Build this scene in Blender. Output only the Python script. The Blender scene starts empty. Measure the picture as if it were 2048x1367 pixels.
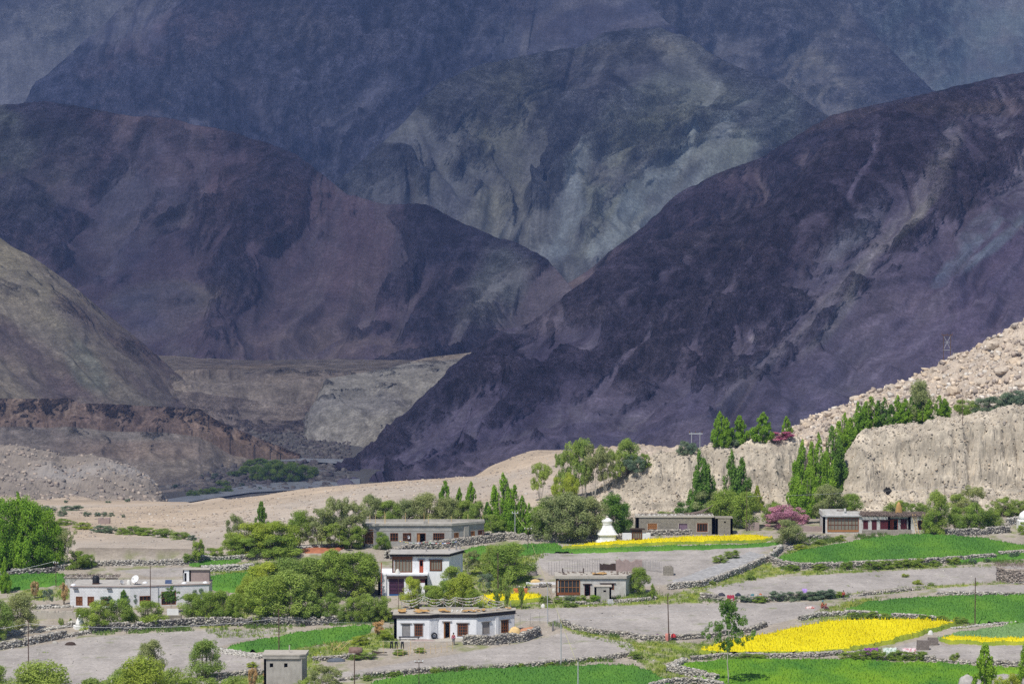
import bpy, math, random
import numpy as np
from mathutils import Vector, Matrix

rng = np.random.default_rng(11)
random.seed(11)
SC = bpy.context.scene
COL = SC.collection
R = math.radians

# ------------------------------------------------------------------ camera
W0, H0, F = 2048.0, 1367.0, 5689.0        # photograph size and focal length in its pixels
CAMZ = 60.0
VH = 430.0                                 # row of the horizon
PIT = math.atan((H0 / 2 - VH) / F)
cam_d = bpy.data.cameras.new('camera')
cam = bpy.data.objects.new('camera', cam_d)
COL.objects.link(cam)
cam.location = (0, 0, CAMZ)
cam.rotation_euler = (math.pi / 2 - PIT, 0, 0)
cam_d.sensor_width = 36
cam_d.lens = 36 * F / W0
cam_d.clip_start = 1
cam_d.clip_end = 40000
SC.camera = cam

# ------------------------------------------------------------------ light
SUN_EL, SUN_AZ = R(56), R(212)             # azimuth clockwise from +Y: sun behind the camera, on the left
SV = Vector((math.sin(SUN_AZ) * math.cos(SUN_EL), math.cos(SUN_AZ) * math.cos(SUN_EL), math.sin(SUN_EL)))
world = bpy.data.worlds.new('World')
SC.world = world
world.use_nodes = True
wn = world.node_tree
bg = wn.nodes['Background']
sky = wn.nodes.new('ShaderNodeTexSky')
sky.sky_type = 'NISHITA'
sky.sun_disc = False
sky.sun_elevation = SUN_EL
sky.sun_rotation = SUN_AZ
sky.altitude = 3500
wn.links.new(sky.outputs[0], bg.inputs[0])
bg.inputs[1].default_value = 0.12
sun_d = bpy.data.lights.new('sun', 'SUN')
sun_d.energy = 5.0
sun_d.angle = R(0.5)
sun_d.color = (1.0, 0.955, 0.89)
sun = bpy.data.objects.new('sun', sun_d)
COL.objects.link(sun)
sun.rotation_euler = SV.to_track_quat('Z', 'Y').to_euler()
SC.view_settings.view_transform = 'Standard'
SC.view_settings.look = 'None'
SC.view_settings.exposure = 0.06
SC.view_settings.gamma = 1.0
SC.cycles.volume_bounces = 0
SC.cycles.max_bounces = 6
SC.cycles.diffuse_bounces = 3
SC.cycles.transparent_max_bounces = 12
SC.cycles.use_adaptive_sampling = False
SC.cycles.use_denoising = False      # the denoiser smears the fine scree and foliage

# ------------------------------------------------------------------ helpers
def uvray(u, v):
    """direction (dx, dz) per metre of depth for a point of the photograph"""
    x = (np.asarray(u, float) - W0 / 2) / F
    y = (H0 / 2 - np.asarray(v, float)) / F
    den = y * math.sin(PIT) + math.cos(PIT)
    return x / den, (y * math.cos(PIT) - math.sin(PIT)) / den

def unproj(u, v, Y):
    dx, dz = uvray(u, v)
    return np.stack([dx * Y, np.asarray(Y, float) + 0 * dx, CAMZ + dz * Y], -1)

def proj(p):
    p = np.asarray(p, float)
    x, y, z = p[..., 0], p[..., 1], p[..., 2] - CAMZ
    f = y * math.cos(PIT) - z * math.sin(PIT)
    up = y * math.sin(PIT) + z * math.cos(PIT)
    return W0 / 2 + F * x / f, H0 / 2 - F * up / f

_perm = np.random.default_rng(5).permutation(4096)
_grad = np.random.default_rng(6).uniform(-1, 1, (4096, 2))
_grad /= np.linalg.norm(_grad, axis=1)[:, None]
def perlin(x, y, seed=0):
    x = np.asarray(x, float); y = np.asarray(y, float)
    xi = np.floor(x).astype(np.int64); yi = np.floor(y).astype(np.int64)
    xf = x - xi; yf = y - yi
    def g(ix, iy, fx, fy):
        h = _perm[(_perm[(ix + seed * 131) & 4095] + iy) & 4095]
        gr = _grad[h]
        return gr[..., 0] * fx + gr[..., 1] * fy
    u = xf * xf * xf * (xf * (xf * 6 - 15) + 10); v = yf * yf * yf * (yf * (yf * 6 - 15) + 10)
    a = g(xi, yi, xf, yf); b = g(xi + 1, yi, xf - 1, yf)
    c = g(xi, yi + 1, xf, yf - 1); d = g(xi + 1, yi + 1, xf - 1, yf - 1)
    return ((a + u * (b - a)) + v * ((c + u * (d - c)) - (a + u * (b - a)))) * 1.5
def fbm(x, y, oct=5, seed=0, gain=0.5):
    s = 0; a = 1.0; f = 1.0; t = 0
    for o in range(oct):
        s = s + a * perlin(x * f, y * f, seed + o * 7); t += a; a *= gain; f *= 2.03
    return s / t
def ridged(x, y, oct=4, seed=0, gain=0.55):
    s = 0; a = 1.0; f = 1.0; t = 0
    for o in range(oct):
        s = s + a * (1 - np.abs(perlin(x * f, y * f, seed + o * 13)) * 2); t += a; a *= gain; f *= 2.1
    return s / t

def tag(o, label=None, cat=None, group=None, kind=None):
    if label: o['label'] = label
    if cat: o['category'] = cat
    if group: o['group'] = group
    if kind: o['kind'] = kind
    return o

def meshobj(name, verts, faces, mat=None, parent=None, smooth=False, mats=None, midx=None, attrs=None, uv=None):
    me = bpy.data.meshes.new(name)
    verts = np.asarray(verts, np.float32).reshape(-1, 3)
    if isinstance(faces, np.ndarray):
        n, k = faces.shape
        me.vertices.add(len(verts)); me.vertices.foreach_set('co', verts.ravel())
        me.loops.add(n * k); me.polygons.add(n)
        me.loops.foreach_set('vertex_index', faces.astype(np.int32).ravel())
        me.polygons.foreach_set('loop_start', np.arange(0, n * k, k, dtype=np.int32))
        try: me.polygons.foreach_set('loop_total', np.full(n, k, np.int32))
        except Exception: pass
        me.update(calc_edges=True)
    else:
        me.from_pydata([tuple(map(float, v)) for v in verts], [], [tuple(f) for f in faces])
    if smooth:
        me.polygons.foreach_set('use_smooth', np.ones(len(me.polygons), bool))
    for m in ([mat] if mat else []) + list(mats or []):
        me.materials.append(m)
    if midx is not None:
        me.polygons.foreach_set('material_index', np.asarray(midx, np.int32))
    for an, av in (attrs or {}).items():
        av = np.asarray(av, np.float32)
        if av.ndim == 1:
            at = me.attributes.new(an, 'FLOAT', 'POINT'); at.data.foreach_set('value', av)
        else:
            at = me.attributes.new(an, 'FLOAT_COLOR', 'POINT')
            if av.shape[1] == 3: av = np.concatenate([av, np.ones((len(av), 1), np.float32)], 1)
            at.data.foreach_set('color', av.ravel())
    if uv is not None:
        l = me.uv_layers.new(name='fall')
        li = np.empty(len(me.loops), np.int32); me.loops.foreach_get('vertex_index', li)
        l.data.foreach_set('uv', np.asarray(uv, np.float32)[li].ravel())
    me.update()
    o = bpy.data.objects.new(name, me)
    COL.objects.link(o)
    if parent: o.parent = parent
    return o

def empty(name, loc=(0, 0, 0), rz=0.0):
    o = bpy.data.objects.new(name, None)
    o.empty_display_size = 0.3
    COL.objects.link(o)
    o.location = loc; o.rotation_euler = (0, 0, rz)
    return o

# ------------------------------------------------------------------ materials
def nodes(name):
    m = bpy.data.materials.new(name); m.use_nodes = True
    nt = m.node_tree
    return m, nt, nt.nodes['Principled BSDF']
def c4(c): return (c[0], c[1], c[2], 1)
def N(nt, t, **k):
    n = nt.nodes.new(t)
    for a, b in k.items(): setattr(n, a, b)
    return n
def noise(nt, vec, scale, detail=5, rough=0.55, mapping=None, dist=0.0):
    n = N(nt, 'ShaderNodeTexNoise'); n.inputs['Scale'].default_value = scale
    n.inputs['Detail'].default_value = detail; n.inputs['Roughness'].default_value = rough
    n.inputs['Distortion'].default_value = dist
    if mapping:
        mp = N(nt, 'ShaderNodeMapping'); mp.inputs['Scale'].default_value = mapping
        nt.links.new(vec, mp.inputs[0]); vec = mp.outputs[0]
    nt.links.new(vec, n.inputs['Vector'])
    return n.outputs['Fac']
def ramp(nt, fac, stops):
    r = N(nt, 'ShaderNodeValToRGB')
    el = r.color_ramp.elements
    while len(el) < len(stops): el.new(0.5)
    for e, (p, c) in zip(el, stops):
        e.position = p; e.color = c4(c) if not isinstance(c, float) else (c, c, c, 1)
    nt.links.new(fac, r.inputs[0])
    return r.outputs[0]
def mix(nt, fac, a, b, mode='MIX'):
    n = N(nt, 'ShaderNodeMix', data_type='RGBA', blend_type=mode)
    for sock, val in ((n.inputs[0], fac), (n.inputs[6], a), (n.inputs[7], b)):
        if isinstance(val, bpy.types.NodeSocket): nt.links.new(val, sock)
        elif isinstance(val, (int, float)): sock.default_value = val if sock == n.inputs[0] else (val, val, val, 1)
        else: sock.default_value = c4(val)
    return n.outputs[2]
def bump(nt, h, strength, dist, bsdf):
    b = N(nt, 'ShaderNodeBump'); b.inputs['Strength'].default_value = strength
    b.inputs['Distance'].default_value = dist
    nt.links.new(h, b.inputs['Height']); nt.links.new(b.outputs[0], bsdf.inputs['Normal'])

def plain(name, c1, c2=None, scale=2.0, rough=0.85, bmp=0.0, detail=5, spec=0.3, lo=0.3, hi=0.7, mapping=None):
    m, nt, b = nodes(name)
    b.inputs['Roughness'].default_value = rough
    b.inputs['Specular IOR Level'].default_value = spec
    if c2 is None: c2 = tuple(x * 0.75 for x in c1)
    tc = N(nt, 'ShaderNodeTexCoord')
    f = noise(nt, tc.outputs['Object'], scale, detail, mapping=mapping)
    nt.links.new(ramp(nt, f, [(lo, c2), (hi, c1)]), b.inputs['Base Color'])
    if bmp: bump(nt, f, 0.6, bmp, b)
    return m

def attrmat(name, attr='Col', scale=6.0, amp=0.35, rough=0.92, bmp=0.05, detail=5):
    """colour carried by each stone or patch, times fine mottling"""
    m, nt, b = nodes(name)
    b.inputs['Roughness'].default_value = rough
    b.inputs['Specular IOR Level'].default_value = 0.15
    at = N(nt, 'ShaderNodeAttribute', attribute_name=attr)
    tc = N(nt, 'ShaderNodeTexCoord')
    f = noise(nt, tc.outputs['Object'], scale, detail)
    g = ramp(nt, f, [(0.28, 1.0 - amp), (0.72, 1.0 + amp)])
    nt.links.new(mix(nt, 1.0, at.outputs['Color'], g, 'MULTIPLY'), b.inputs['Base Color'])
    if bmp: bump(nt, f, 0.7, bmp, b)
    return m
HAZE = 6.2e-5
# ------------------------------------------------------------------ the ground
def zplane(Y): return 0.058 * (Y - 406.0)
ROWS = {   # distance -> (photo column, photo row) pairs the land passes through
 461: None,
 465: [(120,'p'),(150,1094),(380,1098),(430,'p')],
 480: [(0,1089),(420,1088),(600,1090),(700,'p')],
 500: [(0,1083),(420,1081),(600,1070),(700,1056),(780,'p')],
 520: [(0,1077),(420,1074),(600,1058),(720,1040),(900,1035),(1100,1038),(1200,1036),(1300,1034),(1500,1033),(1620,1034),(1700,1032),(2350,1028)],
 531: [(0,1073),(420,1070),(600,1053),(720,1034),(900,1028),(1100,1022),(1180,1012),(1230,998),(1300,984),(1500,975),(1580,975),(1625,1028),(1672,1022),(1700,990),(1800,978),(2048,968),(2350,960)],
 535: [(0,1071),(420,1067),(600,1049),(720,1029),(900,1022),(1100,1008),(1180,992),(1230,962),(1300,930),(1380,918),(1500,908),(1580,905),(1620,1005),(1668,1005),(1705,920),(1725,898),(1850,875),(1960,850),(2048,838),(2350,820)],
 540: [(0,1069),(420,1065),(600,1045),(720,1025),(900,1016),(1100,995),(1190,982),(1234,951),(1271,932),(1298,918),(1332,912),(1401,900),(1457,887),(1512,884),(1560,877),(1602,877),(1628,985),(1655,985),(1670,952),(1706,890),(1725,870),(1783,860),(1841,854),(1880,841),(1899,846),(1960,836),(2002,826),(2021,812),(2047,820),(2350,800)],
 600: [(0,1056),(420,1050),(600,1033),(720,1008),(900,998),(1000,985),(1100,968),(1190,965),(1240,945),(1300,925),(1400,907),(1457,895),(1512,891),(1602,890),(1630,930),(1660,922),(1700,890),(1725,866),(1783,850),(1841,842),(1900,836),(1960,826),(2048,812),(2350,780)],
 650: [(0,1048),(420,1040),(600,1020),(720,996),(900,984),(1000,970),(1100,945),(1190,932),(1240,925),(1300,922),(1400,908),(1512,900),(1602,885),(1640,868),(1700,848),(1783,828),(1841,815),(1960,790),(2048,776),(2350,720)],
 720: [(0,1036),(420,1027),(600,1006),(720,984),(900,970),(1000,952),(1100,925),(1190,912),(1274,908),(1370,907),(1457,897),(1530,893),(1580,859),(1648,825),(1706,807),(1712,795),(1751,783),(1815,761),(1889,725),(1931,709),(1989,672),(2044,643),(2350,480)],
 760: [(0,1031),(420,1020),(600,998),(720,977),(900,964),(1000,947),(1100,915),(1190,906),(1274,902),(1370,903),(1457,900),(1560,898),(1600,885),(1700,850),(1800,820),(1900,780),(2044,720),(2350,570)],
 850: [(0,1022),(375,1012),(450,1006),(600,983),(750,968),(900,957),(960,953),(985,936),(1024,919),(1064,905),(1144,903),(1274,896),(1370,900),(1457,903),(1700,905),(2044,880),(2350,800)],
 900: [(0,1018),(375,1010),(450,998),(600,977),(750,965),(950,952),(980,930),(1024,914),(1064,900),(1144,900),(1274,893),(1370,898),(1457,905),(1700,915),(2044,915),(2350,880)],
 1000: [(0,1010),(375,1007),(445,993),(500,1040),(600,1140),(900,1130),(1000,1120),(2350,1120)],
 1150: [(0,1000),(200,1000),(375,1003),(400,1015),(450,1180),(600,1215),(2350,1215)],
 1250: [(0,990),(150,995),(320,1002),(370,1120),(450,1215),(2350,1215)],
 1500: [(0,888),(100,897),(125,913),(195,911),(240,925),(300,950),(325,984),(360,1090),(2350,1105)],
 1650: [(0,905),(100,915),(240,945),(300,1000),(340,1043),(2350,1043)],
}
KY = [-60, 0, 20, 100, 200, 290, 406]
KZ_front = [58, 57.5, 53, 28, 5, -5.5, 0]
UG = np.arange(-700, 2760, 5.0)
_b = (UG - W0 / 2) / F
ykn = list(KY); zkn = [np.full(len(UG), z) for z in KZ_front]
for Y, row in sorted(ROWS.items()):
    zp = zplane(Y)
    if row is None:
        z = np.full(len(UG), zp)
    else:
        us = [r[0] for r in row]
        zs = [zp if r[1] == 'p' else float(unproj(r[0], r[1], Y)[2]) for r in row]
        z = np.interp(UG, us, zs)
    ykn.append(Y); zkn.append(z)
for Y, z in ((1800, -118), (2600, -119), (3600, -110), (6000, -60), (14000, 100)):
    ykn.append(Y); zkn.append(np.full(len(UG), float(z)))
ykn = np.array(ykn, float); zkn = np.array(zkn)          # (K, U)
# smooth a little across bearings so the land flows
ker = np.array([1, 2, 3, 2, 1.]); ker /= ker.sum()
_zk = zkn.copy()
for i in range(len(zkn)):
    p_ = np.pad(zkn[i], 2, mode='edge'); _zk[i] = np.convolve(p_, ker, 'valid')
zkn = _zk
def gbase(x, y):
    x = np.asarray(x, float); y = np.asarray(y, float)
    x, y = np.broadcast_arrays(x, y)
    yy = np.maximum(y, 30)
    u = W0 / 2 + F * x / yy
    ui = np.clip((u - UG[0]) / 5.0, 0, len(UG) - 1.001)
    u0 = ui.astype(int); uf = ui - u0
    k = np.clip(np.searchsorted(ykn, y, side='right') - 1, 0, len(ykn) - 2)
    t = np.clip((y - ykn[k]) / (ykn[k + 1] - ykn[k]), 0, 1)
    za = zkn[k, u0] * (1 - uf) + zkn[k, u0 + 1] * uf
    zb = zkn[k + 1, u0] * (1 - uf) + zkn[k + 1, u0 + 1] * uf
    return za * (1 - t) + zb * t
def gz(x, y):
    """height of the land, relief included"""
    x = np.asarray(x, float); y = np.asarray(y, float); x, y = np.broadcast_arrays(x, y)
    _u = W0 / 2 + F * x / np.maximum(y, 30)
    _k = np.clip((_u - 1180) / 60, 0, 1) * np.clip((y - 518) / 8, 0, 1) * np.clip((580 - y) / 20, 0, 1)
    z = gbase(x, y + _k * (2.6 * fbm(x / 7., y / 60., 4, 203, .6) + 1.5 * (ridged(x / 11., y / 30., 3, 207) - .5) + 1.3 * fbm(x / 1.8, y / 1.2, 4, 209, .6)))
    u = W0 / 2 + F * x / np.maximum(y, 30)
    sm = lambda a, b, q: np.clip((q - a) / (b - a), 0, 1) ** 2 * (3 - 2 * np.clip((q - a) / (b - a), 0, 1))
    rough = sm(1150, 1260, u) * sm(514, 530, y) * (1 - sm(1000, 1200, y))
    z = z + rough * (2.0 * fbm(x / 9.0, y / 5.0, 6, 3, .6) + 1.3 * np.maximum(fbm(x / 3.2, y / 7.0, 3, 9), -.3) + 0.5 * ridged(x / 9, y / 30., 3, 21) - .25 + .55 * fbm(x / 1.3, y / 1.5, 4, 23, .65) + 1.0 * np.minimum(0, fbm(x / 5., y / 2.5, 3, 27) + .12) * 2.2)
    pl = sm(466, 560, y) * (1 - sm(1150, 1260, u)) * (1 - sm(1700, 1900, y))
    z = z + pl * (0.8 * fbm(x / 28.0, y / 40.0, 5, 31))
    lb = (1 - sm(330, 380, u)) * sm(1140, 1230, y) * (1 - sm(1640, 1720, y))
    z = z + lb * (3.5 * fbm(x / 30.0, y / 60.0, 6, 35, .6) + 3.0 * ridged((x + .5 * y) / 26., y / 120., 4, 37) - 2)
    z = z + 0.12 * fbm(x / 5.0, y / 7.0, 3, 41)
    z = z + sm(200, 290, 500 - y) * 0
    return z
_YS = np.concatenate([np.arange(330, 620, 0.5), np.arange(620, 2600, 4.0)])
def ghit(u, v, ymin=330, ymax=2500):
    """where the sight line through a photo point meets the land (nearest crossing)"""
    dx, dz = uvray(u, v)
    ys = _YS[(_YS >= ymin) & (_YS <= ymax)]
    zr = CAMZ + dz * ys
    g = gz(dx * ys, ys)
    below = np.nonzero(zr <= g)[0]
    if len(below) == 0:
        i = int(np.argmin(zr - g)); y = ys[i]
    elif below[0] == 0: y = ys[0]
    else:
        i = below[0]; a = (zr - g)[i - 1]; b2 = (zr - g)[i]
        y = ys[i - 1] + (ys[i] - ys[i - 1]) * a / (a - b2)
    return Vector((float(dx * y), float(y), float(gz(dx * y, y))))

def inpoly(px, py, poly):
    px = np.asarray(px); py = np.asarray(py); c = np.zeros(px.shape, bool)
    n = len(poly); j = n - 1
    for i in range(n):
        xi, yi = poly[i]; xj, yj = poly[j]
        if yi != yj:
            c ^= ((yi > py) != (yj > py)) & (px < (xj - xi) * (py - yi) / (yj - yi) + xi)
        j = i
    return c
def polydist(px, py, poly):
    """signed distance in photo pixels, positive inside"""
    d = np.full(np.shape(px), 1e9); n = len(poly)
    for i in range(n):
        x0, y0 = poly[i]; x1, y1 = poly[(i + 1) % n]
        L = (x1 - x0) ** 2 + (y1 - y0) ** 2 + 1e-9
        t = np.clip(((px - x0) * (x1 - x0) + (py - y0) * (y1 - y0)) / L, 0, 1)
        d = np.minimum(d, np.hypot(px - x0 - t * (x1 - x0), (py - y0 - t * (y1 - y0)) * 1.8))
    return np.where(inpoly(px, py, poly), d, -d)

FALLOW = [   # bare ploughed plots: grey soil
 [(1085,1102),(1130,1099),(1300,1098),(1500,1093),(1562,1088),(1540,1098),(1480,1122),(1420,1146),(1340,1168),(1290,1172),(1240,1150),(1100,1150),(1068,1130)],
 [(1405,1176),(1500,1158),(1600,1150),(1800,1138),(2000,1129),(2250,1128),(2250,1160),(2000,1163),(1850,1171),(1700,1186),(1560,1196),(1450,1194)],
 [(1870,1176),(2000,1168),(2250,1166),(2250,1187),(2048,1186),(1880,1182)],
 [(1000,1222),(1060,1216),(1200,1212),(1350,1206),(1600,1202),(1650,1212),(1610,1232),(1540,1250),(1450,1264),(1340,1272),(1240,1268),(1160,1256),(1110,1243),(1040,1240)],
 [(-300,1330),(0,1300),(180,1272),(400,1258),(520,1258),(600,1256),(520,1274),(440,1292),(520,1312),(525,1345),(420,1370),(-300,1420)],
 [(600,1370),(640,1350),(820,1320),(920,1304),(1040,1285),(1130,1262),(1260,1283),(1272,1300),(1200,1316),(1040,1328),(900,1333),(790,1343),(700,1362)],
 [(1760,1300),(1860,1272),(1890,1290),(2048,1287),(2250,1290),(2250,1330),(2040,1325),(1900,1318),(1830,1316)],
 [(1950,1346),(2048,1344),(2200,1350),(2200,1400),(1900,1400)],
 [(230,1140),(350,1133),(400,1132),(410,1150),(300,1155)],
]
GRASSY = [   # weedy green verges
 [(1080,1206),(1320,1190),(1400,1185),(1400,1205),(1200,1212),(1050,1218),(960,1215),(950,1200)],
 [(1105,1243),(1130,1246),(1200,1268),(1290,1282),(1400,1284),(1440,1278),(1420,1300),(1380,1318),(1330,1325),(1290,1318),(1262,1304),(1220,1284),(1150,1268)],
 [(1265,1312),(1320,1320),(1360,1345),(1450,1375),(1380,1380),(1300,1345)],
 [(1380,1175),(1480,1140),(1560,1118),(1545,1130),(1620,1142),(1560,1150),(1420,1178),(1330,1195)],
 [(1600,1140),(2250,1122),(2250,1130),(2000,1131),(1800,1140),(1600,1152)],
 [(1600,1240),(1650,1215),(1700,1200),(1780,1192),(1700,1222),(1700,1240)],
 [(1700,1185),(1850,1172),(2048,1160),(2250,1156),(2250,1166),(2000,1168),(1870,1176),(1750,1192)],
 [(540,1300),(700,1280),(790,1250),(800,1290),(720,1310),(640,1320),(640,1345),(600,1345),(530,1310)],
 [(930,1110),(1110,1100),(1070,1125),(1060,1180),(1100,1200),(960,1210),(900,1150)],
 [(380,1130),(560,1118),(700,1120),(700,1140),(400,1150)],
 [(400,1240),(480,1238),(790,1235),(790,1246),(400,1256)],
 [(380,1215),(490,1180),(500,1240),(400,1245)],
 [(1240,1190),(1320,1180),(1330,1200),(1240,1205)],
 [(1600,1085),(1700,1070),(1660,1090),(1560,1112)],
 [(1900,1250),(2000,1242),(2250,1240),(2250,1246),(2000,1248),(1920,1258)],
 [(40,1180),(140,1175),(140,1200),(40,1200)],
 [(400,1262),(600,1256),(520,1274),(440,1275)],
 [(600,1340),(640,1340),(640,1372),(300,1372),(340,1350),(520,1345)],
]
def ground_colour(x, y, z):
    u, v = proj(np.stack([x, y, z], -1))
    n1 = fbm(x / 9., y / 14., 5, 51); n2 = fbm(x / 2.2, y / 3.0, 4, 61)
    n = len(x)
    earth = np.array([0.33, 0.285, 0.23]); pale = np.array([0.43, 0.38, 0.32])
    k = np.clip(0.5 + n1 * 1.2, 0, 1)[:, None]
    col = earth * (1 - k) + pale * k
    wob = n2 * 7 + n1 * 6
    # grass in the village
    vill = (y > 330) & (y < 512)
    gr = np.full(n, -99.0)
    for p in GRASSY: gr = np.maximum(gr, polydist(u, v, p))
    g = np.clip((gr + wob) / 5, 0, 1) * np.clip(0.82 + n2 * 1.4, 0.2, 1) * vill
    gc = np.array([0.185, 0.255, 0.035]) * (1 - np.clip(.5 + n1 * 1.5, 0, 1))[:, None] + np.array([0.27, 0.295, 0.055]) * np.clip(.5 + n1 * 1.5, 0, 1)[:, None]
    weeds = np.clip(n1 * 2.5 + n2 * 2.2 - 0.15, 0, .8) * vill
    col = col * (1 - weeds[:, None]) + np.array([0.2, 0.225, 0.08]) * weeds[:, None]
    col = col * (1 - g[:, None]) + gc * g[:, None]
    fl = np.full(n, -99.0)
    for p in FALLOW: fl = np.maximum(fl, polydist(u, v, p))
    f = np.clip((fl + wob * .5) / 3, 0, 1) * vill
    furrow = 0.03 * perlin(x / 30, y / 0.9, 71)
    fc = np.array([0.375, 0.342, 0.312]) * (1 + 0.22 * n1[:, None] + 0.16 * n2[:, None] + .12 * fbm(x / 25., y / 2.2, 3, 77)[:, None] + furrow[:, None])
    fw = np.clip(fbm(x / 6., y / 1.6, 4, 81) * 3 - 0.95, 0, .7) * (n1 > -.1)
    fc = fc * (1 - fw[:, None]) + np.array([0.2, 0.23, 0.09]) * fw[:, None]
    col = col * (1 - f[:, None]) + fc * f[:, None]
    # plain of pale gravel behind the village
    far = np.clip((y - 500) / 20, 0, 1) * (u < 1400)
    far = np.maximum(far, np.clip((y - 462) / 3, 0, 1) * (u < 620))
    s1 = fbm(x / 30., y / 90., 5, 91); s2 = fbm(x / 120., y / 260., 4, 95)
    gp = np.array([0.475, 0.38, 0.28]) * (1 + 0.25 * s1 + 0.25 * s2)[:, None]
    gb = np.clip(s2 * 3 + (760 - y) / 800 + .1, 0, 1)[:, None] * .55
    gp = gp * (1 - gb) + np.array([0.41, 0.375, 0.335]) * (1 + .2 * s1[:, None]) * gb
    cl = (np.clip((y - 461.2) / .4, 0, 1) * np.clip((466 - y) / .6, 0, 1) * (u > 150) * (u < 420))[:, None] * .75
    gp = gp * (1 - cl) + np.array([0.16, 0.135, 0.11]) * (1 + .5 * n2[:, None]) * cl
    col = col * (1 - far[:, None]) + gp * far[:, None]
    # conglomerate bluffs
    bl = np.clip((u - 1170) / 60, 0, 1) * np.clip((y - 516) / 8, 0, 1) * np.clip((900 - y) / 100, 0, 1)
    b1 = fbm(x / 4., z / 2.0 + y / 9, 5, 101)
    bc = np.array([0.46, 0.40, 0.315]) * (1 + 0.55 * b1 + .35 * fbm(x / 14., z / 5., 4, 131) + .10 * np.sin(z * 1.1 + 3.5 * b1))[:, None]
    up = np.clip((y - 600) / 60, 0, 1)[:, None]
    bc = bc * (1 - up) + np.array([0.46, 0.385, 0.305]) * (1 + 0.35 * b1[:, None]) * up
    col = col * (1 - bl[:, None]) + bc * bl[:, None]
    # valley floor
    vf = np.clip((y - 1180) / 60, 0, 1)
    lb = np.clip((360 - u) / 30, 0, 1) * np.clip((1660 - y) / 60, 0, 1)
    n3 = fbm(x / 60., y / 200., 5, 111)
    vc = np.array([0.17, 0.155, 0.14]) * (1 + 0.5 * n3)[:, None]
    bank = np.array([0.26, 0.222, 0.185]) * (1 + 0.45 * n3)[:, None]
    grey = np.clip((n3 - .05) * 3, 0, 1)[:, None]
    bank = bank * (1 - grey * .6) + np.array([0.30, 0.285, 0.27]) * grey * .6
    vc = vc * (1 - lb[:, None]) + bank * lb[:, None]
    col = col * (1 - vf[:, None]) + vc * vf[:, None]
    return np.clip(col, 0.02, 0.8)

ys = np.concatenate([[-60, -20, 5, 20, 50, 100, 150, 200, 240, 270, 300, 315], np.arange(325, 460, 0.75), np.arange(460, 468, 0.3), np.arange(468, 514, .8),
                     np.arange(514, 526, 0.5), np.arange(526, 546, 0.22), np.arange(546, 552, .5), np.arange(552, 740, 0.9), np.arange(740, 910, 2.5), np.arange(910, 1300, 8), np.arange(1300, 1800, 12.5),
                     np.geomspace(1800, 14000, 40)])
us = np.arange(-640, 2701, 5.0)
us = np.unique(np.concatenate([us, np.arange(1180, 2120, 2.5)]))
YY, UU = np.meshgrid(ys, us, indexing='ij')
XX = (UU - W0 / 2) / F * np.maximum(YY, 200)
ZZ = gz(XX, YY)
nr, nc = YY.shape
idx = np.arange(nr * nc).reshape(nr, nc)
faces = np.stack([idx[:-1, :-1], idx[:-1, 1:], idx[1:, 1:], idx[1:, :-1]], -1).reshape(-1, 4)
vv = np.stack([XX, YY, ZZ], -1).reshape(-1, 3)
gcol = ground_colour(vv[:, 0], vv[:, 1], vv[:, 2])

m, nt, b = nodes('earth')
b.inputs['Roughness'].default_value = 0.95
b.inputs['Specular IOR Level'].default_value = 0.1
at = N(nt, 'ShaderNodeAttribute', attribute_name='Col')
tc = N(nt, 'ShaderNodeTexCoord')
f1 = noise(nt, tc.outputs['Object'], 1.6, 8, 0.7)
f2 = noise(nt, tc.outputs['Object'], 0.22, 6, 0.6, mapping=(1, .45, 1))
vo = N(nt, 'ShaderNodeTexVoronoi'); vo.inputs['Scale'].default_value = 2.6; nt.links.new(tc.outputs['Object'], vo.inputs['Vector'])
g1 = ramp(nt, f1, [(0.30, 0.82), (0.70, 1.16)])
g2 = ramp(nt, f2, [(0.30, 0.86), (0.70, 1.12)])
pb = ramp(nt, vo.outputs['Distance'], [(0.0, 1.35), (0.22, 1.0), (0.7, 0.9)])
c = mix(nt, 1.0, at.outputs['Color'], g1, 'MULTIPLY'); c = mix(nt, 1.0, c, g2, 'MULTIPLY'); c = mix(nt, 1.0, c, pb, 'MULTIPLY')
nt.links.new(c, b.inputs['Base Color'])
bump(nt, f1, 0.8, 0.12, b)
M_EARTH = m
ground = tag(meshobj('ground', vv, faces, M_EARTH, smooth=True, attrs={'Col': gcol}), kind='structure')
_fc = faces[:, 0]; _sm = ~((UU.ravel()[_fc] > 1180) & (YY.ravel()[_fc] > 516) & (YY.ravel()[_fc] < 760)) & ~((UU.ravel()[_fc] < 380) & (YY.ravel()[_fc] > 1140) & (YY.ravel()[_fc] < 1750))
ground.data.polygons.foreach_set('use_smooth', _sm)

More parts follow.
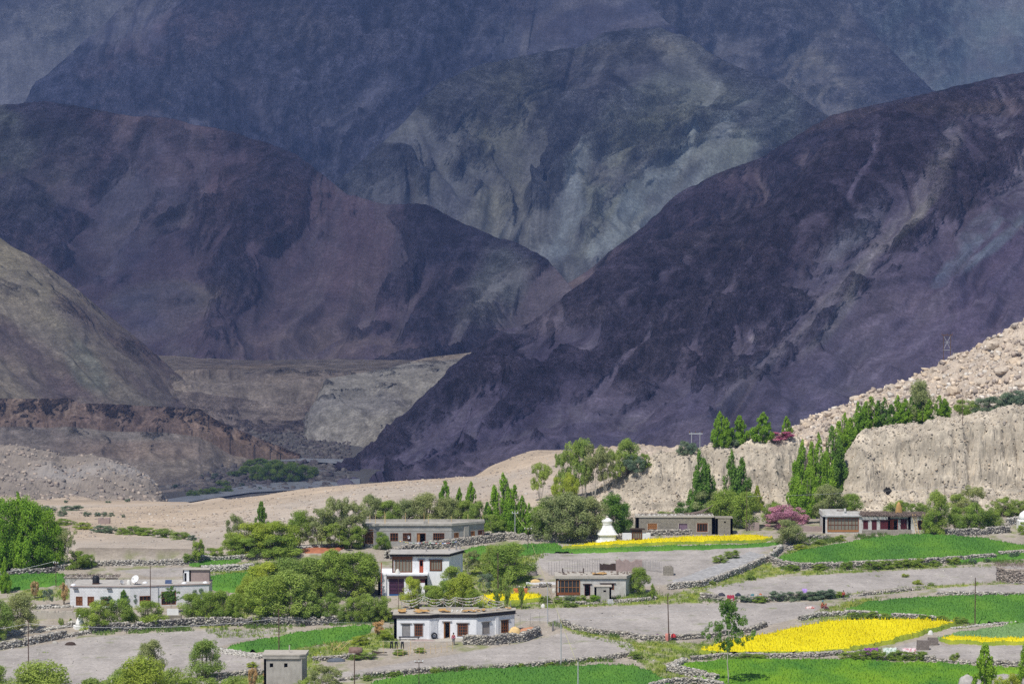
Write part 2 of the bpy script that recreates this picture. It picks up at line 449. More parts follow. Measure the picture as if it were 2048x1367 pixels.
# ------------------------------------------------------------------ mountains
def rockmat(name, streak=1.0, size=1.0, amp=0.3, bmp=6.0, tint=(.92, .96, 1.22)):  # default blue tint stands in for skylight under the cloud
    m, nt, b = nodes(name)
    b.inputs['Roughness'].default_value = 0.95
    b.inputs['Specular IOR Level'].default_value = 0.05
    at = N(nt, 'ShaderNodeAttribute', attribute_name='Col')
    uv = N(nt, 'ShaderNodeUVMap', uv_map='fall')
    tc = N(nt, 'ShaderNodeTexCoord')
    st = noise(nt, uv.outputs[0], 2.4 / size, 8, 0.7, mapping=(4.0, 0.30, 1), dist=0.4)
    st2 = noise(nt, uv.outputs[0], 9.0 / size, 5, 0.7, mapping=(4.0, 0.45, 1), dist=0.6)
    rg = N(nt, 'ShaderNodeTexNoise', noise_type='RIDGED_MULTIFRACTAL'); rg.inputs['Scale'].default_value = 2.2 / size; rg.inputs['Detail'].default_value = 6
    rg.inputs['Lacunarity'].default_value = 2.2; rg.inputs['Roughness'].default_value = .6; rg.inputs['Offset'].default_value = .9; rg.inputs['Gain'].default_value = 1.6
    mp = N(nt, 'ShaderNodeMapping'); mp.inputs['Scale'].default_value = (2.6, .8, 1); nt.links.new(uv.outputs[0], mp.inputs[0]); nt.links.new(mp.outputs[0], rg.inputs['Vector'])
    g5 = ramp(nt, rg.outputs['Fac'], [(0.0, 1 - .34 * streak), (0.45, 1.0), (1.0, 1 + .55 * streak)])
    rk = noise(nt, tc.outputs['Object'], 0.05 / size, 10, 0.78)
    rk2 = noise(nt, tc.outputs['Object'], 0.006 / size, 6, 0.6)
    gr = noise(nt, tc.outputs['Object'], 0.33 / size, 4, 0.7)
    vs = N(nt, 'ShaderNodeTexNoise'); vs.inputs['Scale'].default_value = 0.018 / size; vs.inputs['Detail'].default_value = 8; vs.inputs['Roughness'].default_value = .7
    nt.links.new(tc.outputs['Object'], vs.inputs['Vector'])
    g = ramp(nt, st, [(0.34, 1 - .40 * streak), (0.5, 1.0), (0.68, 1 + .48 * streak)])
    g3 = ramp(nt, st2, [(0.38, 1 - .17 * streak), (0.5, 1.0), (0.63, 1 + .21 * streak)])
    h = ramp(nt, rk, [(0.41, 1 - amp * 1.25), (0.51, 1.0), (0.61, 1 + amp * 1.5)])
    h2 = ramp(nt, rk2, [(0.35, (.80, .80, .86)), (0.65, (1.18, 1.16, 1.08))])
    h3 = ramp(nt, gr, [(0.38, 1 - amp * 1.15), (0.62, 1 + amp * 1.35)])
    h4 = ramp(nt, vs.outputs['Fac'], [(0.40, .62), (0.47, 1.0), (1.0, 1.0)])
    ck = N(nt, 'ShaderNodeAttribute', attribute_name='Crag')
    rough_ = (1, 1, 1)
    for q in (g5, h, h3): rough_ = mix(nt, 1.0, rough_, q, 'MULTIPLY')
    soft = mix(nt, 1.0, g3, ramp(nt, gr, [(0.35, 1 - amp * .35), (0.65, 1 + amp * .4)]), 'MULTIPLY')
    mr = N(nt, 'ShaderNodeMapRange'); mr.inputs[3].default_value = .38; nt.links.new(ck.outputs['Fac'], mr.inputs[0])
    c = mix(nt, 1.0, at.outputs['Color'], mix(nt, mr.outputs[0], soft, rough_), 'MULTIPLY')
    c = mix(nt, 1.0, c, h2, 'MULTIPLY')
    c = mix(nt, 1.0, c, tint, 'MULTIPLY')
    nt.links.new(c, b.inputs['Base Color'])
    hm = N(nt, 'ShaderNodeMath', operation='MULTIPLY'); nt.links.new(rk, hm.inputs[0]); nt.links.new(ck.outputs['Fac'], hm.inputs[1])
    bump(nt, hm.outputs[0], 1.0, bmp * 2.4, b)
    return m

def resample(pts, n):
    pts = np.array(pts, float)
    seg = np.hypot(np.diff(pts[:, 0]), np.diff(pts[:, 1])); t = np.concatenate([[0], np.cumsum(seg)]); t /= t[-1]
    q = np.linspace(0, 1, n)
    return t, q

def mountain(name, ridge, base, nu, nv, pal, blobs, mat, amp=40, wave=260, sag=0.06, seed=0, back=(500, -350), lobe=0.25, outcrop=0.5, jag=0.22, smooth=(), streak=.22, lines=()):
    """ridge and base: matching lists of (photo u, photo v, distance)"""
    ridge = np.array(ridge, float); base = np.array(base, float)
    seg = np.hypot(np.diff(ridge[:, 0]), np.diff(ridge[:, 1])) + np.hypot(np.diff(base[:, 0]), np.diff(base[:, 1]))
    t = np.concatenate([[0], np.cumsum(seg)]); t /= t[-1]
    q = np.linspace(0, 1, nu)
    Rr = np.stack([np.interp(q, t, ridge[:, k]) for k in range(3)], -1)
    Bb = np.stack([np.interp(q, t, base[:, k]) for k in range(3)], -1)
    Rp = unproj(Rr[:, 0], Rr[:, 1], Rr[:, 2]); Bp = unproj(Bb[:, 0], Bb[:, 1], Bb[:, 2])
    mid = (Rp + Bp) / 2
    A = np.concatenate([[0], np.cumsum(np.linalg.norm(np.diff(mid, axis=0), axis=1))])
    Ln = np.linalg.norm(Rp - Bp, axis=1)
    s = np.linspace(0, 1, nv)
    P = Bp[None] * (1 - s)[:, None, None] + Rp[None] * s[:, None, None]
    AA = np.broadcast_to(A[None], (nv, nu)); DD = s[:, None] * Ln[None]
    S = np.broadcast_to(s[:, None], (nv, nu))
    P[..., 2] -= sag * Ln[None] * np.sin(np.pi * S) ** 1.0 * (1 - S * .3)
    # normals
    du = np.gradient(P, axis=1); dv = np.gradient(P, axis=0)
    nrm = np.cross(du, dv); nrm /= np.linalg.norm(nrm, axis=-1)[..., None] + 1e-9
    nrm = np.where((nrm[..., 1] > 0)[..., None], -nrm, nrm)
    warp = fbm(AA / (wave * 2.2), DD / (wave * 2.5), 3, seed + 1) * wave * .9 + fbm(AA / (wave * .6), DD / (wave * .8), 3, seed + 8) * wave * .22
    aw = AA + warp
    g = ridged(aw / wave, DD / (wave * 3.2), 3, seed + 2, .6) - 0.45
    gf = ridged(aw / (wave * .22), DD / (wave * 1.1), 4, seed + 6, .62) - .45
    r = fbm(AA / (wave * .4), DD / (wave * .4), 6, seed + 3, 0.62)
    big = fbm(AA / (wave * 4), DD / (wave * 4.5), 2, seed + 4)
    fade = np.clip((1 - S) * 4, jag, 1) * np.clip(S * 6, 0.15, 1)
    # bare crags high up and along the ribs, scree below and in the chutes
    crag = g * 1.5 + gf * .55 + r * 1.2 + (S - .5) * 1.1 + (outcrop - .5) * 2.4
    u0_, v0_ = proj(P)
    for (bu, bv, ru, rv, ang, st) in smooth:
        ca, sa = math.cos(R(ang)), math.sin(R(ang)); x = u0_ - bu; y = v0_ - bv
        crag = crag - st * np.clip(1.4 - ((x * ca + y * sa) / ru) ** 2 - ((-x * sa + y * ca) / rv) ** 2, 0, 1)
    uq = u0_ + 7 * fbm(AA / 40., DD / 60., 3, seed + 50); vq = v0_ + 7 * fbm(AA / 40., DD / 60., 3, seed + 57)
    LM_ = []
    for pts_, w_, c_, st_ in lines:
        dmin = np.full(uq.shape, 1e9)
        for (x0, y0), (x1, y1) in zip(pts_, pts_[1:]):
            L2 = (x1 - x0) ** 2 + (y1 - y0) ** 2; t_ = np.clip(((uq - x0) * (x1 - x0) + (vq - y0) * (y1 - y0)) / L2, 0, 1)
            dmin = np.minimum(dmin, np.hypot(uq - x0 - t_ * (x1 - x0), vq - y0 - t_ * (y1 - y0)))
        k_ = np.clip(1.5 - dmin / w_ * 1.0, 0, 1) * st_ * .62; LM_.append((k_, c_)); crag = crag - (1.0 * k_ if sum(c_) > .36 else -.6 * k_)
    oc = np.clip(crag * 1.7 + .42, 0, 1)
    disp = (g * amp * .8 + (gf * .42 + r * .55) * amp * (.12 + .88 * oc) + big * amp * .8) * fade
    P = P + nrm * disp[..., None]
    # behind the ridge
    nb = 6
    tb = np.linspace(0, 1, nb + 1)[1:]
    back_p = P[-1][None] + np.stack([0 * tb, tb * back[0], tb * back[1]], -1)[:, None, :]
    allP = np.concatenate([P, back_p], 0)
    UVq = np.stack([AA, DD], -1)
    UVb = np.stack([np.broadcast_to(A[None], (nb, nu)), Ln[None] + tb[:, None] * back[0]], -1)
    UV = np.concatenate([UVq, UVb], 0) / 100.0
    allP[0, :, 2] -= 90
    n = allP.shape[0]
    idx = np.arange(n * nu).reshape(n, nu)
    faces = np.stack([idx[:-1, :-1], idx[:-1, 1:], idx[1:, 1:], idx[1:, :-1]], -1).reshape(-1, 4)
    flat = allP.reshape(-1, 3)
    # rock colours
    uu, vv_ = proj(flat)
    au = UV[..., 0].ravel() * 100; dd = UV[..., 1].ravel() * 100
    wu = fbm(au / 300., dd / 300., 4, seed + 30) * 130; wv = fbm(au / 300., dd / 300., 4, seed + 37) * 130
    pal = [np.array(p) for p in pal]
    ext = lambda q: np.concatenate([q.ravel(), np.repeat(q[-1][None], nb, 0).ravel()])
    ocf = ext(oc)[:, None]; gff = ext(gf)[:, None]; rf = ext(r)[:, None]; gm = ext(g)[:, None]; awf = ext(aw)
    band_ = np.clip(.5 + 1.4 * fbm(awf / (wave * 1.3), dd / (wave * 5), 5, seed + 11), 0, 1)[:, None]
    isb = np.concatenate([np.zeros(P[..., 0].size), np.ones(nb * nu)])[:, None]
    fine = perlin(awf / (wave * .045), dd / (wave * 1.3), seed + 15)[:, None] * .5 + perlin(awf / (wave * .11), dd / (wave * 2.0), seed + 16)[:, None] * .6
    fine = fine * (1 - isb); ocf = ocf * (1 - isb) + .35 * isb
    scree = .90 * (pal[0] * (1 - band_) + pal[1] * band_) * (1.06 + streak * 1.5 * fine)
    grit = np.random.default_rng(seed).normal(0, 1, (len(flat), 1))
    rock = pal[2] * (1 + 1.0 * rf + .55 * gff + .22 * grit)
    lite = np.clip((fbm(au / (wave * .5), dd / (wave * .5), 4, seed + 21) - .18) * 5, 0, 1)[:, None]
    rock = rock * (1 - .5 * lite) + pal[0] * .5 * lite
    col = scree * (1 - ocf * .64) + rock * ocf * .64
    chute = np.clip(-(gm + .12) * 5, 0, 1) * np.clip(.6 + 2 * fine, 0, 1) * (1 - ocf * .5)
    if len(pal) > 3: col = col * (1 - chute * .55) + pal[3] * chute * .55
    col = np.clip(col, .008, 1)
    mu_ = col.mean(0)
    BLOBS = blobs
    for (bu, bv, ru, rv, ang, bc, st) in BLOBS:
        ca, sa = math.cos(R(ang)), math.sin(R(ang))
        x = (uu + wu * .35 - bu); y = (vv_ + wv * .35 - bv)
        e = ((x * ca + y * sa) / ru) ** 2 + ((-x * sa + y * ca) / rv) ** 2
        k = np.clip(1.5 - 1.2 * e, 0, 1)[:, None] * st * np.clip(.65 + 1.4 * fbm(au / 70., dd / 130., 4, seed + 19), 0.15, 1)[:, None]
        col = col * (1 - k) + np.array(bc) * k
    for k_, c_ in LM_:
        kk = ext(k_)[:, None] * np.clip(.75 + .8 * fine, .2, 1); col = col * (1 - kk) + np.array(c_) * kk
    col = np.clip(col, .008, 1); col = mu_ * (col / mu_) ** 1.25
    o = meshobj(name, flat, faces, mat, smooth=False, attrs={'Col': np.clip(col * 1.16, .01, .8), 'Crag': ocf[:, 0]}, uv=UV.reshape(-1, 2))
    return tag(o, kind='structure')
GREEN = (.155, .18, .145); PALE = (.23, .215, .18); OLIVE = (.19, .175, .125)
M_R1 = rockmat('far_rock', 0.8, 2.0, .30, 14, (1.0, 1.0, 1.12))  # tint paints the blue of cloud-shaded skylight into the rock colour
M_R2 = rockmat('mid_rock', 0.75, 1.3, .28, 9, (1.04, .96, 1.14))  # skylight blue painted in by the tint here too
M_R3 = rockmat('near_rock', .8, 0.8, .30, 6, (1.02, .95, 1.14))  # extra blue in the tint imitates skylight on shaded rock
M_R4 = rockmat('tan_rock', 1.0, 0.8, .36, 6, (1.22, 1.12, 1.05))
# far wall of the valley, top left and top right corners
mountain('mountain_far', [(-900,-420,10800),(300,-520,10900),(1200,-500,11000),(2000,-420,11000),(3000,-420,10800)],
         [(-900,700,8200),(300,700,8200),(1200,700,8200),(2000,700,8200),(3000,700,8200)], 360, 200,
         [(.15,.14,.13),(.17,.165,.16),(.11,.105,.11),(.22,.215,.20)],
         [(1900,120,260,200,0,(.16,.185,.175),.8),(120,100,220,140,0,(.165,.16,.14),.6)], M_R1, 130, 900, .05, 201, (1500,-900))
mountain('mountain_far_spur', [(1100,-260,8400),(1500,-160,8400),(1640,-60,8300),(1705,12,8200),(1760,80,8100),(1820,140,8000),(1882,197,7900),(1960,262,7800),(2100,380,7600)],
         [(900,600,6700),(1150,600,6700),(1250,600,6700),(1300,600,6700),(1350,600,6700),(1420,600,6700),(1500,600,6700),(1650,600,6700),(1900,600,6700)], 300, 200,
         [(.12,.115,.12),(.145,.14,.135),(.09,.088,.10),(.20,.19,.17)], [(1650,180,120,60,40,(.19,.18,.15),.6)], M_R1, 110, 620, .05, 221, (900,-600))
mountain('mountain_back', [(-260,560,6900),(-60,330,7000),(45,203,7200),(120,120,7300),(182,60,7400),(240,0,7500),(330,-90,7600),(500,-190,7700),(800,-230,7700),(1100,-170,7600),(1240,-70,7500),(1300,-5,7400),(1345,50,7300),(1420,120,7200),(1560,260,7000)],
         [(-500,800,5600),(-200,800,5600),(0,800,5600),(80,800,5600),(150,800,5600),(230,800,5600),(330,800,5600),(480,800,5600),(700,800,5600),(900,800,5600),(1000,800,5600),(1060,800,5600),(1100,800,5600),(1160,800,5600),(1300,800,5600)], 460, 300,
         [(0.095,0.088,0.106),(0.108,0.107,0.127),(0.068,0.067,0.090),(0.153,0.144,0.138)],
         [(330,80,200,50,-25,(0.126,0.098,0.106),.7),(650,60,160,50,20,(0.131,0.116,0.117),.5),(1150,40,200,60,10,(0.099,0.084,0.090),.5),(200,260,160,60,-20,(0.108,0.093,0.111),.5)], M_R1, 120, 520, .05, 241, (1200,-700))
mountain('mountain_green', [(560,470,5200),(640,400,5300),(720,330,5400),(800,250,5500),(880,170,5650),(960,135,5800),(1050,118,5900),(1150,100,6000),(1200,76,6000),(1262,62,6000),(1320,57,6000),(1380,80,5950),(1440,120,5900),(1482,138,5850),(1560,170,5800),(1600,203,5750),(1660,230,5650),(1760,300,5500),(1950,420,5400)],
         [(520,760,4500),(570,760,4500),(640,760,4500),(700,760,4500),(760,760,4500),(830,760,4500),(890,760,4500),(950,760,4500),(990,760,4500),(1020,760,4500),(1060,760,4500),(1090,760,4500),(1130,760,4500),(1170,760,4500),(1220,760,4500),(1270,760,4500),(1330,760,4500),(1400,760,4500),(1550,760,4500)], 420, 320,
         [(0.106,0.102,0.099),(0.124,0.126,0.113),(0.078,0.079,0.086),(0.166,0.167,0.144)],
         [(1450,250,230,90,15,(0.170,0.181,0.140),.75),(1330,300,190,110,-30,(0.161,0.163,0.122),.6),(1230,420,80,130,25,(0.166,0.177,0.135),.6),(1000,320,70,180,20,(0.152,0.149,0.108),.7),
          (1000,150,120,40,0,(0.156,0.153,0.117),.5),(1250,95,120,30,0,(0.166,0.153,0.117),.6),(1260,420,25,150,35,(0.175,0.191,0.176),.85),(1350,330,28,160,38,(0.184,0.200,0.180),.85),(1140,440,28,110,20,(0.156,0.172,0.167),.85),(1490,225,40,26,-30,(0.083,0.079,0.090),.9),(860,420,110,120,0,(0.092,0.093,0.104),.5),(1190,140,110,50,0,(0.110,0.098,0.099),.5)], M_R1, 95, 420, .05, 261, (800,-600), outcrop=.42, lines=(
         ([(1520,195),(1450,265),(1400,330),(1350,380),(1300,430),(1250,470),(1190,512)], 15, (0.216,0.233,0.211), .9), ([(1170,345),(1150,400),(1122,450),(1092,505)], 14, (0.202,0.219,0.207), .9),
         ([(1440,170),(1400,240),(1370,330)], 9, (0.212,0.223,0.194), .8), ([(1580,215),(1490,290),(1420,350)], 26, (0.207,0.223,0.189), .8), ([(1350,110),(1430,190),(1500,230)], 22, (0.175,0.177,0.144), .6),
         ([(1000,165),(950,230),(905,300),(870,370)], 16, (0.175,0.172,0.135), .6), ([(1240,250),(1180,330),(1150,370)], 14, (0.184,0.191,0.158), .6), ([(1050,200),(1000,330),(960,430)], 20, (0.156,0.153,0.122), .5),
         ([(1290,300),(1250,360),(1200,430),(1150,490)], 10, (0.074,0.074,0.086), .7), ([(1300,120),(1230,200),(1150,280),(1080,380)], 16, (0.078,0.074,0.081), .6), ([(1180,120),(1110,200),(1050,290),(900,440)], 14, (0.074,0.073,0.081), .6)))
mountain('mountain_purple', [(-400,170,4170),(-150,185,4070),(0,200,4070),(70,203,4050),(180,219,4020),(240,222,4020),(330,231,3970),(430,250,3920),(500,278,3870),(560,300,3820),(650,350,3770),(700,384,3720),(780,404,3670),(862,414,3620),(930,450,3570),(1000,480,3520),(1060,500,3470),(1112,530,3420),(1160,590,3320),(1260,680,3270)],
         [(-600,770,3020),(-420,770,3020),(-330,770,3020),(-240,765,3000),(-160,765,3000),(-60,760,2990),(80,760,2990),(200,760,2990),(300,760,2970),(380,758,2970),(470,756,2950),(540,755,2950),(620,755,2940),(700,755,2920),(770,757,2910),(840,758,2900),(900,760,2900),(950,762,2900),(1020,765,2900),(1150,770,2900)], 520, 320,
         [(0.085,0.070,0.077),(0.096,0.080,0.086),(0.056,0.054,0.069),(0.111,0.104,0.097)],
         [(430,330,330,90,22,(0.100,0.076,0.079),.7),(60,330,110,140,-50,(0.092,0.092,0.079),.5),(0,265,55,90,-40,(0.126,0.136,0.110),.85),(620,480,220,120,25,(0.104,0.080,0.084),.7),(260,400,180,120,-50,(0.063,0.064,0.079),.6),
          (500,640,260,70,10,(0.111,0.092,0.088),.7),(330,600,110,40,0,(0.126,0.120,0.097),.75),(640,690,200,40,0,(0.141,0.120,0.106),.7),(900,540,130,130,0,(0.063,0.058,0.072),.8),(1010,560,60,90,35,(0.118,0.128,0.114),.75),(960,620,80,60,35,(0.126,0.124,0.114),.6),
          (310,620,90,60,0,(0.056,0.056,0.075),.7),(700,700,90,28,0,(0.163,0.136,0.106),.5)], M_R2, 62, 330, .07, 281, (700,-450), outcrop=.4, lines=(
         ([(215,300),(180,370),(150,430),(110,490)], 12, (0.122,0.096,0.106), .8), ([(340,350),(270,420),(230,470),(190,550)], 12, (0.111,0.104,0.119), .8), ([(560,400),(545,480),(560,560),(520,640)], 26, (0.111,0.092,0.101), .6),
         ([(1060,530),(1000,560),(960,610),(900,690)], 12, (0.148,0.148,0.132), .7), ([(80,240),(40,330),(0,400)], 14, (0.122,0.120,0.106), .6), ([(420,300),(390,370),(330,440)], 12, (0.118,0.108,0.114), .5),
         ([(862,420),(800,470),(740,540),(640,640)], 18, (0.056,0.051,0.065), .8), ([(300,250),(220,330),(160,420)], 12, (0.052,0.050,0.063), .7), ([(470,290),(380,360),(300,450),(240,560)], 14, (0.052,0.050,0.063), .7), ([(900,440),(880,540),(800,660)], 16, (0.053,0.048,0.062), .7), ([(680,400),(640,450),(560,520)], 9, (0.059,0.054,0.066), .6)))
# inner terrace cliffs of the river
mountain('river_terrace', [(250,735,2560),(390,744,2550),(460,746,2550),(560,745,2540),(650,744,2540),(760,746,2540),(900,748,2540)],
         [(250,865,2360),(390,862,2370),(460,858,2380),(560,862,2380),(650,862,2380),(760,868,2380),(900,875,2380)], 260, 110,
         [(0.156,0.140,0.122),(0.183,0.164,0.143),(0.101,0.092,0.084),(0.195,0.176,0.151)],
         [(540,790,120,34,0,(0.129,0.116,0.101),.35),(600,760,140,12,0,(0.172,0.148,0.126),.5),(450,730,150,18,0,(0.195,0.160,0.130),.5)], M_R4, 10, 60, -.10, 301, (230,0), jag=.12, outcrop=.22)
mountain('green_terrace', [(585,905,2290),(615,850,2360),(635,790,2420),(652,757,2450),(700,748,2470),(760,740,2500),(850,716,2560),(950,704,2600),(1060,680,2650),(1250,640,2700)],
         [(580,915,2250),(600,918,2210),(620,922,2190),(640,925,2180),(680,930,2150),(720,935,2130),(800,940,2120),(900,945,2100),(1050,950,2100),(1250,950,2100)], 300, 170,
         [(0.183,0.180,0.164),(0.211,0.208,0.185),(0.148,0.144,0.134),(0.226,0.224,0.202)],
         [(880,720,90,14,-8,(0.250,0.216,0.168),.8),(770,850,26,9,-30,(0.070,0.068,0.067),.95),(750,800,160,60,-20,(0.195,0.196,0.181),.6)], M_R4, 9, 60, -.02, 321, (120,-25), jag=.12, outcrop=.05)
mountain('valley_slope', [(330,806,2400),(450,822,2400),(520,830,2395),(590,836,2390),(640,842,2390)],
         [(300,925,2060),(420,915,2080),(490,918,2070),(545,920,2065),(610,922,2060)], 200, 110,
         [(.155,.135,.12),(.19,.165,.145),(.10,.085,.085),(.22,.20,.17)], [(540,860,60,10,0,(.22,.19,.16),.6)], M_R4, 7, 60, .05, 311, (30,10), outcrop=.2)
# left mountain with its scree fan and the brown terrace cliffs
mountain('mountain_left', [(-900,-100,2950),(-500,140,2900),(-250,320,2800),(-100,415,2750),(0,476,2700),(60,512,2670),(130,560,2640),(212,627,2600),(300,702,2550),(372,762,2500),(430,820,2450),(482,852,2400),(540,890,2350)],
         [(-500,880,2140),(-120,880,2140),(60,882,2130),(170,884,2130),(250,886,2130),(300,888,2120),(355,890,2120),(415,892,2110),(470,895,2110),(505,898,2110),(530,900,2110),(552,905,2110),(575,912,2110)], 420, 260,
         [(0.142,0.129,0.102),(0.162,0.149,0.119),(0.092,0.079,0.076),(0.178,0.162,0.132)],
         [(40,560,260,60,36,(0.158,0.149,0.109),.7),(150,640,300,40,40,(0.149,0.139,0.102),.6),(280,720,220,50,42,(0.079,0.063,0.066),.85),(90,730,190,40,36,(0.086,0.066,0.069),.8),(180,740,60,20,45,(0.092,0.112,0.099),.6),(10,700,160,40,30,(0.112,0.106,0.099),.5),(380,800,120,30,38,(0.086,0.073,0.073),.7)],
         M_R4, 14, 150, .05, 341, (500,-350), outcrop=.08, streak=.22, lines=(
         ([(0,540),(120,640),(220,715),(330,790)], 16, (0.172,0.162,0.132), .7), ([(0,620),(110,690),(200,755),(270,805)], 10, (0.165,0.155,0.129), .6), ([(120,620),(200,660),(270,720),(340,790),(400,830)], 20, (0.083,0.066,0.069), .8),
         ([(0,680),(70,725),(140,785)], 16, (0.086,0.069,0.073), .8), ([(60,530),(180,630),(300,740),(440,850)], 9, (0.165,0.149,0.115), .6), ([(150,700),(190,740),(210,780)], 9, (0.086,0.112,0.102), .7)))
mountain('brown_cliff', [(-500,790,2060),(-200,790,2060),(0,796,2060),(60,797,2050),(140,796,2050),(160,806,2050),(240,808,2055),(330,813,2060),(400,817,2062),(430,838,2064),(480,860,2068),(540,885,2075),(600,908,2080)],
         [(-500,850,2020),(-200,850,2020),(0,846,2020),(60,848,2020),(140,846,2020),(160,846,2020),(240,858,2025),(330,860,2030),(400,862,2035),(430,873,2040),(480,888,2048),(540,904,2055),(600,918,2062)], 420, 40,
         [(0.136,0.100,0.080),(0.168,0.128,0.100),(0.080,0.060,0.052),(0.192,0.152,0.120)], [], M_R4, 5, 16, 0, 361, (60,-12), jag=.12, outcrop=.3)
mountain('debris_slope', [(-500,845,2034),(-200,845,2034),(0,843,2034),(140,843,2034),(240,852,2040),(330,856,2044),(400,862,2050),(450,880,2070),(520,905,2090),(600,925,2100)],
         [(-500,990,1805),(-200,990,1805),(0,990,1806),(140,990,1806),(240,988,1812),(330,985,1822),(400,980,1838),(450,972,1866),(520,960,1905),(600,945,1960)], 360, 120,
         [(0.160,0.144,0.124),(0.188,0.168,0.144),(0.120,0.104,0.092),(0.200,0.176,0.152)], [(230,860,140,20,0,(0.192,0.180,0.152),.5),(300,900,200,22,0,(0.172,0.140,0.116),.6)], M_R4, 8, 70, .03, 381, (40,-6), outcrop=.05)
# the big scree mountain on the right: an outer spur and the front face
mountain('mountain_right_spur', [(1060,640,3400),(1110,575,3420),(1180,530,3450),(1232,490,3500),(1290,450,3530),(1350,396,3570),(1440,345,3600),(1540,310,3650),(1600,270,3680),(1660,234,3700),(1750,213,3750),(1850,190,3800),(1980,160,3850),(2200,120,3900),(2600,60,4000)],
         [(980,780,3000),(1010,760,3000),(1050,750,3000),(1090,740,3000),(1130,730,3000),(1180,720,3000),(1240,710,3000),(1300,700,3000),(1340,690,3000),(1390,680,3000),(1450,670,3000),(1500,660,3000),(1600,650,3000),(1800,640,3000),(2100,620,3000)], 380, 220,
         [(.095,.075,.078),(.11,.088,.09),(.062,.055,.065),(.15,.13,.11)],
         [(1400,400,160,40,-28,(.085,.066,.075),.7),(1700,240,120,18,-10,(.16,.12,.10),.6),(1900,230,160,30,-10,(.10,.08,.075),.7)], M_R2, 34, 190, .05, 401, (500,-350), outcrop=.5)
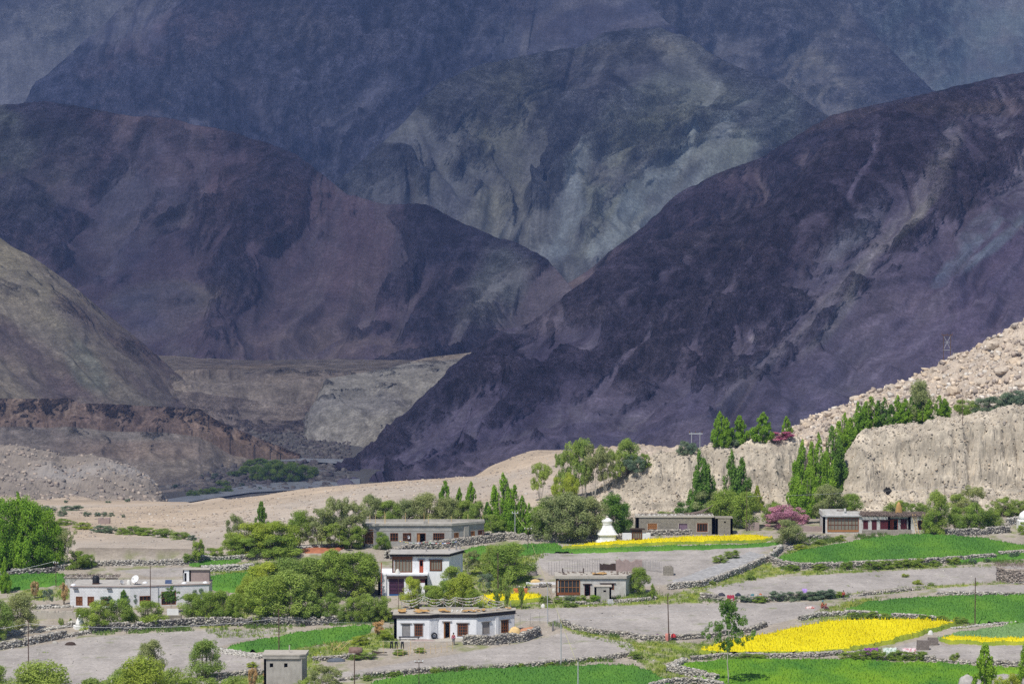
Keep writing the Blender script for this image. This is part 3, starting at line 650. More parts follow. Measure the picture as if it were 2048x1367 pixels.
mountain('mountain_right', [(560,985,1950),(622,966,1990),(690,931,2030),(742,889,2070),(792,840,2110),(850,790,2150),(900,741,2180),(960,691,2220),(1000,656,2250),(1062,640,2280),(1130,590,2310),(1200,545,2350),(1262,500,2390),(1330,480,2420),(1422,455,2470),(1530,410,2520),(1600,350,2560),(1650,290,2600),(1700,250,2630),(1780,213,2680),(1850,193,2720),(1900,182,2750),(1980,166,2800),(2048,158,2850),(2300,60,3000),(2700,-60,3100),(3300,-200,3200)],
         [(540,990,1900),(580,990,1880),(620,988,1860),(650,986,1840),(680,985,1820),(710,985,1800),(740,984,1790),(775,984,1770),(800,984,1760),(835,984,1750),(875,985,1730),(920,986,1720),(960,986,1700),(1005,987,1690),(1060,988,1670),(1130,988,1650),(1180,988,1640),(1220,988,1630),(1260,988,1620),(1310,988,1610),(1360,988,1600),(1390,988,1590),(1450,988,1580),(1500,988,1570),(1750,985,1540),(2150,980,1500),(2800,980,1500)], 760, 420,
         [(0.101,0.088,0.103),(0.116,0.102,0.112),(0.065,0.055,0.063),(0.150,0.145,0.138)],
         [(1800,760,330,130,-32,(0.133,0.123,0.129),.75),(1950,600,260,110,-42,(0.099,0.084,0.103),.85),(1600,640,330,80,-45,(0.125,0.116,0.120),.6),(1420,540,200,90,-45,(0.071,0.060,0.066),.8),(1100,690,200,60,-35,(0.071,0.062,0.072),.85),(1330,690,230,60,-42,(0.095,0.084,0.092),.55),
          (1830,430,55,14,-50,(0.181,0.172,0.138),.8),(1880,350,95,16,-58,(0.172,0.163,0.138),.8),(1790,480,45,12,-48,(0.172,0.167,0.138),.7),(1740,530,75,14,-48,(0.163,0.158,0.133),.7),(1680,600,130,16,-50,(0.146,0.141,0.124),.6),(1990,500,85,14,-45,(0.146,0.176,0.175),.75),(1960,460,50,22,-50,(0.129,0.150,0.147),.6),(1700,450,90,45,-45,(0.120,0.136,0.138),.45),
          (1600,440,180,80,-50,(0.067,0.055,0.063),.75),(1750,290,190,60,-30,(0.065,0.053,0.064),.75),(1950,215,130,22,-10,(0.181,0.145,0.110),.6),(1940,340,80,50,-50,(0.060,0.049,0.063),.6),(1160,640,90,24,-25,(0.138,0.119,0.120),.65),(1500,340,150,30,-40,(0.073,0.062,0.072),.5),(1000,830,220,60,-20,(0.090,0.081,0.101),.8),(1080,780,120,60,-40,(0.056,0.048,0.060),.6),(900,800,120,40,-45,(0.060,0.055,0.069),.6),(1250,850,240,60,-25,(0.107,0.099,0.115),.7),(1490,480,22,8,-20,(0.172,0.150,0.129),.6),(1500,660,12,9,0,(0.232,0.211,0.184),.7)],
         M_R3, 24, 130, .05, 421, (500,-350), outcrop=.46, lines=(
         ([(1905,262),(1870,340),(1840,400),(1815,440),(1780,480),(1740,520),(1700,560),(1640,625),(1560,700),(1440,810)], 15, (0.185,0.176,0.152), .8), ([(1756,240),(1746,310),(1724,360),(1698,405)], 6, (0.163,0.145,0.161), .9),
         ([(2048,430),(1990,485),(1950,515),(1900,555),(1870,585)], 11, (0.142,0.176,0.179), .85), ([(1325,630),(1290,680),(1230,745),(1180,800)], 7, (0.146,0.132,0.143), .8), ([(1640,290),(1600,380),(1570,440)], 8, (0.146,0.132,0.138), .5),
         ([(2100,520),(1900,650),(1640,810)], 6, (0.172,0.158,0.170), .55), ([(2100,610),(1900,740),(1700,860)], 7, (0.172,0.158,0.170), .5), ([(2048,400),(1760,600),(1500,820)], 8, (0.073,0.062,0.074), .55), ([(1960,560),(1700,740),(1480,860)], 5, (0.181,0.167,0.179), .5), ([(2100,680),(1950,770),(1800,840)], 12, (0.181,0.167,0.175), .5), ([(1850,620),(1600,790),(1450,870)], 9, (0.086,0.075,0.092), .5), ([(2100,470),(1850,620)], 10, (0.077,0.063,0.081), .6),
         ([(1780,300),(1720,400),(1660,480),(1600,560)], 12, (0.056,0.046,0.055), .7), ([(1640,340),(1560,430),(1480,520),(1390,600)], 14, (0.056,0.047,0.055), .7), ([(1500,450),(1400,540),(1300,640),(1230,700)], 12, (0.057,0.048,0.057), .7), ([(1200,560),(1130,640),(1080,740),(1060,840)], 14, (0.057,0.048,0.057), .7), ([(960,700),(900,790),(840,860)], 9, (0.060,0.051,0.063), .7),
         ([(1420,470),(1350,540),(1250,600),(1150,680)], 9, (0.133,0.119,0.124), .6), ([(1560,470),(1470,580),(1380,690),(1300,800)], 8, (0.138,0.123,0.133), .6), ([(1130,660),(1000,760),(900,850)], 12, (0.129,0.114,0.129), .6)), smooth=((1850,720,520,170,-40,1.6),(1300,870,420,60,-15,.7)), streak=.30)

# ------------------------------------------------------------------ river and far thickets
m, nt, b = nodes('river_water'); b.inputs['Base Color'].default_value = (.27, .275, .275, 1); b.inputs['Roughness'].default_value = .6
tc = N(nt, 'ShaderNodeTexCoord'); f = noise(nt, tc.outputs['Object'], .12, 4, mapping=(1, .3, 1)); bump(nt, f, .25, .3, b)
nt.links.new(ramp(nt, f, [(.35, (.24, .245, .245)), (.65, (.33, .33, .32))]), b.inputs['Base Color'])
M_WATER = m
def flat_poly(name, pts, Yz, mat, dz=.25):
    z = Yz; vs = []
    for (u, v) in pts:
        dx, dzr = uvray(u, v); Y = (z - CAMZ) / dzr
        vs.append((float(dx * Y), float(Y), float(gz(dx * Y, Y)) + dz))
    return meshobj(name, vs, [list(range(len(vs)))], mat)
def ribbon(name, left, right, mat, dz=.3):
    n = 40; vs = []
    L = np.array(left, float); Rr_ = np.array(right, float)
    for P_ in (L, Rr_):
        t = np.linspace(0, 1, len(P_)); q = np.linspace(0, 1, n)
        for u, v in zip(np.interp(q, t, P_[:, 0]), np.interp(q, t, P_[:, 1])):
            dx, dzr = uvray(u, v); Y = (-118.3 - CAMZ) / dzr
            vs.append((float(dx * Y), float(Y), -118.0 + dz))
    return meshobj(name, vs, [(i, i + 1, n + i + 1, n + i) for i in range(n - 1)], mat)
tag(ribbon('river', [(330,1002),(420,988),(500,972),(570,967),(640,965),(720,960)], [(330,1015),(420,1000),(500,988),(570,984),(640,980),(720,975)], M_WATER, .9), kind='structure')
tag(ribbon('river_channel', [(640,945),(590,938),(540,929),(500,930),(530,922),(600,919),(700,922)], [(700,950),(660,946),(600,938),(505,936),(530,926),(600,925),(700,932)], M_WATER, 1.1), kind='structure')
# ------------------------------------------------------------------ stones, walls, crops
CUBE = np.array([[-1,-1,-1],[1,-1,-1],[1,1,-1],[-1,1,-1],[-1,-1,1],[1,-1,1],[1,1,1],[-1,1,1]], float) * .5
CF = np.array([[0,3,2,1],[4,5,6,7],[0,1,5,4],[1,2,6,5],[2,3,7,6],[3,0,4,7]])
def stones(centres, size, r=None, jit=.28, rotz=None, tilt=.35):
    r = r or rng
    n = len(centres); size = np.broadcast_to(np.asarray(size, float), (n, 3))
    v = CUBE[None] * np.array([1, 1, 1]) + r.uniform(-jit, jit, (n, 8, 3)) * .5
    top = v[:, 4:, :2] * r.uniform(.55, .95, (n, 1, 1)); v[:, 4:, :2] = top
    v = v * size[:, None, :]
    a = r.uniform(0, 2 * math.pi, n) if rotz is None else rotz
    ca, sa = np.cos(a)[:, None], np.sin(a)[:, None]
    x = v[..., 0] * ca - v[..., 1] * sa; y = v[..., 0] * sa + v[..., 1] * ca
    tx = r.uniform(-tilt, tilt, n)[:, None]; ty = r.uniform(-tilt, tilt, n)[:, None]
    z = v[..., 2] + x * tx + y * ty
    v = np.stack([x, y, z], -1) + np.asarray(centres)[:, None, :]
    f = (CF[None] + (np.arange(n) * 8)[:, None, None]).reshape(-1, 4)
    return v.reshape(-1, 3), f
def stone_cols(n, pal, r=None, var=.18):
    r = r or rng
    p = np.array(pal)[r.integers(0, len(pal), n)]
    c = p * (1 + r.uniform(-var, var, (n, 1)))
    return np.repeat(c, 8, 0)
M_STONE = attrmat('field_stone', scale=7, amp=.22, bmp=.03)
PAL_W = [(0.404,0.370,0.310),(0.344,0.318,0.275),(0.464,0.430,0.361),(0.241,0.224,0.202),(0.310,0.275,0.232),(0.172,0.159,0.146)]
PAL_D = [(.16,.15,.14),(.24,.225,.20),(.11,.10,.095),(.44,.41,.36),(.20,.19,.175)]
PAL_L = [(0.482,0.456,0.404),(0.413,0.387,0.344),(0.516,0.490,0.439),(0.292,0.275,0.241)]
def line_pts(pts, step):
    P = [ghit(u, v) for u, v in pts]
    out = []
    for a, b_ in zip(P, P[1:]):
        L = math.hypot(b_.x - a.x, b_.y - a.y); n = max(1, int(L / step))
        for i in range(n): out.append((a.x + (b_.x - a.x) * i / n, a.y + (b_.y - a.y) * i / n, math.atan2(b_.y - a.y, b_.x - a.x)))
    out.append((P[-1].x, P[-1].y, out[-1][2]))
    return np.array(out)
def stone_wall(pts, h, label, pal=PAL_W, t=.42, sz=.27, group='dry stone walls between the plots', name='stone_wall', spill=.45, gaps=True):
    L = line_pts(pts, sz * .8)
    n = len(L); rows = max(1, int(round(h / (sz * .55))))
    s = np.arange(n) * sz * .8
    hv = h * (1 + .32 * perlin(s / 3.5, s * 0 + len(pts) * 3.7, 7) + .25 * perlin(s / 1.1, s * 0 + 9.1, 8))
    if gaps: hv = hv * np.where(perlin(s / 9., s * 0 + h * 31 + pts[0][0], 12) < -.42, .35, 1)
    C = []; S = []; A = []
    for k in range(rows):
        z = (k + .5) * h / rows
        for side in (-1, 0, 1):
            if side == 0 and k < rows - 1: continue
            keep = hv > z - .05
            w = t * .5 * (1 - .35 * z / h)
            x = L[:, 0] - np.sin(L[:, 2]) * side * w + rng.uniform(-.1, .1, n)
            y = L[:, 1] + np.cos(L[:, 2]) * side * w + rng.uniform(-.08, .08, n)
            zz = gz(x, y) + z + rng.uniform(-.06, .06, n) - .03
            C.append(np.stack([x, y, zz], -1)[keep]); A.append(L[keep, 2])
            S.append((np.array([sz * 1.15, sz * 1.05, h / rows * 1.3])[None] * rng.uniform(.7, 1.35, (n, 3)))[keep])
    # fallen stones along the foot
    k = int(n * spill)
    if k:
        j = rng.integers(0, n, k); off = rng.normal(0, .55, k)
        x = L[j, 0] - np.sin(L[j, 2]) * off + rng.uniform(-.2, .2, k); y = L[j, 1] + np.cos(L[j, 2]) * off
        C.append(np.stack([x, y, gz(x, y) + .03], -1)); A.append(rng.uniform(0, 6, k)); S.append(rng.uniform(.10, .30, (k, 3)))
    C = np.concatenate(C); S = np.concatenate(S); A = np.concatenate(A)
    v, f = stones(C, S, rotz=A + rng.uniform(-.3, .3, len(A)), tilt=.2)
    o = meshobj(name, v, f, M_STONE, attrs={'Col': stone_cols(len(C), pal)})
    return tag(o, label, 'wall', group)

stone_wall([(-60,1306),(0,1298),(60,1288),(120,1276),(178,1265)], 1.05, 'grey plastered stretch of stone wall running down to the lower left corner of the village', PAL_L + PAL_W)
stone_wall([(180,1264),(268,1260),(387,1251),(440,1250),(520,1249)], 1.25, 'dark dry stone wall under the row of pruned willows before the white brick house', PAL_D + PAL_D + PAL_W)
stone_wall([(524,1249),(600,1250),(680,1246),(740,1241),(786,1240)], 1.2, 'mottled stone wall behind the small barley field, ending at the black banded house', PAL_W + PAL_D)
stone_wall([(-60,1285),(0,1273),(60,1265),(110,1257),(160,1251)], .8, 'upper pale stone terrace edge at the far left beside the small white cone', PAL_L)
stone_wall([(-60,1146),(0,1147),(60,1148),(110,1144)], .9, 'dark low stone wall behind the leftmost barley field', PAL_D)
stone_wall([(112,1140),(180,1131),(270,1129),(370,1126),(420,1121),(520,1116),(580,1110)], .85, 'long pale stone wall behind the white brick house, below the dark earth bank', PAL_L + PAL_W, spill=2)
stone_wall([(585,1101),(650,1096),(722,1093)], .7, 'pale stone wall beside the heap of red gravel', PAL_L)
stone_wall([(775,1117),(815,1104),(860,1097),(900,1093),(960,1086),(1005,1080)], 1.35, 'thick stone wall directly in front of the long grey block building', PAL_W, t=1.0)
stone_wall([(966,1076),(1010,1076),(1060,1080),(1110,1082),(1190,1080)], 1.15, 'stone wall between the pole with white insulators and the tall white stupa', PAL_W, t=.9)
stone_wall([(1532,1120),(1560,1130),(1600,1137),(1700,1134),(1800,1130),(1900,1124),(1990,1118)], 1.0, 'long stone wall with bushes along the lower edge of the upper right barley field', PAL_W)
stone_wall([(2000,1112),(2060,1108),(2200,1106)], .9, 'stone wall at the right edge just above the stone pen', PAL_W)
stone_wall([(1403,1196),(1440,1201),(1500,1202),(1580,1199),(1660,1192)], .9, 'stone wall with the red blanket and dark bundles lying on it', PAL_W)
stone_wall([(1690,1193),(1794,1183),(1850,1176)], .5, 'low broken stone line rising right from the red clothed worker', PAL_W)
stone_wall([(1873,1187),(1960,1190),(2048,1191),(2200,1192)], .6, 'pale stone wall along the top of the middle right barley field', PAL_L + PAL_W)
stone_wall([(1125,1246),(1150,1258),(1199,1268),(1250,1271),(1285,1279),(1338,1279),(1421,1274),(1504,1262),(1530,1252)], .75, 'curving stone wall below the central bare plot, behind the dark iron post', PAL_W)
stone_wall([(1600,1240),(1640,1232),(1700,1228),(1780,1234),(1880,1240)], .7, 'stone wall between the big mustard field and the barley field above it', PAL_L + PAL_W)
stone_wall([(640,1364),(718,1356),(807,1347),(852,1343),(940,1337),(1040,1335),(1120,1327),(1206,1319),(1258,1311)], .65, 'stone wall along the top of the bottom centre barley field', PAL_W)
stone_wall([(1368,1328),(1340,1341),(1385,1350),(1432,1363)], 1.0, 'thick zigzag stone wall at the left corner of the bottom right barley field', PAL_L + PAL_W, t=.9)
stone_wall([(1300,1378),(1345,1368),(1400,1367),(1446,1376)], .9, 'stone wall cut by the bottom edge, just below the zigzag wall', PAL_L + PAL_W)
stone_wall([(1385,1319),(1440,1314),(1500,1313),(1560,1314),(1640,1312),(1700,1306),(1755,1300)], .6, 'stone wall between the big mustard field and the bottom right barley field', PAL_W)
stone_wall([(1850,1320),(1930,1325),(2048,1333),(2200,1338)], .8, 'stone wall right of the hedge hung with washing', PAL_W)
stone_wall([(1338,1178),(1400,1173),(1440,1161),(1500,1137),(1548,1114),(1562,1100)], 1.0, 'stone wall climbing diagonally beside the grey slab path', PAL_L + PAL_W)
stone_wall([(928,1288),(990,1288),(1050,1281),(1077,1270)], 1.35, 'stone yard wall at the right foot of the black banded house', PAL_D + PAL_W + PAL_W, gaps=False)
stone_wall([(1132,1210),(1200,1206),(1257,1203),(1310,1198)], .5, 'low stone edging of the garden before the house with the rusty tin hutch', PAL_W)
stone_wall([(1898,1070),(1960,1069),(2018,1064)], 1.2, 'stone wall under the round bushes right of the thatched house', PAL_W + PAL_D)
stone_wall([(1297,1070),(1350,1069),(1402,1067)], .95, 'low stone front wall of the flat roofed stone house', PAL_W, gaps=False)
stone_wall([(70,1217),(120,1214),(168,1211)], .55, 'short stone wall left of the white brick house', PAL_L)
stone_wall([(405,1142),(450,1140),(505,1137)], .9, 'tumbled pale stone wall above the small left centre barley patch', PAL_L, t=1.1, spill=3)
stone_wall([(440,1357),(480,1351),(526,1347)], .75, 'stone wall left of the small concrete tower', PAL_W)
stone_wall([(430,1298),(470,1306),(522,1315)], .35, 'low scattered row of stones at the left tip of the small barley field', PAL_L, t=1.6, spill=4)
stone_wall([(628,1320),(690,1316),(720,1311)], .55, 'low stone wall under the brown water tank', PAL_W)
stone_wall([(1562,1100),(1600,1088),(1640,1075)], .6, 'pile of tumbled stones between the upper mustard strip and the thatched house', PAL_W, t=3.2, spill=5)
stone_wall([(1905,1256),(1960,1250),(2048,1245)], .3, 'thin line of stones above the pale green field at the right edge', PAL_L)
stone_wall([(1232,1078),(1268,1076)], .9, 'short stone wall between the stupa and the white gate hut', PAL_W)
stone_wall([(2015,1050),(2048,1046),(2150,1040)], 1.3, 'pale stone wall beside the white dome at the right edge', PAL_L)
stone_wall([(1035,1176),(1100,1172)], .5, 'dark stone edging behind the orange tub, left of the glazed porch', PAL_D)

# crops: a standing canopy with ragged top and green stems at its rim
def cropmat(name, a, b_, c_, top_scale=.5):
    m, nt, bs = nodes(name)
    bs.inputs['Roughness'].default_value = .8; bs.inputs['Specular IOR Level'].default_value = .15
    tc = N(nt, 'ShaderNodeTexCoord')
    f1 = noise(nt, tc.outputs['Object'], .16, 5, .6, mapping=(1, .5, 1)); f2 = noise(nt, tc.outputs['Object'], 5.0, 3, .6)
    c = ramp(nt, f1, [(.32, a), (.5, b_), (.68, c_)])
    g = ramp(nt, f2, [(.3, .84), (.7, 1.16)])
    nt.links.new(mix(nt, 1, c, g, 'MULTIPLY'), bs.inputs['Base Color'])
    bump(nt, f2, .9, .12, bs)
    return m
M_BARLEY = cropmat('barley', (.064,.172,.028), (.088,.215,.030), (.120,.255,.030))
M_BARLEY2 = cropmat('barley_bright', (.068,.19,.024), (.13,.27,.020), (.20,.335,.020))
M_MUST = cropmat('mustard_flower', (.60,.50,.006), (.68,.58,.006), (.74,.64,.010))
M_MUST_STEM = cropmat('mustard_stem', (.13,.20,.03), (.22,.27,.03), (.33,.34,.03))
M_PALEG = cropmat('young_peas', (.14,.25,.09), (.18,.30,.11), (.15,.27,.07))
def crop(name, poly, h, mat, label, cat='crop', stem=None, step=.33, ystep=.5, seed=1):
    P = [ghit(u, v) for u, v in poly]
    xs = [p.x for p in P]; ysx = [p.y for p in P]
    gx = np.arange(min(xs), max(xs) + step, step); gy = np.arange(min(ysx), max(ysx) + ystep, ystep)
    X, Y = np.meshgrid(gx, gy, indexing='ij')
    r = np.random.default_rng(seed)
    X = X + r.uniform(-.12, .12, X.shape); Y = Y + r.uniform(-.18, .18, Y.shape)
    pl = [(p.x, p.y) for p in P]
    wx = .5 * fbm(X / 2.5, Y / 3., 3, seed + 5); wy = .9 * fbm(X / 2.5, Y / 3., 3, seed + 9)
    ins = inpoly(X + wx, Y + wy, pl)
    G = gz(X, Y)
    Z = G + h * (.80 + (.10 if stem else .2) * r.uniform(-1, 1, X.shape) + .22 * fbm(X / 5, Y / 7, 3, seed + 2))
    Z = np.where(ins, Z, G - .02)
    nx, ny = X.shape
    idx = np.arange(nx * ny).reshape(nx, ny)
    a, b2, c2, d2 = ins[:-1, :-1], ins[1:, :-1], ins[1:, 1:], ins[:-1, 1:]
    anyi = a | b2 | c2 | d2; alli = a & b2 & c2 & d2
    q = np.stack([idx[:-1, :-1], idx[1:, :-1], idx[1:, 1:], idx[:-1, 1:]], -1)
    faces = q[anyi]; rim = (~alli)[anyi]
    used = np.unique(faces); mp = np.full(nx * ny, -1); mp[used] = np.arange(len(used))
    V = np.stack([X, Y, Z], -1).reshape(-1, 3)[used]
    # upright blades, so the surface is never smooth
    inner = np.nonzero(ins.ravel())[0]
    k = min(len(inner), 6000 if stem else 26000); pick = r.choice(inner, k, replace=False)
    bx = X.ravel()[pick] + r.uniform(-.15, .15, k); by = Y.ravel()[pick] + r.uniform(-.2, .2, k); bz = Z.ravel()[pick]
    an = r.uniform(0, math.pi, k); w = .055; hh = r.uniform(.12, .30, k) * (h / .6)
    B = np.stack([np.stack([bx - np.cos(an) * w, by - np.sin(an) * w, bz - .12], -1), np.stack([bx + np.cos(an) * w, by + np.sin(an) * w, bz - .12], -1),
                  np.stack([bx + np.cos(an) * w * .5 + r.uniform(-.08, .08, k), by + np.sin(an) * w * .5, bz + hh], -1), np.stack([bx - np.cos(an) * w * .5 + r.uniform(-.08, .08, k), by - np.sin(an) * w * .5, bz + hh], -1)], 1).reshape(-1, 3)
    bf = np.arange(k * 4).reshape(-1, 4) + len(V)
    mi = np.concatenate([rim.astype(int) if stem else np.zeros(len(faces), int), np.zeros(k, int)])
    o = meshobj(name, np.concatenate([V, B]), np.concatenate([mp[faces], bf]), mats=[mat] + ([stem] if stem else []), midx=mi)
    return tag(o, label, cat, kind='stuff')
crop('mustard_field', [(1110,1098),(1180,1090),(1260,1084),(1400,1075),(1500,1073),(1545,1078),(1530,1083),(1480,1086),(1300,1090),(1180,1096)], .55, M_MUST, 'narrow yellow mustard strip in front of the stupa', stem=M_MUST_STEM, seed=2)
crop('barley_field', [(1080,1104),(1130,1100),(1300,1094),(1480,1090),(1545,1086),(1570,1088),(1500,1094),(1300,1101),(1120,1106)], .35, M_BARLEY, 'thin green barley strip edging the upper mustard', seed=3)
crop('barley_field', [(1540,1122),(1600,1104),(1680,1090),(1760,1077),(1820,1072),(1900,1073),(1980,1081),(2048,1093),(2250,1100),(2250,1116),(2048,1116),(1950,1123),(1800,1128),(1700,1131),(1620,1133),(1560,1129)], .55, M_BARLEY, 'large green barley field below the thatched house', seed=4)
crop('barley_field', [(1690,1221),(1740,1206),(1850,1196),(1950,1194),(2048,1193),(2250,1194),(2250,1243),(2048,1247),(1980,1248),(1930,1243),(1900,1237),(1800,1230),(1720,1227)], .5, M_BARLEY, 'middle right green barley field with the iron post in front', seed=5)
crop('mustard_field', [(1397,1306),(1440,1290),(1500,1278),(1560,1268),(1640,1250),(1700,1246),(1850,1244),(1915,1250),(1890,1258),(1840,1270),(1780,1287),(1700,1303),(1640,1310),(1500,1311),(1420,1311)], .75, M_MUST, 'big bright yellow mustard field on the lower right', stem=M_MUST_STEM, seed=6)
crop('barley_field', [(1352,1334),(1400,1327),(1500,1321),(1700,1322),(1880,1328),(2048,1340),(2250,1345),(2250,1352),(2040,1346),(1965,1348),(1930,1375),(1900,1420),(1500,1450),(1440,1380)], .5, M_BARLEY2, 'bright green barley field at the bottom right', seed=7)
crop('pea_field', [(1868,1278),(1930,1264),(2000,1254),(2048,1249),(2250,1246),(2250,1280),(2048,1277),(1900,1276)], .4, M_PALEG, 'pale bluish green young crop at the right edge', seed=8)
crop('mustard_field', [(1878,1281),(1900,1277),(2048,1279),(2250,1282),(2250,1292),(2048,1288),(1980,1289),(1900,1286)], .6, M_MUST, 'narrow yellow mustard strip at the right edge', stem=M_MUST_STEM, seed=9)
crop('barley_field', [(745,1366),(800,1356),(900,1348),(1000,1340),(1100,1335),(1250,1333),(1300,1344),(1335,1364),(1370,1410),(690,1420)], .5, M_BARLEY, 'green barley field cut by the bottom edge in the centre', seed=10)
crop('barley_field', [(455,1296),(520,1281),(600,1268),(680,1257),(745,1252),(738,1266),(700,1279),(640,1288),(560,1301),(500,1304)], .5, M_BARLEY, 'small green barley field left of the black banded house', seed=11)
crop('barley_field', [(15,1152),(90,1149),(128,1150),(135,1168),(60,1176),(15,1180),(-60,1184),(-60,1155)], .5, M_BARLEY, 'leftmost green barley field behind the dry reeds', seed=12)
crop('barley_field', [(412,1156),(455,1150),(505,1148),(510,1172),(470,1184),(415,1178)], .5, M_BARLEY, 'little green barley patch left of the willow clump', seed=13)
crop('barley_field', [(900,1112),(960,1095),(1060,1091),(1108,1089),(1128,1095),(1100,1103),(1040,1111),(960,1120)], .5, M_BARLEY, 'green barley patch behind the stupa road, right of the grey block building', seed=14)
crop('mustard_field', [(955,1200),(975,1194),(1040,1192),(1078,1193),(1085,1201),(1040,1207),(970,1208)], .7, M_MUST, 'small yellow mustard patch behind the vase shaped shrubs', stem=M_MUST_STEM, seed=15)
crop('barley_field', [(380,1130),(440,1122),(480,1120),(470,1127),(400,1133)], .4, M_BARLEY, 'tiny green barley patch right of the lone round bush', seed=16)

# loose stones on the bluffs and the slope: beyond counting
def scatter_rocks(name, n, sampler, smin, smax, pal, label, seed, power=2.2, flat=.7):
    r = np.random.default_rng(seed)
    x, y = sampler(r, n)
    s = smin + (smax - smin) * r.uniform(0, 1, len(x)) ** power * 1.0
    S = s[:, None] * r.uniform(.7, 1.3, (len(x), 3)) * np.array([1.15, 1.0, flat])
    v, f = stones(np.stack([x, y, gz(x, y) + S[:, 2] * .22], -1), S, r=r)
    return tag(meshobj(name, v, f, M_STONE, attrs={'Col': stone_cols(len(x), pal, r)}), label, 'stones', kind='stuff')
def band(u0, u1, y0, y1, cond=None):
    def f(r, n):
        u = r.uniform(u0, u1, n); y = r.uniform(y0, y1, n); x = (u - W0 / 2) / F * y
        if cond is not None:
            k = cond(u, y); x, y = x[k], y[k]
        return x, y
    return f
PAL_B = [(.45,.39,.30),(.40,.35,.28),(.50,.44,.34),(.33,.29,.24),(.46,.37,.27),(.26,.23,.20)]
PAL_S = [(.56,.45,.33),(.50,.41,.31),(.60,.50,.39),(.38,.31,.25),(.46,.40,.34),(.28,.235,.20),(.58,.53,.46)]
scatter_rocks('rubble', 22000, band(1170, 2300, 518, 556, lambda u, y: (np.abs(y - 535) > 6.5) | ((u * 7.3 + y * 11.1) % 1 < .8)), .06, .40, PAL_B, 'pebbles and cobbles stuck in the face of the bluffs', 1, 3.2)
scatter_rocks('scree', 9000, band(1560, 2300, 610, 735), .15, 1.3, PAL_S, 'loose tan stones covering the upper right slope', 2, 3.0)
scatter_rocks('bank_rocks', 2500, band(-150, 330, 1180, 1640), .25, 1.9, [(.33,.27,.22),(.26,.22,.19),(.38,.32,.26),(.2,.18,.16)], 'rocks scattered over the low bank by the river at the far left', 5, 3.5)
scatter_rocks('valley_rocks', 5000, band(330, 700, 1830, 2350), .5, 4.0, [(.2,.17,.15),(.15,.125,.12),(.25,.22,.19)], 'rocks scattered over the river flat', 6, 3.5)
scatter_rocks('gravel', 9000, band(-200, 1300, 505, 905), .08, .6, [tuple(k * .8 for k in c) for c in PAL_S], 'loose gravel scattered over the pale plain behind the village', 3, 3.5, .5)
scatter_rocks('field_pebbles', 7000, band(-200, 2250, 345, 505), .05, .26, PAL_L + PAL_W, 'small pale stones scattered over the village ground', 4, 3.0, .5)

# big single boulders on the slope
def boulder_mesh(seed, pal):
    r = np.random.default_rng(seed)
    nu_, nv_ = 14, 9
    th = np.linspace(0, 2 * math.pi, nu_, endpoint=False); ph = np.linspace(.001, math.pi - .001, nv_)
    T, Ph = np.meshgrid(th, ph)
    d = np.stack([np.cos(T) * np.sin(Ph), np.sin(T) * np.sin(Ph), np.cos(Ph)], -1)
    pl = r.normal(size=(14, 3)); pl /= np.linalg.norm(pl, axis=1)[:, None]
    rad = np.ones(T.shape)
    for p in pl:
        dd = d @ p; cut = r.uniform(.62, .9)
        rad = np.where(dd > 1e-3, np.minimum(rad, cut / np.maximum(dd, 1e-3)), rad)
    v = (d * rad[..., None] * np.array([.55, .5, .42])).reshape(-1, 3)
    f = [(j * nu_ + i, j * nu_ + (i + 1) % nu_, (j + 1) * nu_ + (i + 1) % nu_, (j + 1) * nu_ + i) for j in range(nv_ - 1) for i in range(nu_)]
    me = meshobj('boulder', v, f, M_STONE, attrs={'Col': np.tile(np.array(pal) * 1.0, (len(v), 1))})
    return me
BL = [(1900,1003,0)]
bould = [
 (1612,852,1.9),(1633,845,1.5),(1655,832,2.2),(1672,822,1.3),(1690,826,1.7),(1712,800,2.6),(1728,795,1.6),(1760,778,2.1),(1775,790,1.5),(1782,776,2.3),(1798,776,1.9),(1830,764,1.2),
 (1850,752,1.6),(1872,746,1.3),(1905,712,1.8),(1930,712,1.4),(1960,690,2.0),(1985,700,3.4),(2012,682,1.7),(2030,655,2.4),(1995,720,2.2),(2030,722,3.0),(1960,770,3.6),(1925,755,2.0),(2005,752,3.1),(2038,770,2.4),
 (1908,787,3.8),(1945,782,2.4),(1880,775,2.2),(1990,735,1.8),(2040,700,2.0)]
protos = [boulder_mesh(s, c) for s, c in ((1, (.52,.42,.31)), (2, (.46,.39,.31)), (3, (.56,.47,.37)), (4, (.40,.345,.29)))]
where = ['low on the bare ridge line', 'midway up the bare ridge line', 'high on the bare slope']
bould.sort()
for i, (u, v, s) in enumerate(bould):
    pr = protos[i % 4]
    o = pr if i < 4 else pr.copy()
    if i >= 4: COL.objects.link(o)
    p = ghit(u, v, 600, 760)
    o.location = (p.x, p.y, p.z + s * .15); o.scale = (s * 1.25, s, s * .9); o.rotation_euler = (0, 0, i * 1.9)
    sz_ = 'huge' if s > 3 else 'large' if s > 2 else 'medium sized' if s > 1.55 else 'small'
    zone = where[0] if u < 1760 else where[1] if u < 1900 else where[2]
    nth = ['first', 'second', 'third', 'fourth', 'fifth', 'sixth', 'seventh', 'eighth', 'ninth', 'tenth', 'eleventh', 'twelfth', 'thirteenth', 'fourteenth', 'fifteenth', 'sixteenth', 'seventeenth']
    k = sum(1 for q in bould[:i] if (0 if q[0] < 1760 else 1 if q[0] < 1900 else 2) == (0 if u < 1760 else 1 if u < 1900 else 2))
    tag(o, '%s tan boulder %s, %s from the left there' % (sz_, zone, nth[k]), 'boulder', 'boulders on the upper right slope')

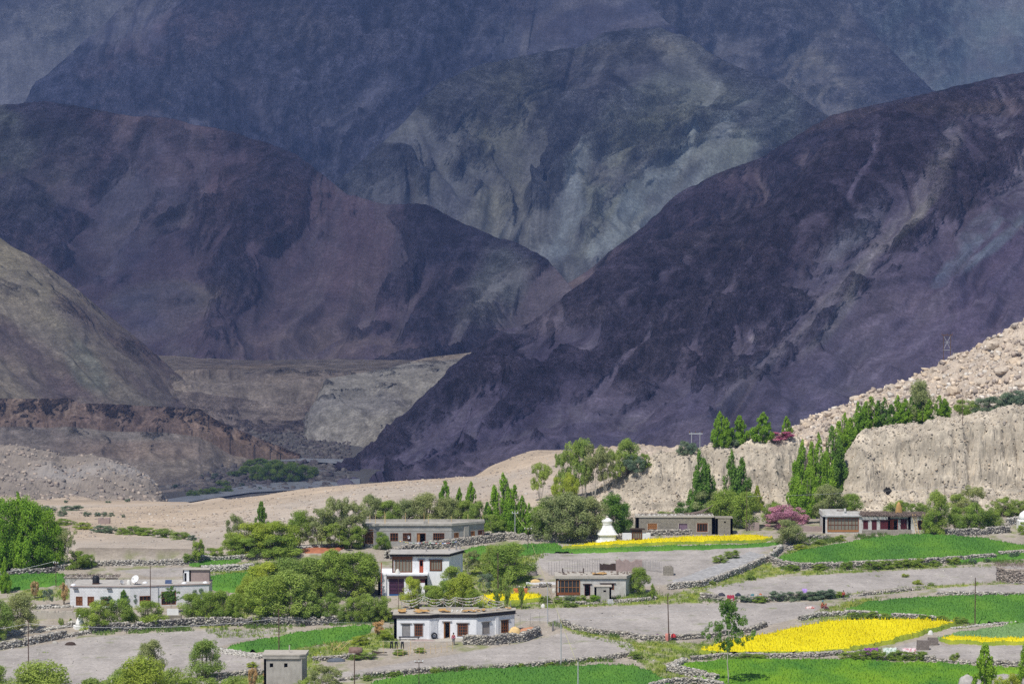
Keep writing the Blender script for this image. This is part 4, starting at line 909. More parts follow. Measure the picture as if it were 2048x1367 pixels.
# the grey slab path climbing between the walls
def sheet(name, poly, mat, dz=.02, step=.6, seed=3, rel=.0):
    P = [ghit(u, v) for u, v in poly]; pl = [(p.x, p.y) for p in P]
    gx = np.arange(min(p[0] for p in pl), max(p[0] for p in pl) + step, step); gy = np.arange(min(p[1] for p in pl), max(p[1] for p in pl) + step, step)
    X, Y = np.meshgrid(gx, gy, indexing='ij'); n0, n1 = X.shape
    ins = inpoly(X + .4 * fbm(X / 2, Y / 2, 2, seed), Y, pl)
    Z = gz(X, Y) + np.where(ins, dz + rel * fbm(X / 1.2, Y / 1.2, 3, seed + 4), -.05)
    idx = np.arange(n0 * n1).reshape(n0, n1)
    k = ins[:-1, :-1] | ins[1:, :-1] | ins[1:, 1:] | ins[:-1, 1:]
    q = np.stack([idx[:-1, :-1], idx[1:, :-1], idx[1:, 1:], idx[:-1, 1:]], -1)[k]
    used = np.unique(q); mp = np.full(n0 * n1, -1); mp[used] = np.arange(len(used))
    return meshobj(name, np.stack([X, Y, Z], -1).reshape(-1, 3)[used], mp[q], mat)
tag(sheet('path', [(1345,1166),(1400,1162),(1440,1148),(1490,1128),(1530,1108),(1500,1104),(1455,1120),(1400,1142),(1345,1160)], plain('slab_gravel', (.42,.41,.40), (.24,.235,.23), 1.4, bmp=.15, detail=8), .12, .5, rel=.15), kind='structure')
tag(sheet('red_gravel_heap', [(598,1100),(625,1091),(650,1092),(690,1097),(665,1104),(615,1106)], plain('red_gravel', (.42,.16,.08), (.30,.11,.06), 2, bmp=.1), .35, .5, rel=.3), 'low spread heap of rust red gravel left of the grey block building', 'gravel heap')

# grass tufts and weeds, beyond counting
M_TUFT = plain('weed', (.27,.35,.06), (.15,.23,.045), .35, detail=2)
def tufts(name, n, polys, label, seed, hmin=.12, hmax=.4, mat=None, y0=335, y1=512, dens=None):
    r = np.random.default_rng(seed)
    u = r.uniform(-100, 2150, n); y = r.uniform(y0, y1, n); x = (u - W0 / 2) / F * y
    z = gz(x, y); U, V = proj(np.stack([x, y, z], -1))
    k = np.zeros(n, bool)
    for p in polys: k |= inpoly(U, V, p)
    if dens is not None: k &= (fbm(x / 5, y / 6, 3, seed + 3) > dens)
    x, y, z = x[k], y[k], z[k]
    m_ = 7
    X = np.repeat(x, m_) + r.normal(0, .16, len(x) * m_); Y = np.repeat(y, m_) + r.normal(0, .16, len(x) * m_); Z = np.repeat(z, m_)
    h = r.uniform(hmin, hmax, len(X)); a = r.uniform(0, math.pi, len(X)); w = .05
    lx = r.normal(0, .09, len(X)); ly = r.normal(0, .09, len(X))
    V_ = np.stack([np.stack([X - np.cos(a) * w, Y - np.sin(a) * w, Z - .02], -1), np.stack([X + np.cos(a) * w, Y + np.sin(a) * w, Z - .02], -1),
                   np.stack([X + lx + .015, Y + ly, Z + h], -1), np.stack([X + lx - .015, Y + ly, Z + h], -1)], 1).reshape(-1, 3)
    return tag(meshobj(name, V_, np.arange(len(V_)).reshape(-1, 4), mat or M_TUFT), label, 'grass', kind='stuff')
tufts('grass', 60000, GRASSY, 'rough green grass on the verges between the plots', 21)
tufts('weeds', 26000, FALLOW[:5], 'sparse low weeds on the bare ploughed plots', 22, .05, .16, dens=.42)
M_REED = plain('dry_reed', (.60,.42,.20), (.42,.28,.13), 1.5, detail=2)
# long rows of small growth hugging the walls
edge = [[(1560,1134),(2050,1120),(2050,1126),(1560,1140)],[(1400,1200),(1700,1190),(1700,1196),(1400,1206)],[(700,1352),(1250,1316),(1260,1322),(700,1360)],[(1100,1246),(1300,1280),(1300,1286),(1100,1252)],[(1380,1312),(1760,1302),(1760,1308),(1380,1320)],[(180,1262),(790,1240),(790,1246),(180,1270)],[(1690,1226),(1920,1240),(1920,1247),(1690,1234)],[(1130,1195),(1310,1190),(1310,1200),(1130,1207)],[(1600,1078),(1780,1066),(1780,1074),(1600,1092)]]
tufts('undergrowth', 150000, edge, 'low green undergrowth along the foot of the field walls', 23, .2, .6, plain('undergrowth_leaf', (.18,.28,.055), (.09,.16,.035), .4, detail=2), dens=-.1)
# ------------------------------------------------------------------ trees and shrubs
def leafmat(name, a, b_, trans=.5, seedshift=.12):
    m, nt, bs = nodes(name)
    bs.inputs['Roughness'].default_value = .65; bs.inputs['Specular IOR Level'].default_value = .2
    tc = N(nt, 'ShaderNodeTexCoord'); oi = N(nt, 'ShaderNodeObjectInfo')
    f = noise(nt, tc.outputs['Object'], 1.1, 3)
    c = ramp(nt, f, [(.35, a), (.65, b_)])
    r = ramp(nt, oi.outputs['Random'], [(0, (1 - seedshift, 1 - seedshift * .6, .95)), (1, (1 + seedshift * 1.2, 1 + seedshift * .8, 1.02))])
    at = N(nt, 'ShaderNodeAttribute', attribute_name='Lf')
    c = mix(nt, 1, c, r, 'MULTIPLY'); c = mix(nt, 1, c, ramp(nt, at.outputs['Fac'], [(0, .72), (1, 1.3)]), 'MULTIPLY')
    nt.links.new(c, bs.inputs['Base Color'])
    tl = N(nt, 'ShaderNodeBsdfTranslucent'); nt.links.new(c, tl.inputs[0])
    ms = N(nt, 'ShaderNodeMixShader'); ms.inputs[0].default_value = trans
    nt.links.new(bs.outputs[0], ms.inputs[1]); nt.links.new(tl.outputs[0], ms.inputs[2])
    nt.links.new(ms.outputs[0], nt.nodes['Material Output'].inputs[0])
    return m
LM = {
 'pop':  leafmat('poplar_leaf', (0.20, 0.36, 0.038), (0.34, 0.52, 0.055)),
 'popd': leafmat('dark_poplar_leaf', (0.13, 0.25, 0.045), (0.21, 0.36, 0.06)),
 'wil':  leafmat('willow_leaf', (0.26, 0.36, 0.09), (0.42, 0.52, 0.12)),
 'wild': leafmat('dense_willow_leaf', (0.23, 0.34, 0.068), (0.40, 0.51, 0.10)),
 'oli':  leafmat('olive_willow_leaf', (0.298, 0.350, 0.149), (0.420, 0.455, 0.193)),
 'lime': leafmat('lime_leaf', (0.333, 0.438, 0.061), (0.490, 0.542, 0.088)),
 'sage': leafmat('sage_leaf', (0.184, 0.263, 0.175), (0.280, 0.359, 0.228)),
 'pink': leafmat('pink_blossom', (.42,.20,.29), (.62,.33,.42), .3),
 'mag':  leafmat('magenta_blossom', (.45,.10,.22), (.60,.20,.33), .3),
 'reed': leafmat('reed_leaf', (.50,.34,.15), (.66,.47,.24), .3),
}
M_BARK = plain('bark', (.30,.26,.21), (.16,.13,.10), 6, bmp=.02)
M_BARKL = plain('pale_bark', (.52,.49,.42), (.34,.31,.26), 6)
def cards(c, nrm, size, r, aspect=.6):
    n = len(c)
    nrm = nrm / (np.linalg.norm(nrm, axis=1)[:, None] + 1e-9)
    t = r.normal(size=(n, 3)); t -= (t * nrm).sum(1)[:, None] * nrm; t /= np.linalg.norm(t, axis=1)[:, None] + 1e-9
    b = np.cross(nrm, t)
    s = size * r.uniform(.6, 1.3, n)[:, None]
    t = t * s; b = b * s * aspect
    return np.stack([c - t * .5, c + b * .5, c + t * .6, c - b * .5], 1).reshape(-1, 3)
def tube(pts, rad, k=6):
    pts = np.asarray(pts, float); n = len(pts); rad = np.broadcast_to(rad, n)
    d = np.gradient(pts, axis=0); d /= np.linalg.norm(d, axis=1)[:, None] + 1e-9
    ref = np.where(np.abs(d[:, 2:3]) > .9, np.array([[1., 0, 0]]), np.array([[0, 0, 1.]]))
    a = np.cross(d, ref); a /= np.linalg.norm(a, axis=1)[:, None] + 1e-9; b = np.cross(d, a)
    th = np.linspace(0, 2 * math.pi, k, endpoint=False)
    v = pts[:, None] + rad[:, None, None] * (np.cos(th)[None, :, None] * a[:, None] + np.sin(th)[None, :, None] * b[:, None])
    f = [(i * k + j, i * k + (j + 1) % k, (i + 1) * k + (j + 1) % k, (i + 1) * k + j) for i in range(n - 1) for j in range(k)]
    f.append(tuple(range(k))[::-1]); f.append(tuple((n - 1) * k + j for j in range(k)))
    return v.reshape(-1, 3), f
def join(parts):
    V = []; Fc = []; o = 0
    for v, f in parts:
        V.append(np.asarray(v, float)); Fc += [tuple(i + o for i in q) for q in f]; o += len(v)
    return np.concatenate(V), Fc
PROTO = {}
def proto(kind, shape, seed):
    """unit tree (height 1, crown width about 1 in x and y before scaling)"""
    key = (kind, shape, seed)
    if key in PROTO: return PROTO[key]
    r = np.random.default_rng(seed * 17 + hash_(shape))
    lobes = []   # centre, radius (3)
    if shape == 'willow':       # rounded crown on short stems
        for i in range(64):
            a = r.uniform(0, 2 * math.pi); q = r.uniform(0, 1) ** .5; z = r.uniform(.12, .9)
            w = .43 * math.sin(math.pi * min(1, (z + .12)) ** .8 * .93) ** .6
            lobes.append(((math.cos(a) * q * w, math.sin(a) * q * w, z), r.uniform(.08, .15)))
    elif shape == 'bush':       # foliage to the ground
        for i in range(50):
            a = r.uniform(0, 2 * math.pi); q = r.uniform(0, 1) ** .5; z = r.uniform(.05, .88)
            w = .42 * (1 - ((z - .3) / .75) ** 2) ** .5
            lobes.append(((math.cos(a) * q * w, math.sin(a) * q * w, z), r.uniform(.07, .14)))
    elif shape == 'poplar':     # several upright spires grown together
        for sx in range(4):
            a = r.uniform(0, 2 * math.pi); q = .24 if sx else 0
            top = r.uniform(.68, .9) if sx else .99
            for i in range(36):
                z = .02 + (top - .02) * (i + r.uniform(0, 1)) / 36
                w = .30 * min(1, (z + .12) * 3) * (1 - (z / top) ** 1.6) ** .85
                b2 = r.uniform(0, 2 * math.pi); qq = r.uniform(.1, 1) ** .6
                lobes.append(((math.cos(a) * q + math.cos(b2) * qq * w, math.sin(a) * q + math.sin(b2) * qq * w, z), r.uniform(.05, .10) * (1.15 - .6 * z)))
    elif shape == 'spire':      # single pointed tree
        for i in range(60):
            z = .04 + .93 * (i + r.uniform(0, 1)) / 60
            w = .44 * min(1, (z + .1) * 3) * (1 - z ** 1.5) ** .9
            b2 = r.uniform(0, 2 * math.pi); qq = r.uniform(.1, 1) ** .6
            lobes.append(((math.cos(b2) * qq * w, math.sin(b2) * qq * w, z), r.uniform(.06, .12) * (1.15 - .7 * z)))
    elif shape == 'fan':        # pale bare stems, feathery crown high up
        for i in range(40):
            z = r.uniform(.32, .95); w = .43 * math.sin(math.pi * min(1, (z - .15) * 1.1)) ** .5
            a = r.uniform(0, 2 * math.pi); q = r.uniform(0, 1) ** .5
            lobes.append(((math.cos(a) * q * w, math.sin(a) * q * w, z), r.uniform(.05, .12)))
    elif shape == 'vase':       # coppiced stump with upright shoots
        for i in range(30):
            z = r.uniform(.22, .93); w = .10 + .34 * z ** 1.2 * (1 if z < .7 else (1.05 - z) / .35)
            a = r.uniform(0, 2 * math.pi); q = r.uniform(0, 1) ** .5
            lobes.append(((math.cos(a) * q * w, math.sin(a) * q * w, z), r.uniform(.06, .12)))
    elif shape == 'sapling':    # thin trunk, loose uneven crown
        for i in range(110):
            z = r.uniform(.44, .98); w = .30 * (1 - abs(z - .66) * 1.9)
            a = r.uniform(0, 2 * math.pi); q = r.uniform(0, 1) ** .7
            lobes.append(((math.cos(a) * q * w, math.sin(a) * q * w, z), r.uniform(.022, .05)))
        for (lx, lz) in ((-.42, .60), (-.36, .66), (-.33, .57), (.40, .58), (.44, .61), (.34, .55), (-.2, .55), (.25, .5), (-.3, .72), (.28, .78), (.3, .74)):
            lobes.append(((lx, r.uniform(-.1, .1), lz), .045))
    n_l = {'willow': 12000, 'bush': 11000, 'poplar': 15000, 'spire': 9000, 'fan': 7500, 'vase': 5000, 'sapling': 9000}[shape]
    C = np.array([l[0] for l in lobes]); Rr_ = np.array([l[1] for l in lobes])
    pr = Rr_ ** 2; pr /= pr.sum()
    j = r.choice(len(lobes), n_l, p=pr)
    d = r.normal(size=(n_l, 3)); d /= np.linalg.norm(d, axis=1)[:, None]
    rr = Rr_[j] * r.uniform(.35, 1.08, n_l) ** .6
    P = C[j] + d * rr[:, None] * np.array([1, 1, .9 if shape not in ('poplar', 'spire', 'vase') else 1.2])
    P[:, 2] = np.clip(P[:, 2], .005, 1.05)
    up = np.array([0, 0, .55])
    nrm = d * .8 + up + r.normal(0, .45, (n_l, 3))
    base = {'willow': .034, 'bush': .034, 'poplar': .036, 'spire': .036, 'fan': .034, 'vase': .045, 'sapling': .019}[shape]
    V = cards(P, nrm, base, r, .55 if shape in ('willow', 'bush', 'fan', 'vase') else .8)
    Fq = np.arange(len(V)).reshape(-1, 4)
    lobv = r.uniform(0, 1, len(lobes))[j] * .5 + r.uniform(0, 1, n_l) * .5
    crown = meshobj('crown', V, Fq, LM[kind], attrs={'Lf': np.repeat(lobv, 4)})
    # stems
    parts = []
    ns = {'willow': 4, 'bush': 5, 'poplar': 5, 'spire': 1, 'fan': 6, 'vase': 5, 'sapling': 1}[shape]
    for i in range(ns):
        a = 2 * math.pi * i / ns + r.uniform(-.4, .4); q = 0 if ns == 1 else r.uniform(.10, .26)
        top = {'willow': .7, 'bush': .6, 'poplar': .85, 'spire': .92, 'fan': .85, 'vase': .7, 'sapling': .92}[shape]
        b0 = 0 if shape in ('sapling', 'spire') else .03
        w0 = {'willow': .018, 'bush': .012, 'poplar': .013, 'spire': .014, 'fan': .009, 'vase': .02, 'sapling': .011}[shape]
        zs = np.linspace(-.03, top, 7)
        pts = np.stack([math.cos(a) * (b0 + q * np.clip(zs, 0, 1) ** .8) + r.normal(0, .006, 7), math.sin(a) * (b0 + q * np.clip(zs, 0, 1) ** .8) + r.normal(0, .006, 7), zs], -1)
        parts.append(tube(pts, w0 * (1 - .75 * np.linspace(0, 1, 7)), 5))
        for k in range(5):       # limbs
            t = r.uniform(.35, .85); p0 = np.array([np.interp(t * top, zs, pts[:, c_]) for c_ in range(3)])
            L = lobes[r.integers(0, len(lobes))][0]
            if L[2] > p0[2] - .05: parts.append(tube(np.array([p0, (p0 + np.array(L)) / 2 + [0, 0, .02], L]), w0 * np.array([.5, .35, .15]), 4))
    v, f = join(parts)
    trunk = meshobj('trunk', v, f, M_BARKL if shape in ('fan', 'sapling') else M_BARK, smooth=True)
    root = empty('proto_tree')
    PROTO[key] = [root, trunk, crown, True]
    crown.parent = root; trunk.parent = root
    return PROTO[key]
def hash_(s): return sum(ord(c) * (i + 3) for i, c in enumerate(s))
TN = [0]
NAMES = {'pop': 'poplar_tree', 'popd': 'poplar_tree', 'wil': 'willow_tree', 'wild': 'willow_tree', 'oli': 'willow_tree', 'lime': 'willow_tree', 'sage': 'sage_bush', 'pink': 'flowering_shrub', 'mag': 'flowering_shrub', 'reed': 'reed_clump'}
def plant(u, vb, vt, w, kind, shape, label, group=None, cat=None, name=None, ymin=330, ymax=2500, depth=1.0, Y=None):
    TN[0] += 1
    pk = proto(kind, shape, TN[0] % 3)
    if Y is None: p = ghit(u, vb, ymin, ymax)
    else:
        q = unproj(u, vb, Y); p = Vector((float(q[0]), float(q[1]), float(gz(q[0], q[1]))))
    sc = p.y / F
    # height from the photograph rows
    ztop = float(unproj(u, vt, p.y)[2]); h = max(.3, ztop - p.z)
    ww = 1.08 * w * sc / (.92 if shape in ('willow', 'bush', 'fan', 'vase') else .86 if shape == 'spire' else .95) * (1.15 if shape == 'poplar' else 1.12 if shape == 'spire' else 1)
    nm = name or NAMES[kind]
    if shape in ('bush',) and nm == 'willow_tree' and 'willow' not in label: nm = 'shrub'
    if pk[3]:
        root = pk[0]; root.name = nm; pk[3] = False
    else:
        root = pk[0].copy(); COL.objects.link(root); root.name = nm
        for ch in (pk[1], pk[2]):
            c = ch.copy(); COL.objects.link(c); c.parent = root
    root.location = p; root.scale = (ww, ww * depth, h); root.rotation_euler = (0, 0, random.uniform(0, 6.28) if depth == 1 and shape != 'sapling' else 0)
    tag(root, label, cat or ('tree' if nm.endswith('tree') else 'shrub'), group)
    return root
ORD = ['leftmost', 'second', 'third', 'fourth', 'fifth', 'sixth', 'seventh', 'eighth', 'ninth', 'tenth', 'eleventh', 'twelfth', 'thirteenth', 'fourteenth', 'fifteenth', 'sixteenth', 'seventeenth', 'eighteenth', 'nineteenth', 'twentieth', 'twenty-first', 'twenty-second', 'twenty-third', 'twenty-fourth']
def row(desc, where, items, group, **k):
    """items sorted by u: (u, base row, top row, width, kind, shape)"""
    items = sorted(items)
    n = len(items)
    for i, it in enumerate(items):
        nth = 'leftmost' if i == 0 else 'rightmost' if i == n - 1 else ORD[i] + ' from the left'
        d = desc if isinstance(desc, str) else desc.get(it[4]) or {'pop': 'bright green bush', 'popd': 'dark green bush', 'wil': 'green bush', 'wild': 'dark green bush', 'oli': 'olive bush', 'lime': 'lime green bush', 'sage': 'grey green bush'}[it[4]]
        plant(*it, label='%s, %s %s' % (d, nth, where), group=group, **k)
row({'pop': 'tall bright green poplar', 'oli': 'feathery olive willow', 'wild': 'low dark green willow'}, 'of the trees at the left edge',
    [(-22,1142,1000,75,'pop','poplar'),(12,1140,990,84,'pop','willow'),(36,1140,986,60,'pop','poplar'),(60,1140,992,80,'pop','willow'),(88,1138,1010,66,'pop','willow'),(106,1138,1040,46,'pop','willow'),(130,1136,1052,52,'oli','fan'),(156,1137,1094,46,'wild','bush'),(178,1134,1104,30,'wild','bush'),(92,1138,1085,60,'pop','bush')], 'trees at the left edge')
row({'wil': 'rounded green willow', 'oli': 'rounded olive willow', 'pop': 'thin young poplar', 'sage': 'sparse grey green bush'}, 'at lower left',
    [(-8,1278,1196,70,'wil','willow'),(38,1262,1183,72,'oli','willow'),(10,1185,1112,24,'pop','spire')], 'trees at the lower left edge')
row('round pruned willow', 'in the row along the dark wall',
    [(188,1260,1198,70,'wild','bush'),(240,1256,1186,60,'wild','bush'),(295,1252,1194,72,'wild','bush'),(383,1246,1183,50,'wild','willow'),(415,1245,1180,50,'wild','willow'),(443,1244,1178,48,'wild','willow'),(470,1244,1183,46,'wild','willow')], 'pruned willows above the dark wall')
plant(342,1226,1170,50,'popd','sapling','small tree with a bare thin trunk before the white panel by the brick house')
plant(247,1215,1178,26,'popd','spire','slim young tree behind the second pruned willow, against the white brick wall')
plant(268,1212,1185,26,'sage','fan','thin grey green sapling at the corner of the white brick house')
plant(395,1205,1172,40,'sage','fan','hazy grey green sapling at the right end of the white brick house')
plant(212,1214,1190,30,'sage','fan','thin sapling under the third window of the white brick house')
plant(96,1212,1176,24,'sage','fan','wispy bush beside the dry reeds left of the white brick house')
plant(122,1249,1233,11,'wild','bush','tiny dark potted bush left of the small white cone', 'two tiny bushes', name='small_bush')
plant(141,1249,1234,9,'wild','bush','tiny dark bush right next to the small white cone', 'two tiny bushes', name='small_bush')
plant(157,1232,1214,22,'lime','bush','small lime green bush above the white cone', name='small_bush')
row({'wild': 'big dense dark green willow', 'wil': 'big rounded green willow', 'lime': 'yellowish green willow'}, 'of the clump left of centre',
    [(500,1225,1150,60,'lime','willow'),(540,1243,1148,105,'wild','willow'),(588,1243,1140,105,'wil','willow'),(530,1200,1122,90,'lime','willow'),(575,1200,1112,80,'wil','willow'),(612,1195,1110,75,'wil','willow'),(640,1192,1112,70,'wil','willow'),
     (668,1194,1098,85,'wild','willow'),(710,1192,1100,95,'wild','willow'),(738,1190,1104,42,'wil','willow')], 'willow clump in the village centre left')
row('leafy green willow shoot', 'in the front row beside the mottled wall',
    [(612,1243,1176,62,'wil','bush'),(648,1243,1182,58,'wild','bush'),(684,1243,1186,54,'wil','bush'),(712,1243,1184,52,'wild','bush'),(742,1243,1181,50,'wil','bush'),(768,1241,1185,40,'wild','bush')], 'front row of willow shoots')
row({'oli': 'feathery olive willow', 'lime': 'broad yellow green willow', 'wild': 'bushy green willow', 'wil': 'rounded willow', 'popd': 'small pointed dark poplar'}, 'in the grove left of the grey building',
    [(465,1112,1060,52,'wild','bush'),(470,1100,1030,40,'oli','fan'),(522,1080,1001,34,'popd','spire'),(505,1110,1042,85,'lime','willow'),(556,1110,1040,95,'lime','willow'),(498,1114,1068,85,'wild','bush'),(552,1114,1064,95,'wild','bush'),(598,1096,1018,54,'wild','willow'),
     (640,1096,1012,70,'oli','fan'),(676,1096,994,64,'oli','fan'),(708,1095,1006,60,'oli','fan'),(625,1098,1040,50,'oli','fan'),(662,1097,1045,60,'wil','fan'),(700,1097,1048,58,'wild','bush'),(430,1118,1092,45,'wild','bush')], 'grove left of the grey block building')
row({'oli': 'olive willow', 'wil': 'rounded green willow', 'pop': 'bright pointed poplar'}, 'behind the grey block building',
    [(742,1062,988,56,'oli','willow'),(778,1060,998,54,'wil','willow'),(812,1058,996,56,'oli','willow'),(848,1058,984,72,'oli','willow'),(895,1058,992,64,'oli','willow'),(932,1058,998,52,'wil','willow'),(890,1052,959,36,'pop','spire'),(918,1052,974,26,'pop','spire'),(942,1054,962,34,'pop','spire'),(955,1064,1000,40,'wil','willow')], 'trees behind the grey block building')
row({'pop': 'tall leafy poplar', 'popd': 'dark leafy poplar', 'wild': 'round green bush'}, 'right of the grey block building',
    [(1006,1070,946,60,'pop','poplar'),(1030,1072,968,46,'pop','poplar'),(975,1066,1002,30,'popd','spire'),(988,1074,1020,56,'wild','bush'),(1058,1074,1006,46,'pop','poplar'),(1044,1072,990,34,'pop','spire')], 'trees right of the grey block building')
row({'oli': 'broad grey green willow', 'popd': 'dark leafy poplar', 'wild': 'dark willow'}, 'in the wood behind the tall white stupa',
    [(1086,1080,1000,50,'wild','willow'),(1108,1082,988,82,'oli','willow'),(1146,1082,984,88,'oli','willow'),(1184,1080,990,75,'oli','willow'),(1226,1068,984,56,'popd','willow'),(1246,1066,1004,40,'popd','willow')], 'willow wood behind the stupa')
row({'wil': 'feathery pale stemmed poplar', 'oli': 'olive pale stemmed poplar', 'sage': 'grey green bush', 'lime': 'lime green bush'}, 'on the shoulder left of the rocky mound',
    [(1080,1000,922,46,'wil','fan'),(1124,998,905,38,'wil','fan'),(1122,1010,945,40,'lime','bush'),(1150,1000,880,58,'wil','fan'),(1168,1000,878,50,'wil','fan'),(1188,995,884,50,'oli','fan'),(1210,985,892,44,'oli','fan'),(1228,975,900,40,'wil','fan'),(1256,948,874,52,'wil','willow'),(1268,945,905,44,'sage','bush'),(1290,935,903,24,'wild','bush'),(1145,1012,940,34,'lime','bush')], 'feathery poplars on the shoulder', ymax=620)
row({'popd': 'dark green poplar', 'wild': 'dark rounded willow', 'lime': 'small lime sapling', 'wil': 'green bush', 'oli': 'olive willow'}, 'at the foot of the rocky mound',
    [(1398,1046,900,62,'popd','poplar'),(1463,1030,900,64,'popd','poplar'),(1372,1042,998,46,'popd','bush'),(1412,1048,978,60,'oli','willow'),(1450,1052,976,66,'wild','willow'),(1490,1056,980,66,'wild','willow'),(1515,1020,970,24,'lime','spire'),(1550,1046,1000,56,'wild','bush'),(1334,1044,1020,60,'wild','bush')], 'trees at the foot of the mound')
plant(1575,1056,1008,84,'pink','bush','pink blossoming shrub between the olive bush and the stone house', name='flowering_shrub')
plant(1578,1088,1030,70,'oli','bush','big loose olive bush left of the thatched house')
row({'pop': 'bright green pointed poplar', 'sage': 'grey green bush'}, 'standing on top of the rocky mound',
    [(1440,892,822,36,'pop','spire'),(1452,892,835,34,'pop','spire'),(1478,890,830,40,'pop','spire'),(1525,884,824,46,'pop','spire'),(1573,876,831,24,'pop','spire'),(1370,910,878,30,'sage','bush'),(1385,908,884,26,'sage','bush'),(1462,892,876,40,'sage','bush')], 'poplars on the mound', ymax=600)
plant(1562,880,860,52,'mag','bush','magenta flowering bush on top of the rocky mound', name='flowering_shrub', ymax=600)
row({'pop': 'tall leafy green poplar', 'popd': 'dark leafy poplar'}, 'in the gully between mound and bluff',
    [(1604,1034,880,56,'pop','poplar'),(1636,1030,868,60,'pop','poplar'),(1662,1000,850,56,'popd','poplar'),(1690,905,826,52,'pop','poplar'),(1655,1000,895,50,'pop','poplar'),(1612,1046,940,50,'pop','poplar')], 'poplars in the gully')
for_bluff = [(1716,872,803,50,'pop','poplar'),(1742,866,792,50,'pop','poplar'),(1768,866,795,48,'popd','poplar'),(1795,866,790,48,'pop','poplar'),(1822,862,792,46,'popd','poplar'),(1850,862,786,48,'pop','poplar'),(1878,860,790,40,'pop','poplar'),(1840,850,757,48,'oli','willow')]
row({'pop': 'leafy green poplar', 'popd': 'dark leafy poplar', 'oli': 'olive crowned willow'}, 'in the line behind the bluff', for_bluff, 'poplars behind the bluff', Y=565)
row({'wild': 'round dark green bush', 'sage': 'round grey green bush'}, 'above the bluff at the right edge',
    [(1933,838,794,52,'wild','bush'),(1968,838,790,54,'sage','bush'),(2004,834,782,56,'sage','bush'),(2040,830,776,64,'sage','bush')], 'bushes above the bluff', Y=575)
row({'oli': 'olive willow', 'wild': 'dense dark bush', 'wil': 'green bush'}, 'around the thatched house',
    [(1655,1046,968,70,'oli','willow'),(1700,1044,984,56,'wild','willow'),(1790,1040,994,46,'wil','bush'),(1818,1040,1000,44,'wild','bush'),(1845,1038,1002,34,'wil','bush'),(1873,1066,980,50,'wil','willow'),(1868,1068,1012,52,'wild','bush'),(1946,1050,972,60,'oli','fan'),(1925,1064,1006,60,'wild','bush'),(1962,1062,1002,64,'wild','bush'),(1985,1060,1016,40,'wild','bush'),(2008,1032,990,56,'wil','bush'),(2042,1032,992,50,'wil','bush'),(1915,1040,985,44,'wil','willow')], 'trees and bushes around the thatched house')
plant(2048,1068,1040,26,'wild','bush','dark bush cut by the right edge below the white dome')
row({'wil': 'rounded green willow', 'lime': 'yellow green willow', 'wild': 'dark green willow', 'oli': 'grey olive willow'}, 'before the two storey white house',
    [(824,1216,1152,46,'lime','willow'),(862,1216,1168,56,'wild','willow'),(893,1212,1158,52,'wild','willow'),(922,1216,1142,62,'lime','willow'),(943,1218,1174,42,'wild','willow'),(905,1185,1130,50,'wil','willow')], 'trees before the two storey house')
row({'oli': 'grey olive bush', 'wild': 'big dark spreading tree', 'wil': 'broad green tree'}, 'right of the two storey house',
    [(938,1150,1100,46,'oli','fan'),(990,1152,1086,62,'wil','willow'),(1018,1162,1084,98,'wild','willow'),(970,1186,1145,36,'sage','fan')], 'trees right of the two storey house')
row('coppiced willow stump', 'beside the small mustard patch',
    [(994,1218,1176,24,'wil','vase'),(1014,1219,1146,26,'wil','vase'),(1043,1217,1172,20,'wild','vase'),(1000,1188,1150,24,'wil','vase')], 'coppiced willow stumps')
plant(764,1098,1057,38,'wild','bush','round green bush standing before the long grey block building', name='round_bush')
plant(396,1129,1078,36,'wild','vase','lone dark vase shaped bush on the bare plot behind the white brick house')
plant(376,1124,1104,24,'wil','bush','small green bush just left behind the lone vase shaped bush')
plant(1277,1186,1132,44,'wild','willow','bushy green tree at the right corner of the house with the tin hutch')
plant(1305,1198,1166,16,'wild','spire','narrow dark shrub right of the tree by the tin hutch', name='shrub')
row({'wil': 'light green willow', 'lime': 'yellow green willow', 'oli': 'airy olive willow', 'wild': 'green willow bush'}, 'of those along the bottom left',
    [(-12,1410,1326,70,'wil','willow'),(78,1440,1318,140,'wil','willow'),(222,1430,1332,120,'wil','bush'),(178,1420,1350,70,'wild','bush'),(283,1440,1308,110,'lime','willow'),(303,1352,1277,58,'oli','willow'),(346,1420,1332,72,'wil','bush'),(412,1358,1276,70,'wil','willow'),(400,1420,1344,110,'wild','bush'),(470,1420,1350,80,'wil','bush')], 'willows along the bottom left')
plant(652,1392,1332,72,'oli','fan','thin airy shrub right of the small concrete tower')
plant(610,1400,1352,50,'wil','bush','low green bush at the right foot of the small concrete tower')
plant(1456,1372,1198,104,'popd','sapling','young tree with a thin straight trunk before the big mustard field', depth=1.0)
plant(1968,1440,1285,66,'pop','spire','leafy young tree at the bottom near the right corner')
plant(2048,1420,1290,46,'pop','spire','leafy young tree cut by the right edge at the bottom')
plant(2010,1420,1340,60,'lime','bush','low yellow green bush between the two young trees at the bottom right')
